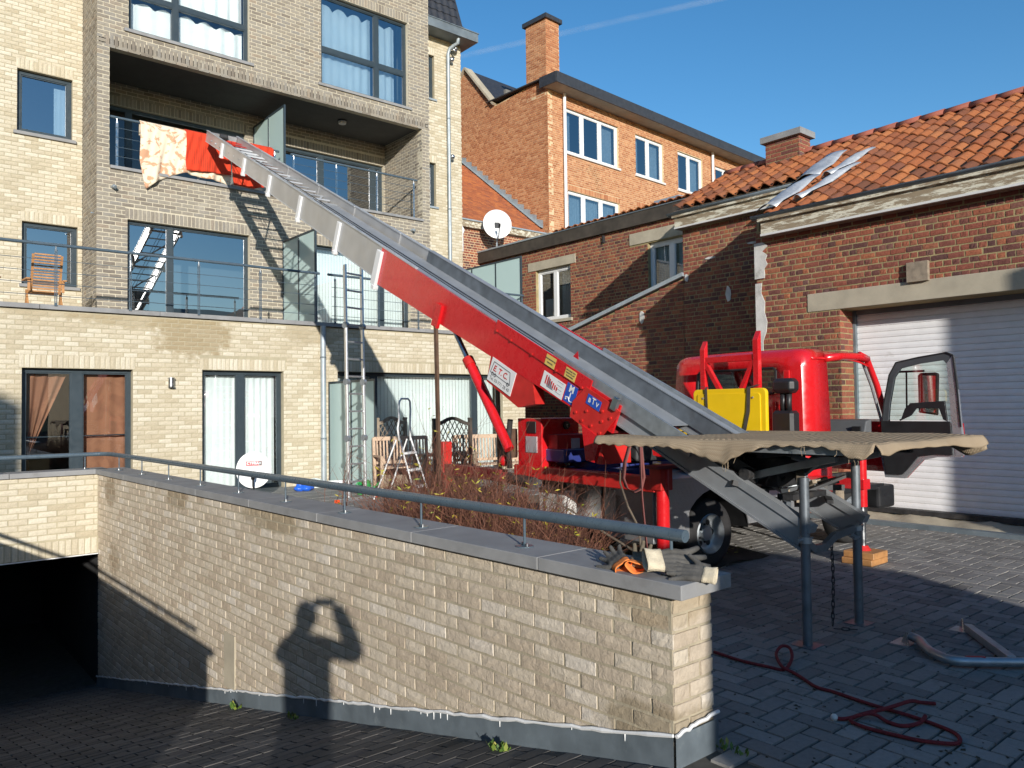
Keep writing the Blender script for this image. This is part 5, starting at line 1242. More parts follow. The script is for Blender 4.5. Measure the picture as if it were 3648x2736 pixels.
# ------------------------------------------------------------------ lift carriage with carpet
cg = thing('lift_carriage', (5.2, 3.2, 1.2), 'dark steel carriage with loading platform at the foot of the lift', 'carriage')
mb = MB(); mb.box((4.52,2.12,1.285),(6.08,3.70,1.325)); mb.build('platform', 'darkgalv', cg)
mb = MB(); mb.box((4.52,3.70,1.286),(4.72,4.22,1.324)); mb.build('platform_wing', 'darkgalv', cg); mb = MB(); mb.box((5.56,3.70,1.286),(6.08,4.22,1.324)); mb.build('platform_wing', 'darkgalv', cg)
MB().box((4.50,2.14,1.26),(4.52,3.5,1.33)).build('edge_profile', 'galv', cg)
for (a, b, w_, h_, m_) in (((4.8,2.3,1.26),(4.8,3.6,1.26),.05,.06,'darkmetal'), ((5.5,2.3,1.26),(5.5,3.6,1.26),.05,.06,'darkmetal'), ((4.6,2.9,1.24),(6.0,2.9,1.24),.05,.05,'darkmetal'), ((4.85,2.5,1.22),(4.92,3.5,.98),.05,.05,'galv'), ((5.45,2.5,1.22),(5.40,3.5,.98),.05,.05,'galv'),
    ((4.85,3.4,1.22),(4.9,3.1,1.05),.04,.09,'darkmetal'), ((4.74,2.69,1.06),(5.35,3.05,1.10),.05,.05,'oldwood'), ((5.48,2.69,1.2),(5.45,3.5,1.25),.04,.04,'darkmetal'), ((4.9,3.3,1.02),(5.4,3.3,1.02),.09,.07,'darkmetal'), ((4.9,2.9,.93),(5.35,2.9,.93),.12,.04,'darkmetal'), ((5.1,2.75,1.20),(5.4,3.2,.95),.03,.08,'galv')):
    MB().bar(a, b, w_, h_).build('frame_bar', m_, cg)
rc_ = random.Random(77)
for k in range(30):
    a = V3((rc_.uniform(4.75,5.6), rc_.uniform(2.75,3.6), rc_.uniform(.86,1.24))); b = a+V3((rc_.uniform(-.3,.3), rc_.uniform(-.25,.35), rc_.uniform(-.12,.12)))
    b.z = min(b.z, 1.25); MB().bar(a, b, rc_.uniform(.015,.05), rc_.uniform(.015,.06)).build('linkage', rc_.choice(('darkmetal','darkmetal','black','galv','oldwood','darkgalv','black')), cg)
for k in range(7):
    a = V3((rc_.uniform(4.8,5.5), rc_.uniform(2.8,3.4), rc_.uniform(.9,1.2))); MB().tube([a, a+V3((.1,.1,-.08)), a+V3((.25,.12,-.02)), a+V3((.3,.3,.03))], .012, 7).build('cable', 'rubber', cg, smooth=True)
for w_ in (.06, LWD-.06):
    for s in (1.0, .55): MB().cyl(LP(s,w_-.03,.06), LP(s,w_+.03,.06), .045, 14).build('roller', 'darkmetal', cg, smooth='auto')
MB().box((5.0,3.0,.98),(5.3,3.3,1.2)).build('motor', 'darkmetal', cg, bev=.02); MB().cyl((5.55,2.95,1.14),(5.85,2.9,1.14),.022,10).build('spring_rod', 'steel', cg); MB().cyl((5.86,2.9,1.14),(5.90,2.893,1.14),.024,10).build('rod_end', 'redworn', cg)
M['carpet'] = None
def carpetmat():
    mt, t, p, n, l = nodes('beige_woven_carpet'); pos = world_pos(n, l)
    w1_ = n.new('ShaderNodeTexWave'); w1_.inputs['Scale'].default_value = 42; w1_.bands_direction = 'X'; w1_.inputs['Distortion'].default_value = .6; l.new(pos, w1_.inputs['Vector'])
    w2_ = n.new('ShaderNodeTexWave'); w2_.inputs['Scale'].default_value = 42; w2_.bands_direction = 'DIAGONAL'; w2_.inputs['Distortion'].default_value = .6; l.new(pos, w2_.inputs['Vector'])
    mm = math2(n, l, 'MULTIPLY', w1_.outputs['Fac'], w2_.outputs['Fac']); f = noise(n, l, pos, 2.5, 5)
    base = mixc(n, l, maprange(n, l, f, .35, .7, 0, 1), (.43, .34, .235), (.34, .26, .175))
    l.new(mixc(n, l, maprange(n, l, mm, 0, .35, .55, 0), base, (.24, .175, .11)), p.inputs['Base Color']); p.inputs['Roughness'].default_value = .97; p.inputs['Specular IOR Level'].default_value = .1
    bump(n, l, p, mm, .6, .004); return mt
M['carpet'] = carpetmat()
# carpet: top sheet over the platform, hanging skirt on the camera sides
def carpet():
    mb = MB(); rnd = random.Random(8)
    def top(x, y): return 1.336+.003*math.sin(x*7+y*3)+.002*math.sin(y*11)+.0015*math.sin(x*29+y*8)
    nx, ny = 34, 48
    X0, X1, Y0, Y1 = 4.47, 6.12, 2.07, 4.27
    def P(i, j):
        x = X0+(X1-X0)*i/nx; y = Y0+(Y1-Y0)*j/ny; return V3((x, y, top(x, y)))
    for i in range(nx):
        for j in range(ny):
            x = X0+(X1-X0)*(i+.5)/nx; y = Y0+(Y1-Y0)*(j+.5)/ny
            if 4.70 < x < 5.56 and y > 3.68: continue
            mb.add([P(i,j),P(i+1,j),P(i+1,j+1),P(i,j+1)], [(0,1,2,3)])
    # skirt along x = X0 (facing the camera): drop length by y
    drop = [(2.07,.05),(2.12,.085),(2.20,.09),(2.28,.045),(2.40,.028),(2.72,.03),(2.80,.05),(2.95,.10),(3.08,.165),(3.2,.13),(3.35,.09),(3.5,.062),(3.9,.058),(4.1,.06),(4.27,.055)]
    def sk(u, v):
        y = Y0+(Y1-Y0)*u; d = lerp(drop, y)+.006*math.sin(y*60)*v; t_ = v
        return V3((X0-.035*math.sin(t_*math.pi/2)*min(1, d/.06)+.005*math.sin(y*14)*t_+.003*math.sin(y*37)*t_, y, top(X0, y)-d*t_))
    mb.grid(sk, 110, 8)
    def sk2(u, v):
        x = X0+(X1-X0)*u; d = lerp([(4.47,.06),(4.56,.07),(4.75,.045),(5.1,.04),(5.5,.05),(5.75,.075),(6.0,.085),(6.12,.06)], x)
        return V3((x, Y0-.03*math.sin(v*math.pi/2)+.005*math.sin(x*15)*v, top(x, Y0)-d*v))
    mb.grid(sk2, 60, 6)
    def sk3(u, v):
        x = X0+.25*u; return V3((x, Y1+.03*math.sin(v*math.pi/2), top(x, Y1)-.06*v))
    mb.grid(sk3, 10, 4)
    def sk4(u, v):   # long corner hanging at the right end
        y = Y0+(Y1-Y0)*u; d = lerp([(2.07,.10),(2.2,.16),(2.35,.07),(4.27,.06)], y); return V3((X1+.03*math.sin(v*math.pi/2)+.05*v*(1 if y < 2.3 else .3), y, top(X1, y)-d*v))
    mb.grid(sk4, 60, 6)
    o = mb.build('carpet', 'carpet', None, smooth=True, loc=(5.3,3.1,1.33), solid=.008); tag(o, 'worn beige carpet draped over the lift platform', 'carpet')
    fr = MB()
    for k in range(12):
        y = rnd.choice((3.02, 3.08, 3.14, 2.16, 2.25, 2.85, 2.5)); y += rnd.uniform(-.06,.06); z = top(X0,y)-lerp(drop, y); p = V3((X0-.03, y, z)); fr.tube([p, p+V3((rnd.uniform(-.01,.01), rnd.uniform(-.01,.01), -.02)), p+V3((rnd.uniform(-.015,.015), rnd.uniform(-.02,.02), -rnd.uniform(.03,.06)))], .0015, 4)
    fr.build('fringe', 'carpet', o); tag(o.children[0], kind='stuff')
carpet()
M['strapred'] = plain('faded_strap', (.22, .075, .065), .9, var=.15)
t = thing('lashing_strap', (4.45, 3.95, .9), 'dull red lashing strap hanging in a loop from the platform', 'strap')
def ribbon(pts, w_, wd):
    mb = MB(); pts = [V3(p) for p in pts]; wv = V3(wd).normalized()*(w_/2)
    vs = [p+wv*s_ for p in pts for s_ in (-1, 1)]; mb.add(vs, [(2*i, 2*i+1, 2*i+3, 2*i+2) for i in range(len(pts)-1)]); return mb
ribbon([(4.44,3.90,1.27),(4.43,3.94,1.15),(4.43,3.96,1.03),(4.43,3.93,.96),(4.43,3.86,.93),(4.43,3.79,.96),(4.44,3.77,1.05),(4.45,3.80,1.27)], .05, (.3,.9,.1)).build('loop', 'strapred', t, solid=.004, smooth=True)
ribbon([(4.435,3.795,1.27),(4.43,3.78,.9),(4.43,3.75,.6),(4.43,3.72,.35)], .045, (.5,.8,0)).build('tail', 'strapred', t, solid=.004, smooth=True)
# ------------------------------------------------------------------ the truck (nose towards the shutter)
tk = thing('flatbed_truck', (7.3, 5.2, 0), 'red cab flatbed truck carrying the furniture lift, right door open', 'truck')
M['checker'] = None
def checker():
    mt, t, p, n, l = nodes('diamond_plate'); pos = world_pos(n, l)
    mp = n.new('ShaderNodeMapping'); mp.inputs['Rotation'].default_value = (.785, .785, .0); mp.inputs['Scale'].default_value = (1, 1, 1); l.new(pos, mp.inputs[0])
    v = n.new('ShaderNodeTexChecker'); v.inputs['Scale'].default_value = 24; l.new(mp.outputs[0], v.inputs['Vector'])
    f = noise(n, l, pos, 3, 5); l.new(mixc(n, l, f, (.42, .43, .44), (.62, .62, .62)), p.inputs['Base Color']); p.inputs['Metallic'].default_value = .75; p.inputs['Roughness'].default_value = .42
    bump(n, l, p, v.outputs['Fac'], 1.0, .008); return mt
M['checker'] = checker()
TY0, TY1 = 4.42, 6.2
MB().box((5.55,TY0+.01,.86),(7.55,TY1,.90)).build('deck', 'checker', tk)
for y in (4.95, 5.65): MB().box((5.5,y-.04,.5),(9.4,y+.04,.72)).build('chassis_rail', 'darkmetal', tk)
# side panel with wheel arch
def side_panel(y, name):
    po = [(5.55,.895),(7.55,.895),(7.55,.42),(6.78,.40)]
    for i in range(15):
        a = math.pi*i/14; po.append((6.27+.46*math.cos(a)*1.0, .36+.42*math.sin(a)))
    po += [(5.55,.44)]
    po = [(x, max(z, .40)) for x, z in po]
    return MB().prism([(x, y, z) for x, z in po], (0, .012, 0)).build(name, 'checker', tk)
side_panel(TY0-.004, 'side_panel'); side_panel(TY1, 'side_panel')
for x in (7.1,): 
    MB().box((x-.05,TY0-.012,.36),(x+.05,TY0+.02,.40)).build('side_marker', 'orangered', tk)
arch = MB(); arch.grid(lambda u, v: V3((6.27+.47*math.cos(math.pi*u), TY0+.01+.55*v, .36+.43*math.sin(math.pi*u))), 18, 2); arch.build('wheel_arch', 'black', tk, smooth=True)
def wheel(c, r, wd, sgn, dual=False, rim='galv'):
    c = V3(c); o = MB().lathe(c, YA, [(r*.56,-wd/2),(r*.80,-wd/2-.008),(r*.95,-wd/2+.012),(r,-wd/2+.04),(r,wd/2-.04),(r*.95,wd/2-.012),(r*.80,wd/2+.008),(r*.56,wd/2)], 44).build('tyre', 'rubber', tk, smooth='auto')
    q = MB(); f = -wd/2*sgn if sgn > 0 else wd/2; s_ = -1 if sgn > 0 else 1
    prof = [(r*.58, .0), (r*.55, -.012), (r*.52, .02), (r*.46, .07 if dual else .035), (r*.40, .085 if dual else .03), (r*.22, .085 if dual else .02), (r*.20, .04 if dual else -.01), (r*.12, .035 if dual else -.015), (0, .035 if dual else -.015)]
    q.lathe(c+YA*(s_*wd/2), -YA*s_, prof, 36); rm = q.build('rim', rim, o, smooth='auto')
    for i in range(6):
        a = i*math.pi/3; cc = c+YA*(s_*wd/2)-YA*s_*(.084 if dual else .028)+V3((math.cos(a)*r*.335, 0, math.sin(a)*r*.335)); MB().cyl(cc+YA*s_*.003, cc-YA*s_*.01, r*.085, 12).build('vent_hole', 'black', o)
    for i in range(6):
        a = i*math.pi/3+.5; cc = c+YA*(s_*wd/2)-YA*s_*(.08 if dual else .022)+V3((math.cos(a)*r*.25, 0, math.sin(a)*r*.25)); MB().cyl(cc, cc+YA*s_*.016, .011, 6).build('wheel_nut', 'darkmetal', o)
    return o
wheel((6.27,4.60,.335), .335, .20, 1, True, 'galv'); wheel((6.27,4.84,.335), .335, .20, 1, True); wheel((6.27,6.05,.335), .335, .20, -1, True)
wheel((8.55,4.52,.335), .335, .20, 1, False, 'galv'); wheel((8.55,6.0,.335), .335, .20, -1)
MB().cyl((6.27,4.7,.335),(6.27,6.0,.335),.06,12).build('axle', 'darkmetal', tk)
# tail: tool boxes of diamond plate facing the wall
MB().box((5.50,4.50,.32),(5.98,5.15,.80)).build('tool_locker', 'checker', tk, bev=.006); MB().box((5.52,5.22,.35),(5.95,5.75,.80)).build('tool_locker', 'checker', tk, bev=.006)
MB().box((5.46,4.46,.80),(5.60,6.15,.90)).build('tail_beam', 'redworn', tk, bev=.006)
MB().box((5.47,4.78,.38),(5.52,4.86,.44)).build('tail_light', 'orangered', tk, bev=.01); MB().box((5.30,5.5,.40),(5.45,5.95,.75)).build('battery_box', 'whitegrey', tk, bev=.02)
MB().cyl((4.95,5.55,.83),(5.15,6.35,.83),.06,18).build('hydraulic_tank', 'darkmetal', tk, smooth='auto')
# outriggers
MB().box((5.03,4.02,.86),(5.15,6.0,.985)).build('outrigger_beam', 'redworn', tk, bev=.008)
o = MB().box((5.02,3.93,.88),(5.16,4.06,1.06)).build('outrigger_head', 'redworn', tk, bev=.008)
MB().cyl((5.09,3.98,.10),(5.09,3.98,1.05),.055,18).build('outrigger_leg', 'red', tk, smooth='auto'); MB().cyl((5.09,3.98,.0),(5.09,3.98,.10),.09,18,.05).build('outrigger_foot', 'darkred', tk)
MB().box((4.95,3.90,1.06),(5.23,4.06,1.085)).build('outrigger_cap', 'darkred', tk)
MB().box((4.98,7.35,.70),(5.10,7.47,1.18)).build('outrigger_leg', 'redworn', tk, bev=.008); MB().box((4.99,6.2,.80),(5.09,7.4,.92)).build('outrigger_beam', 'darkred', tk); MB().cyl((5.04,7.41,.02),(5.04,7.41,.75),.05,14).build('outrigger_leg', 'redworn', tk, smooth='auto')
MB().cyl((7.66,3.78,.55),(7.66,3.78,1.17),.052,18).build('outrigger_leg', 'red', tk, smooth='auto'); MB().cyl((7.66,3.78,.16),(7.66,3.78,.56),.03,14).build('jack_rod', 'steel', tk, smooth='auto'); MB().cyl((7.66,3.78,1.17),(7.66,3.78,1.20),.06,18).build('outrigger_cap', 'redworn', tk)
MB().box((7.60,3.72,.72),(7.72,5.0,.82)).build('outrigger_beam', 'red', tk, bev=.008); MB().cyl((7.66,3.78,.125),(7.66,3.78,.17),.075,18,.045).build('outrigger_foot', 'redworn', tk)
# turntable, control box
MB().lathe((5.75,5.3,.90), ZA, [(0,0),(.52,0),(.54,.03),(.54,.07),(.40,.08),(.40,.13),(0,.13)], 40).build('slew_ring', 'blue', tk, smooth='auto')
MB().obox((5.75,5.25,1.09), (V3((1,-.55,0)), V3((.55,1,0)), ZA), (.62,.16,.07)).build('turntable_beam', 'blue', tk, bev=.01); MB().obox((5.35,5.5,1.10), (V3((1,-.1,0)), V3((.1,1,0)), ZA), (.25,.30,.06)).build('turntable_beam', 'blue', tk, bev=.01)
MB().box((5.10,4.72,1.05),(5.45,4.80,1.40)).build('pivot_tower', 'redworn', tk); MB().box((5.55,4.75,1.05),(6.0,5.25,1.4)).build('winch_housing', 'darkmetal', tk, bev=.02)
MB().box((5.85,5.55,1.0),(6.35,5.62,1.32)).build('guard_plate', 'red', tk, bev=.006)
for k in range(4): MB().tube([(5.35+.05*k,4.85,1.62),(5.5+.06*k,4.78,1.50),(5.62+.06*k,4.8,1.25),(5.52+.05*k,4.9,1.10),(5.40,5.0,1.08)], .014, 8).build('hose', 'rubber', tk, smooth=True)
cbx = MB().box((5.05,5.55,.90),(5.53,5.95,1.46)).build('control_cabinet', 'red', tk, bev=.008)
MB().box((5.13,5.40,1.14),(5.68,5.56,1.30)).build('hood', 'redworn', cbx, bev=.006); MB().box((5.30,5.385,1.13),(5.40,5.40,1.26)).build('notice', 'whitegrey', cbx); MB().box((5.040,5.62,1.12),(5.05,5.80,1.28)).build('plate', 'aludull', cbx); MB().box((5.035,5.63,1.31),(5.05,5.78,1.43)).build('recess', 'black', cbx, bev=.01)
MB().cyl((5.36,5.53,1.385),(5.36,5.55,1.385),.04,20).build('emblem', 'black', cbx); text('t', 'emblem_mark', 'steel', cbx, (5.36,5.529,1.385), XA, ZA, .07)
MB().tube([(5.34,5.54,1.12),(5.30,5.52,1.02),(5.36,5.52,.98),(5.40,5.53,1.08)], .012, 6).build('cable_loop', 'whitegrey', cbx, smooth=True)
MB().box((5.00,6.05,1.05),(5.12,6.2,1.35)).build('valve_block', 'rust', tk, bev=.01); MB().ball((5.0,6.12,1.02), .06).build('red_lamp', 'red', tk, smooth=True)
MB().tube([(4.98,5.98,1.45),(4.96,6.0,1.2),(4.98,6.0,.95)], .03, 8).build('hose', 'rubber', tk, smooth=True)
# ------------------------------------------------------------------ cab
CB = thing
path = [(8.02,4.33),(7.75,4.33),(7.66,4.34),(7.61,4.38),(7.595,4.46),(7.592,4.70),(7.59,4.95),(7.588,5.25),(7.59,5.55),(7.593,5.80),(7.597,6.08),(7.61,6.19),(7.66,6.235),(7.75,6.25),(8.02,6.255),(8.75,6.255)]
rows = [(.62,0),(.85,0),(1.15,.0),(1.45,.008),(1.68,.016),(1.82,.022),(1.965,.03),(2.05,.035),(2.11,.06),(2.15,.11),(2.168,.22)]
cx0, cy0 = 8.3, 5.29
mb = MB(); idx = {}
for j, (z, ins) in enumerate(rows):
    for i, (x, y) in enumerate(path):
        v = V3((cx0-x, cy0-y, 0)); 
        xx = x+(ins*1.0 if x < 7.9 else 0); yy = y+(ins if y < 5.3 else -ins)*(1 if (y < 4.6 or y > 6.0) else (4.6-y)/(.5)*0)
        idx[(i,j)] = len(mb.v); mb.v.append(V3((xx, yy, z)))
for j in range(len(rows)-1):
    for i in range(len(path)-1):
        if j in (4, 5) and 5 <= i <= 8: continue
        if i >= 14 and 4 <= j <= 5: continue
        mb.f.append([idx[(i,j)], idx[(i,j+1)], idx[(i+1,j+1)], idx[(i+1,j)]]); mb.r.append(0)
cab = mb.build('cab', 'red', tk, smooth='auto', solid=.012)
# roof continues to the windscreen
rf_ = MB()
def roof(u, v):
    y = 4.33+1.925*v; e = max(0, 1-min(v, 1-v)/.16); x = 7.75+1.13*u; crown = .10*e*e+.02*(2*v-1)**2
    return V3((x, y+(.02 if v == 0 else 0), 2.165-crown-.085*max(0, u-.55)**2/.2-.0))
rf_.grid(roof, 14, 24); rf_.build('roof', 'red', cab, smooth=True, solid=.014)
for y in (4.75, 5.25, 5.8): MB().tube([(7.685,y,2.10),(7.75,y,2.155),(8.0,y,2.17)], .012, 8).build('roof_rib', 'red', cab, smooth=True)
for y_ in (4.352, 6.232): MB().tube([(7.98,y_,2.055),(8.3,y_,2.085),(8.65,y_,2.09),(8.80,y_,2.065)], .042, 10).build('roof_rail', 'red', cab, smooth=True)
ws0, ws1 = V3((8.82,0,2.10)), V3((9.22,0,1.38))
for y0_, y1_ in ((4.36, 4.40), (6.23, 6.19)):
    MB().tube([(8.65,y0_-.005 if y0_ < 5 else y0_,2.115),(8.80,y0_,2.08),(8.98,y0_-.01 if y0_ < 5 else y0_,1.78),(9.20,y0_,1.36),(9.27,y0_,1.1)], .035, 10).build('a_pillar', 'red', cab, smooth=True)
    MB().tube([(8.03,y0_+.03,2.07),(8.65,y0_+.03,2.08),(8.78,y0_+.04,2.04),(8.95,y0_+.035,1.76),(9.13,y0_+.035,1.38),(9.16,y0_+.03,.9)], .016, 8).build('door_seal', 'silver', cab, smooth=True)
MB().add([(8.83,4.40,2.08),(8.83,6.19,2.08),(9.22,6.21,1.38),(9.22,4.38,1.38)], [(0,1,2,3)]).build('windscreen', 'clearglass', cab)
MB().prism([(9.22,4.36,1.38),(9.10,4.36,1.1),(9.35,4.36,.84),(9.22,4.36,.76),(9.10,4.36,.84),(9.10,4.36,1.35)], (0,1.88,0)).build('nose', 'red', cab, bev=.01)
MB().prism([(8.98,4.42,1.38),(8.87,4.42,1.36),(8.82,4.42,1.22),(8.87,4.42,1.02),(8.98,4.42,.95)], (0,1.75,0)).build('dashboard', plain('grey_dashboard', (.10,.105,.11), .6, var=.08), cab, bev=.012)
MB().box((8.80,4.46,1.17),(8.83,4.56,1.30)).build('air_vent', 'black', cab); MB().box((7.7,4.36,.58),(9.1,6.2,.64)).build('floor', 'black', cab)
MB().box((7.75,4.45,.64),(8.25,5.15,.95)).build('seat', 'black', cab, bev=.05); MB().box((7.68,4.55,.95),(7.82,5.02,1.60)).build('seat_back', 'black', cab, bev=.05); MB().box((7.75,5.35,.64),(8.25,6.1,.95)).build('seat', 'black', cab, bev=.05); MB().box((7.68,5.5,.95),(7.82,6.0,1.62)).build('seat_back', 'black', cab, bev=.05)
MB().box((8.75,6.235,.62),(9.15,6.265,1.35)).build('far_door', 'red', cab); MB().add([(8.02,6.25,1.36),(9.12,6.25,1.36),(8.75,6.23,2.06),(8.02,6.24,2.08)], [(0,1,2,3)]).build('side_window', 'clearglass', cab)
MB().add([(7.625,4.71,1.69),(7.625,5.79,1.69),(7.63,5.79,1.955),(7.63,4.71,1.955)], [(3,2,1,0)]).build('rear_window', M.setdefault('tinted', glassmat('tinted_glass', (.30,.34,.32), .10)), cab)
wr = [(7.603,4.705,1.72),(7.603,4.74,1.685),(7.603,5.76,1.685),(7.603,5.80,1.72),(7.616,5.80,1.93),(7.616,5.76,1.962),(7.616,4.74,1.962),(7.616,4.705,1.93),(7.603,4.705,1.72)]
MB().tube(wr, .014, 8).build('window_seal', 'black', cab)
# pressed recess on the rear corner and lower panel ribs
for y, z0, z1 in ((4.56, 1.66, 1.93),): MB().box((7.586,y-.04,z0),(7.61,y+.04,z1)).build('pressing', 'red', cab, bev=.012)
for y in (4.56, 4.72, 4.95, 5.35, 5.7, 6.0): MB().box((7.578,y-.025,.75),(7.60,y+.025,1.60)).build('pressing', 'red', cab, bev=.015)
MB().box((8.95,4.34,.36),(9.30,4.60,.62)).build('step', 'black', tk, bev=.03); MB().box((8.12,4.36,.42),(8.3,4.75,.68)).build('mudguard', 'oldwood', tk, bev=.01)
MB().box((7.62,4.5,.40),(8.05,5.0,.78)).build('fuel_tank', 'aludull', tk, bev=.03); MB().box((7.66,4.44,.28),(7.70,4.72,.62)).build('mud_flap', 'rubber', tk)
# snorkel
MB().cham((7.40,4.36,1.68),(7.56,4.63,1.84),.04).build('intake_head', 'black', tk, bev=.01)
for y in (4.46, 4.53): MB().tube([(7.49,y,1.70),(7.48,y,1.58),(7.50,y+.01,1.48)], .032, 10).build('intake_duct', 'black', tk, smooth=True)
MB().cham((7.42,4.38,1.05),(7.57,4.64,1.50),.03).build('intake_box', 'black', tk)
# headboard
for y, h in ((5.46, 2.30), (4.73, 2.36)):
    MB().prism([(7.30,y-.035,.9),(7.36,y-.035,.9),(7.36,y-.035,h),(7.30,y-.035,h-.10)], (0,.07,0)).build('headboard_post', 'red', tk, bev=.006)
MB().box((7.31,4.77,2.04),(7.35,5.43,2.11)).build('headboard_rail', 'red', tk, bev=.006)
MB().bar((7.33,5.43,2.04),(7.33,5.16,1.62),.045,.05,XA).build('headboard_brace', 'red', tk); MB().bar((7.33,4.77,2.04),(7.33,5.0,1.62),.045,.05,XA).build('headboard_brace', 'red', tk)
# open door
HG, HE = V3((9.0,4.33,0)), V3((9.05,3.47,0)); dd = (HE-HG).normalized(); dn_ = V3((-dd.y, dd.x, 0))
def DP(a, z, e=0): return HG+dd*a+ZA*z+dn_*e
out = [(.02,1.30),(.05,1.55),(.12,1.88),(.20,2.02),(.45,2.065),(.74,2.10),(.80,2.07),(.835,1.7),(.86,1.30)]
inn = [(.09,1.37),(.11,1.55),(.17,1.85),(.24,1.95),(.45,1.995),(.70,2.02),(.735,1.98),(.755,1.7),(.765,1.37)]
mb = MB()
for k in range(8):
    q = [DP(*out[k]), DP(*out[k+1]), DP(*inn[k+1]), DP(*inn[k])]; mb.prism(q, dn_*.045)
door = mb.build('door', plain('grey_door_trim', (.055,.06,.065), .5, var=.1), tk)
MB().prism([DP(.80,2.07,.046), DP(.835,1.7,.046), DP(.88,1.05,.046), DP(.875,1.0,.046), DP(.80,1.0,.046), DP(.765,1.37,.046), DP(.755,1.7,.046), DP(.735,1.98,.046)], -dn_*.05).build('door_edge', 'silver', door)
low = [(.02,1.30),(.86,1.30),(.88,1.05),(.85,.98),(.60,.97),(.45,.93),(.33,.80),(.26,.72),(.04,.72),(.0,.95)]
MB().prism([DP(a, z) for a, z in low], dn_*.06).build('lower_panel', 'silver', door)
MB().prism([DP(a, z, -.006) for a, z in [(.02,1.36),(.765,1.36),(.78,1.0),(.60,1.0),(.42,.97),(.30,.82),(.24,.76),(.06,.76),(.03,.98)]], dn_*-.02).build('trim', 'black', door, bev=.006)
MB().prism([DP(a, z, .068) for a, z in [(.02,1.34),(.86,1.34),(.88,1.05),(.85,.98),(.60,.97),(.45,.93),(.33,.80),(.26,.72),(.04,.72),(.0,.95)]], dn_*.006).build('outer_skin', 'red', door)
MB().prism([DP(*p, .02) for p in inn], dn_*.004).build('door_glass', 'clearglass', door)
MB().prism([DP(a, z, -.012) for a, z in [(.25,1.37),(.30,1.50),(.36,1.56),(.72,1.58),(.74,1.36),(.70,1.38),(.66,1.50),(.42,1.50),(.36,1.42)]], dn_*-.03).build('grab_handle', 'black', door, bev=.004)
for a, b in zip(out, out[1:]): MB().bar(DP(*a,-.004), DP(*b,-.004), .012, .018, dn_).build('door_gasket', 'black', door)
MB().prism([DP(a, z, .22) for a, z in [(.33,1.45),(.53,1.42),(.55,1.88),(.52,1.90),(.36,1.90),(.33,1.87)]], dn_*.05).build('mirror_shell', 'black', door, bev=.01)
MB().prism([DP(a, z, .215) for a, z in [(.35,1.47),(.515,1.45),(.53,1.86),(.36,1.87)]], dn_*-.002).build('mirror_glass', M.setdefault('mirror', plain('mirror', (.8,.85,.85), .03, 1, var=.01)), door)
MB().tube([DP(.12,1.92,.05), DP(.14,1.92,.2), DP(.40,1.92,.24)], .012, 8).build('mirror_arm', 'black', door); MB().tube([DP(.20,1.37,.06), DP(.21,1.40,.2), DP(.21,1.92,.22)], .010, 8).build('mirror_arm', 'black', door)
# ------------------------------------------------------------------ load on the truck
t = thing('yellow_container', (7.3, 5.1, .9), 'big yellow plastic container strapped against the headboard', 'container')
mb = MB(); mb.add([(6.98,4.75,.92),(7.25,4.75,.92),(7.25,5.75,.92),(6.98,5.75,.92),(6.97,4.70,1.30),(7.25,4.70,1.30),(7.25,5.75,1.30),(6.97,5.75,1.30)], [(3,2,1,0),(4,5,6,7),(0,1,5,4),(1,2,6,5),(2,3,7,6),(3,0,4,7)]); mb.build('body', 'yellow', t, bev=.03)
def rrect(x, y0, y1, z0, z1, r, dx):
    po = []
    for cy_, cz_, a0 in ((y1-r, z1-r, 0), (y0+r, z1-r, 90), (y0+r, z0+r, 180), (y1-r, z0+r, 270)):
        for k in range(6): a = R(a0+k*18); po.append((x, cy_+r*math.cos(a), cz_+r*math.sin(a)))
    return MB().prism(po, (dx,0,0))
rrect(6.92, 4.28, 5.16, 1.14, 1.735, .05, .05).build('lid', 'yellow', t, bev=.01)
rrect(6.91, 4.34, 5.10, 1.19, 1.685, .03, .012).build('lid_panel', 'yellow', t, bev=.004)
MB().box((6.97,4.6,1.25),(7.2,5.1,1.55)).build('inner_tub', 'yellow', t, bev=.03)
for y_ in (4.42, 5.02): MB().cyl((6.912,y_,1.64),(6.90,y_,1.64),.010,8).build('catch', 'oldwood', t)
t = thing('tension_strap', (7.05, 5.05, 1.3), 'dark webbing straps holding the yellow container to the headboard', 'strap')
ribbon([(7.33,4.62,1.78),(7.1,4.52,1.76),(6.90,4.46,1.745),(6.895,4.47,1.5),(6.895,4.53,1.25),(6.93,4.58,1.0)], .04, (0,1,.05)).build('webbing', 'darkwood', t, solid=.003); ribbon([(7.33,5.36,1.78),(7.1,5.1,1.76),(6.90,4.98,1.745),(6.895,4.97,1.5),(6.895,5.0,1.25),(6.93,5.02,1.0)], .03, (0,1,.05)).build('webbing', 'darkwood', t, solid=.003)
M['sack'] = plain('blue_grey_sack', (.20, .20, .27), .9, var=.2, vscale=5, bmp=.4, bscale=30)
def sack(label, c, s, rot):
    c = V3(c); ph = c.x*5; Rm = Matrix.Rotation(rot, 3, 'Z')
    def fn(u, v):
        a = 2*math.pi*u; b = math.pi*v; e = .6
        def sp(q, k): return math.copysign(abs(q)**k, q)
        x = sp(math.cos(a), e)*sp(math.sin(b), e); y = sp(math.sin(a), e)*sp(math.sin(b), e); z = -sp(math.cos(b), .8)
        w_ = 1+.05*math.sin(5*a+ph)+.05*math.sin(9*v*2+a*3)
        return c+Rm @ V3((x*s[0]*w_, y*s[1]*w_, (z*w_+1)*s[2]))
    tag(MB().grid(fn, 40, 20).build('sack', 'sack', None, smooth=True, loc=c), label, 'sack')
sack('stuffed blue grey sack lying on the truck deck', (6.75, 4.78, .90), (.48, .20, .085), -.05)
sack('pale grey bundle on the truck deck below the yellow container', (6.75, 5.2, .90), (.28, .16, .10), .3)
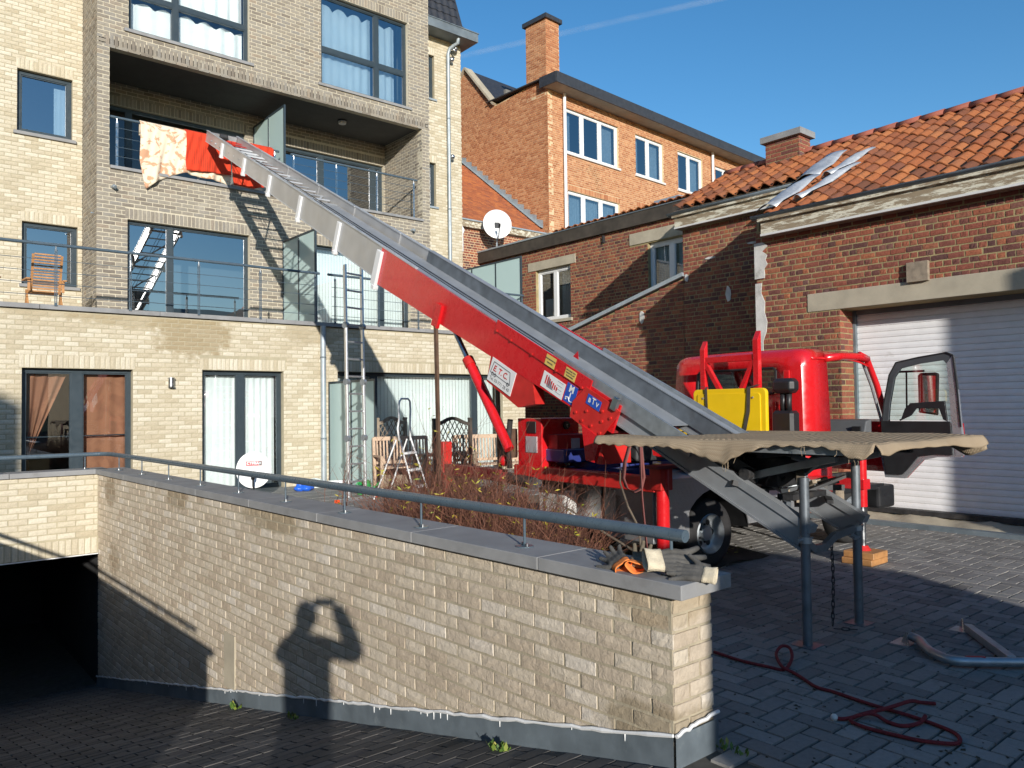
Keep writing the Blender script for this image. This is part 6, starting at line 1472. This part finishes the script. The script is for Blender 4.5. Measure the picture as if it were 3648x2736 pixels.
mb = MB().cham((7.43,3.50,0),(7.75,3.80,.062),.006); t = thing('wood_blocks', (7.59,3.65,0), 'stacked wooden blocks under the front jack of the truck', 'blocks')
MB().cham((7.42,3.50,.002),(7.76,3.80,.062),.006).build('block', 'wood', t); MB().cham((7.44,3.49,.063),(7.74,3.79,.124),.006).build('block', 'wood', t)

# the truck stands a few degrees off square
pv = V3((6.27, 4.54, 0)); th5 = R(-5.0); r5 = Matrix.Rotation(th5, 3, 'Z'); loc0 = V3(tk['_o']); tk.location = pv+r5 @ (loc0-pv); tk.rotation_euler = (0, 0, th5)
# ------------------------------------------------------------------ shrub
M['twig'] = plain('reddish_twig', (.15, .06, .035), .8, var=.4, vscale=6)
M['twigpale'] = plain('dry_branch', (.11, .085, .06), .85, var=.3, vscale=9)
def leafmat(name, stops):
    mt, t, p, n, l = nodes(name); a = n.new('ShaderNodeAttribute'); a.attribute_name = 'rnd'
    l.new(ramp(n, l, a.outputs['Fac'], stops), p.inputs['Base Color']); p.inputs['Roughness'].default_value = .6; return mt
M['leaf'] = leafmat('willow_leaf', [(0, (.30, .28, .03)), (.5, (.42, .33, .03)), (.8, (.20, .24, .03)), (1, (.40, .20, .03))])
sh_ = thing('twiggy_shrub', (4.3, 6.0, .02), 'dense reddish brown twiggy shrub behind the ramp handrail with a few yellow leaves', 'shrub')
rnd = random.Random(21); tw_ = MB(); lf_ = MB()
def twig(p, d, L, r, lvl, droop):
    n = 4 if lvl == 0 else 3; pts = [V3(p)]; d = V3(d).normalized()
    for i in range(n):
        d = (d+V3((rnd.uniform(-.22,.22), rnd.uniform(-.22,.22), rnd.uniform(-.12,.12)-droop))).normalized(); pts.append(pts[-1]+d*(L/n))
    tw_.tube(pts, r, 3, False, [r*(1-.75*i/n) for i in range(n+1)])
    if lvl < 2:
        for k in range(rnd.randint(3, 5) if lvl == 0 else rnd.randint(1, 3)):
            i = rnd.randint(1, n); q = pts[i]-(pts[i]-pts[i-1])*rnd.random(); dd_ = (d+V3((rnd.uniform(-1,1), rnd.uniform(-1,1), rnd.uniform(-.3,.7)))*.8).normalized(); twig(q, dd_, L*rnd.uniform(.35,.6), r*.55, lvl+1, droop)
    if lvl > 0 and rnd.random() < .045:
        q = pts[-1]
        for k in range(rnd.randint(1, 3)):
            a = V3((rnd.uniform(-1,1), rnd.uniform(-1,1), rnd.uniform(-.5,.8))).normalized(); b = a.cross(V3((rnd.uniform(-1,1), rnd.uniform(-1,1), rnd.uniform(-1,1)))).normalized(); Ll = rnd.uniform(.03,.06); lf_.cur = rnd.random()+.001
            lf_.add([q, q+a*Ll*.5+b*Ll*.12, q+a*Ll, q+a*Ll*.5-b*Ll*.12], [(0,1,2,3)])
crowns = [(4.95,7.5,.35,.75),(4.35,7.0,.35,.5),(4.9,6.8,.4,.9),(4.4,6.4,.42,.8),(3.75,5.9,.4,.74),(4.3,6.0,.45,.86),(4.75,6.2,.35,.85),(3.75,5.2,.42,.72),(4.3,5.3,.45,.82),(4.7,5.4,.35,.75),(3.9,4.7,.42,.66),(4.45,4.75,.38,.66),(4.0,4.3,.3,.5)]
for (x, y, r, h) in crowns:
    for k in range(80):
        a = rnd.uniform(0, 6.28); rad = r*math.sqrt(rnd.random()); b = V3((x+math.cos(a)*rad*.5, y+math.sin(a)*rad*.5, .03)); o_ = rad/r
        twig(b, V3((math.cos(a)*o_*.75, math.sin(a)*o_*.75, 1)), h*rnd.uniform(.6,1.2), .0048, 0, rnd.uniform(0,.06))
for k in range(46):
    x, y = rnd.uniform(3.6, 4.9), rnd.uniform(4.4, 7.6); twig((x, y, .3), (rnd.uniform(-.25,.35), rnd.uniform(-.3,.3), 1), rnd.uniform(.75,1.15), .0042, 1, .03)
tag(tw_.build('twigs', 'twig', sh_), kind='stuff'); tag(lf_.build('leaves', 'leaf', sh_), kind='stuff')
MB().tube([(4.62,3.95,.42),(4.70,4.05,.62),(4.66,4.12,.78),(4.75,4.28,.95),(4.8,4.32,1.04)], .014, 6, True, [.011,.010,.009,.008,.005]).build('dry_branch', 'twigpale', sh_)
MB().tube([(4.62,3.95,.42),(4.60,4.3,.55),(4.5,4.6,.72),(4.4,4.85,.84)], .014, 6, True, [.011,.010,.008,.005]).build('dry_branch', 'twigpale', sh_)
# leaf litter and weeds
lt = MB()
for k in range(900):
    x, y = rnd.uniform(3.1, 7.1), rnd.uniform(4.5, 9.7); a = rnd.uniform(0, 6.28); L = rnd.uniform(.025,.06); lt.cur = rnd.random()+.001
    d = V3((math.cos(a), math.sin(a), rnd.uniform(-.2,.3)))*L; e = V3((-math.sin(a), math.cos(a), rnd.uniform(-.2,.2)))*L*.35; c = V3((x, y, .10+rnd.uniform(0,.03)))
    lt.add([c, c+d*.5+e, c+d, c+d*.5-e], [(0,1,2,3)])
tag(lt.build('leaf_litter', 'leaf', None), 'fallen leaves scattered over the garden bed', 'leaves', kind='stuff')
M['weed'] = leafmat('weed_leaf', [(0, (.06, .13, .02)), (.6, (.12, .20, .03)), (1, (.28, .26, .04))])
for k, (x, y, s_, lb) in enumerate(((2.64,3.25,1.0,'small green weed at the zinc flashing near the wall end'), (2.60,5.7,.8,'tiny weed at the ramp wall left of the concrete strip shadow'), (2.595,6.9,1.1,'yellow green weed beside the repaired strip of the ramp wall'), (3.08,2.1,.7,'tuft of weed beside the outer corner of the ramp wall'))):
    mb = MB(); z0 = rz(y)
    for j in range(26):
        a = rnd.uniform(0, 6.28); b = V3((x+rnd.uniform(-.05,.0), y+rnd.uniform(-.08,.08), z0)); d = V3((math.cos(a)*.5, math.sin(a)*.5, 1)).normalized()*rnd.uniform(.02,.07)*s_; e = V3((-math.sin(a), math.cos(a), 0))*.012*s_; mb.cur = rnd.random()+.001
        mb.add([b, b+d*.6+e, b+d, b+d*.6-e], [(0,1,2,3)])
    tag(mb.build('weed', 'weed', None, loc=(x, y, z0)), lb, 'weed', 'weeds along the walls')
# debris on the yard
db = MB()
for k in range(420):
    x, y = (rnd.uniform(3.1, 6.2), rnd.uniform(.6, 3.4)) if k % 3 else (rnd.gauss(3.6, .35), rnd.gauss(1.5, .35)); L = rnd.uniform(.006,.03); a = rnd.uniform(0, 6.28); c = V3((x, y, .002)); db.cur = rnd.random()+.001
    d = V3((math.cos(a), math.sin(a), 0))*L; e = V3((-math.sin(a), math.cos(a), 0))*L*rnd.uniform(.2,.6); db.add([c, c+d*.5+e+ZA*.004, c+d, c+d*.5-e], [(0,1,2,3)])
M['debris'] = plain('dead_moss', (.045, .035, .02), .95, var=.4, vscale=20)
tag(db.build('debris', 'debris', None), 'crumbs of moss and dirt strewn over the pavers', 'debris', kind='stuff')
# ------------------------------------------------------------------ rope, tubes
M['rope'] = plain('dark_red_rope', (.19, .018, .022), .9, var=.3, vscale=60, bmp=.5, bscale=200)
def smooth_path(p, n=6):
    p = [V3(q) for q in p]; out = []
    for i in range(len(p)-1):
        a, b, c, d = p[max(i-1,0)], p[i], p[i+1], p[min(i+2,len(p)-1)]
        for k in range(n):
            t_ = k/n; out.append(.5*((2*b)+(c-a)*t_+(2*a-5*b+4*c-d)*t_*t_+(3*b-a-3*c+d)*t_**3))
    return out+[p[-1]]
rp1 = [(4.16,2.98),(4.14,2.77),(4.16,2.6),(4.19,2.51),(4.36,2.56),(4.47,2.64),(4.46,2.69),(4.35,2.66),(4.18,2.52),(4.18,2.45),(4.13,2.36),(4.06,2.24),(4.06,2.14),(4.04,2.0),(4.03,1.86),(4.03,1.73),(4.01,1.6),(3.98,1.51),(3.92,1.46),(3.85,1.46),(3.78,1.56),(3.75,1.66),(3.73,1.81),(3.76,1.9),(3.84,1.89),(4.0,1.82),(4.18,1.79),(4.25,1.77),(4.29,1.71)]
zz = [.012]*29; zz[4]=.03; zz[5]=.05; zz[6]=.05; zz[7]=.03; zz[8]=.03; zz[24]=.02; zz[25]=.034; zz[26]=.03
t = thing('rope', (4.0, 2.0, 0), 'dark red rope lying in loops on the shaded pavers', 'rope')
MB().tube(smooth_path([(x, y, z) for (x, y), z in zip(rp1, zz)]), .0095, 8).build('strand', 'rope', t, smooth=True)
MB().tube(smooth_path([(3.73,1.96,.012),(3.76,1.92,.014),(3.87,1.85,.03),(3.87,1.77,.014),(3.88,1.70,.012),(3.97,1.66,.014),(4.04,1.66,.03)]), .0095, 8).build('strand', 'rope', t, smooth=True)
MB().ball((3.725,1.965,.016), .018, 10, 6).build('frayed_end', 'whitegrey', t)
t = thing('bent_steel_tube', (5.2, 1.9, 0), 'bent galvanised steel tube frame lying on the pavers at the right edge', 'tube')
MB().tube(smooth_path([(5.26,2.24,.05),(5.23,2.17,.045),(5.10,2.07,.04),(5.01,1.96,.04),(4.99,1.87,.04),(5.08,1.76,.04),(5.29,1.56,.04),(5.6,1.3,.04)]), .028, 14).build('tube', 'galv', t, smooth='auto')
MB().cyl((5.03,1.825,.042),(5.10,1.75,.042),.0292,14).build('red_band', 'redworn', t)
for s_ in (-1, 1): MB().prism([(5.24+.05*s_,2.22,0),(5.30+.05*s_,2.30,0),(5.27+.05*s_,2.25,.09)], (.006,0,0)).build('bracket', 'steel', t)
MB().box((5.17,2.22,.0),(5.35,2.34,.006)).build('foot_plate', 'galv', t)
t = thing('steel_bar', (5.5, 1.9, 0), 'straight galvanised bar with end bracket lying next to the bent tube', 'bar')
MB().bar((5.80,2.09,.035),(5.26,1.66,.035),.05,.05).build('bar', 'galv', t, bev=.004)
MB().prism([(5.76,2.10,0),(5.86,2.16,0),(5.80,2.12,.09)], (.006,.01,0)).build('bracket', 'steel', t); MB().box((5.76,2.06,0),(5.90,2.20,.006)).build('foot_plate', 'galv', t)
# ------------------------------------------------------------------ work gloves on the coping
M['gloveg'] = plain('grey_work_glove', (.085, .08, .072), .9, var=.3, vscale=18, bmp=.4, bscale=120)
M['gloveb'] = plain('brown_work_glove', (.14, .115, .08), .9, var=.35, vscale=18, bmp=.4, bscale=120)
M['orangecuff'] = plain('orange_cuff', (.85, .24, .05), .9, var=.12, bmp=.3, bscale=200); M['creamcuff'] = plain('cream_knit_cuff', (.58, .50, .36), .95, var=.2, vscale=20, bmp=.5, bscale=150)
def glove(label, o, d, nrm, curl, mat, cuff, side=1, sc=1.0, spread=.12):
    o = V3(o); d = V3(d).normalized(); nrm = V3(nrm); nrm = (nrm-d*nrm.dot(d)).normalized(); x = d.cross(nrm)*side
    t = thing('work_glove', o, label, 'glove'); mb = MB()
    def P(a, b, c_): return o+(d*a+x*b+nrm*c_)*sc
    for b in (-.030, -.010, .010, .030): mb.tube([P(0,b*.8,0), P(.05,b*1.05,.004), P(.105,b*1.1,0)], .017*sc, 8, True, [.016*sc,.018*sc,.014*sc])
    for k, (b, L) in enumerate(((-.034,.058),(-.011,.076),(.012,.080),(.034,.070))):
        sp_ = b*spread*6; c_ = curl[k]
        pts = [P(.09,b,0), P(.105+.33*L,b+sp_*.33,c_*.25*L), P(.105+.68*L*(1-.2*abs(c_)),b+sp_*.66,c_*.75*L), P(.105+L*(1-.45*abs(c_)),b+sp_,c_*1.15*L)]
        mb.tube(pts, .0115*sc, 8, True, [.0135*sc,.0125*sc,.0115*sc,.009*sc])
    mb.tube([P(.02,.03,0), P(.045,.062,.006), P(.075,.085,.012+.02*abs(curl[0])), P(.098,.098,.016+.03*abs(curl[0]))], .0125*sc, 8, True, [.018*sc,.015*sc,.0125*sc,.010*sc])
    g_ = mb.build('glove_body', mat, t, smooth=True); k = g_.modifiers.new('r', 'REMESH'); k.mode = 'VOXEL'; k.voxel_size = .0045; k.use_smooth_shade = True; k = g_.modifiers.new('s', 'SMOOTH'); k.iterations = 4; k.factor = .5
    mb = MB(); n = 20
    def fn(u, v): a = 2*math.pi*u; w_ = .046-.004*math.sin(math.pi*v); return P(.012-.062*v, math.cos(a)*w_, math.sin(a)*(.017+.008*v)*(1+.2*math.sin(3*a))+.002)
    mb.grid(fn, n, 5).build('cuff', cuff, t, smooth=True, solid=.004)
glove('brown work glove with orange cuff, fingers curled up, on the coping', (2.78,2.41,.835), (.85,.45,.05), (-.5,-.5,.8), (.9,.95,.8,.6), 'gloveb', 'orangecuff', 1)
glove('crumpled work glove with orange cuff beside the curled one', (2.76,2.49,.830), (.5,.85,.12), (-.6,.1,.8), (.2,.4,.3,.2), 'gloveg', 'orangecuff', -1)
glove('large grey work glove with cream cuff lying flat on the coping end', (2.79,2.29,.872), (.80,-.50,-.06), (-.55,-.45,.75), (.06,.02,.0,.03), 'gloveg', 'creamcuff', 1, 1.3)
glove('grey work glove with cream cuff hanging over the end of the coping', (2.86,2.085,.828), (-.42,.90,.05), (-.5,-.3,.8), (.0,.0,.0,.0), 'gloveg', 'creamcuff', 1, .95)
# ------------------------------------------------------------------ contrail high in the sky
M['vapour'] = None
mt = bpy.data.materials.new('vapour'); mt.use_nodes = True; n_ = mt.node_tree.nodes; l_ = mt.node_tree.links; n_.clear()
o_ = n_.new('ShaderNodeOutputMaterial'); df = n_.new('ShaderNodeBsdfDiffuse'); df.inputs[0].default_value = (.95,.95,.95,1); tl = n_.new('ShaderNodeBsdfTranslucent'); tl.inputs[0].default_value = (.95,.95,.95,1); tr = n_.new('ShaderNodeBsdfTransparent'); m0 = n_.new('ShaderNodeMixShader'); m1_ = n_.new('ShaderNodeMixShader')
g_ = n_.new('ShaderNodeNewGeometry'); lw = n_.new('ShaderNodeLayerWeight'); lw.inputs[0].default_value = .5
nz = noise(n_, l_, g_.outputs['Position'], .006, 5); f = maprange(n_, l_, nz, .3, .75, .015, .09)
f2 = maprange(n_, l_, lw.outputs['Facing'], .15, .95, 1, 0); f = math2(n_, l_, 'MULTIPLY', f, f2)
l_.new(df.outputs[0], m0.inputs[1]); l_.new(tl.outputs[0], m0.inputs[2]); l_.new(f, m1_.inputs[0]); l_.new(tr.outputs[0], m1_.inputs[1]); l_.new(m0.outputs[0], m1_.inputs[2]); l_.new(m1_.outputs[0], o_.inputs[0]); M['vapour'] = mt
dirs = [(.49,.78,.40),(.5432,.7298,.4151),(.6228,.6502,.4351),(.732,.5081,.4539),(.7723,.4406,.4577)]
pts = [EYE+V3(d)*(2200/V3(d).z) for d in dirs]
o = MB().tube(smooth_path(pts, 8), 18, 24, False).build('contrail', 'vapour', None, smooth=True, loc=pts[2]); tag(o, 'thin white contrail across the blue sky', 'contrail')
# ------------------------------------------------------------------ the photographer, whose shadow falls on the ramp wall
sh = V3((math.cos(SAZ), math.sin(SAZ), 0)); lt_ = V3((-sh.y, sh.x, 0))
pc = EYE-sh*.30+lt_*.15; pc.z = 0
pp = thing('person', pc, 'person in dark clothes holding up a small camera at the head of the ramp', 'person')
def Q(l, f_, z): v = pc+lt_*l+sh*f_; return V3((v.x, v.y, z))
cr_h, cl_h = EYE-cf*.045-cr*-.055+V3((0,0,-.01)), EYE-cf*.045+cr*-.055+V3((0,0,-.01))
J = {'pelvis': (Q(0,0,.88), .17), 'waist': (Q(0,.0,1.02), .17), 'chest': (Q(0,0,1.22), .19), 'neck': (Q(0,.02,1.40), .065), 'rs': (Q(-.16,0,1.31), .085), 'ls': (Q(.17,0,1.31), .085),
     're': (Q(-.37,.02,1.24), .078), 'le': (Q(.22,.16,1.16), .066), 'rm': (EYE+cr*.19-sh*.10-ZA*.16, .048), 'rw': (EYE+cr*.085-cf*.05-ZA*.015, .05), 'lw': (EYE-cr*.085-cf*.06-ZA*.045, .04),
     'rh': (Q(-.09,0,.84), .12), 'lh': (Q(.09,0,.84), .12), 'rk': (Q(-.11,.02,.47), .075), 'lk': (Q(.11,-.02,.47), .075), 'ra': (Q(-.11,0,.09), .05), 'la': (Q(.12,-.03,.09), .05), 'rt': (Q(-.12,.16,.04), .04), 'lt': (Q(.14,.13,.04), .04), 'rq': (Q(-.11,-.05,.04), .04), 'lq': (Q(.12,-.08,.04), .04)}
E_ = [('pelvis','waist'),('waist','chest'),('chest','neck'),('chest','rs'),('chest','ls'),('rs','re'),('re','rw'),('ls','le'),('le','lw'),('pelvis','rh'),('pelvis','lh'),('rh','rk'),('lh','lk'),('rk','ra'),('lk','la'),('ra','rt'),('la','lt'),('ra','rq'),('la','lq')]
def skinned(name, J, E_, root, mat, parent, sub=2):
    ks = [k for k in J if any(k in e for e in E_)]; off = V3(parent['_o']); me = bpy.data.meshes.new(name); me.from_pydata([tuple(J[k][0]-off) for k in ks], [(ks.index(a), ks.index(b)) for a, b in E_], [])
    o = bpy.data.objects.new(name, me); COL.objects.link(o); o.parent = parent; o['_o'] = tuple(off)
    sk_ = o.modifiers.new('skin', 'SKIN'); lay = me.skin_vertices[0] if me.skin_vertices else None
    if lay is None:
        bpy.context.view_layer.objects.active = o; bpy.ops.mesh.customdata_skin_add(); lay = me.skin_vertices[0]
    for k, v in zip(ks, lay.data): v.radius = (J[k][1], J[k][1]); v.use_root = (k == root)
    s_ = o.modifiers.new('sub', 'SUBSURF'); s_.levels = sub; s_.render_levels = sub; me.materials.append(M[mat] if isinstance(mat, str) else mat); return o
body = skinned('body', J, E_, 'pelvis', None or plain('dark_clothing', (.03,.035,.05), .85, var=.2), pp)
hd = MB(); hc = Q(-.0,.06,1.51)
def headf(u, v):
    a = 2*math.pi*u; b = math.pi*v; x = math.cos(a)*math.sin(b); y = math.sin(a)*math.sin(b); z = -math.cos(b)
    w_ = 1-.18*max(0, -z)**1.5; fy = .105*y+(.018*max(0, y)*max(0, -z)); nose = .02*math.exp(-((x/.16)**2+((z+.12)/.22)**2))*(y > 0)
    return hc+lt_*(-x*.078*w_)+sh*(fy*w_+nose)+ZA*(z*.125)
hd.grid(headf, 32, 20).build('head', 'skin', pp, smooth=True)
MB().grid(lambda u, v: headf(u, .45+.55*v)+((headf(u, .45+.55*v)-hc).normalized()*.014 if not (.12 < u < .38 and v < .55) else V3((0,0,0))), 32, 12).build('hair', plain('brown_hair', (.05,.03,.02), .8, bmp=.5), pp, smooth=True)
for s_ in (-1, 1):
    MB().ball(hc+lt_*(.080*s_)+ZA*-.005, .028, 10, 8, (.4,.8,1)).build('ear', 'skin', pp, smooth=True); MB().ball(hc+lt_*(.03*s_)+sh*.098+ZA*.01, .012, 10, 8).build('eye', 'white', pp, smooth=True)
MB().ball(hc+sh*.097-ZA*.062, .022, 10, 6, (1,.6,.3)).build('mouth', plain('lips', (.4,.16,.13), .5), pp, smooth=True)
for sgn, wk in ((1, 'rw'), (-1, 'lw')):
    wp = J[wk][0]; Jh = {'w': (wp, .026)}; Eh = []
    pal = wp+(EYE+cr*(sgn*.055)-cf*.045-wp)*.55; Jh['p'] = (pal, .026); Eh.append(('w','p'))
    for i in range(4):
        z = .025-.017*i; L = (.9,1,.95,.8)[i]
        a = EYE+cr*(sgn*.062)-cf*.05+ZA*z; b = EYE+cr*(sgn*.058)-cf*.022+ZA*z; c_ = EYE+cr*(sgn*(.058-.022*L))-cf*.014+ZA*z
        c_ = EYE+cr*(sgn*(.062-.012*L))-cf*.018+ZA*z
        Jh['a%d' % i] = (a, .0095); Jh['b%d' % i] = (b, .0088); Jh['c%d' % i] = (c_, .008); Eh += [('p','a%d' % i),('a%d' % i,'b%d' % i),('b%d' % i,'c%d' % i)]
    Jh['t0'] = (EYE+cr*(sgn*.058)-cf*.072-ZA*.02, .0105); Jh['t1'] = (EYE+cr*(sgn*.03)-cf*.072-ZA*.01, .009); Eh += [('p','t0'),('t0','t1')]
    skinned('hand', Jh, Eh, 'w', 'skin', pp)
cm = thing('camera', EYE-cf*.045, 'small silver compact camera in the hands of the person', 'camera')
MB().obox(EYE-cf*.048, (cr, cu, cf), (.05,.03,.012)).build('camera_body', 'silver', cm, bev=.004); MB().cyl(EYE-cf*.037, EYE-cf*.031, .02, 20).build('lens_ring', 'black', cm)
for o in bpy.data.objects:
    if '_o' in o: del o['_o']
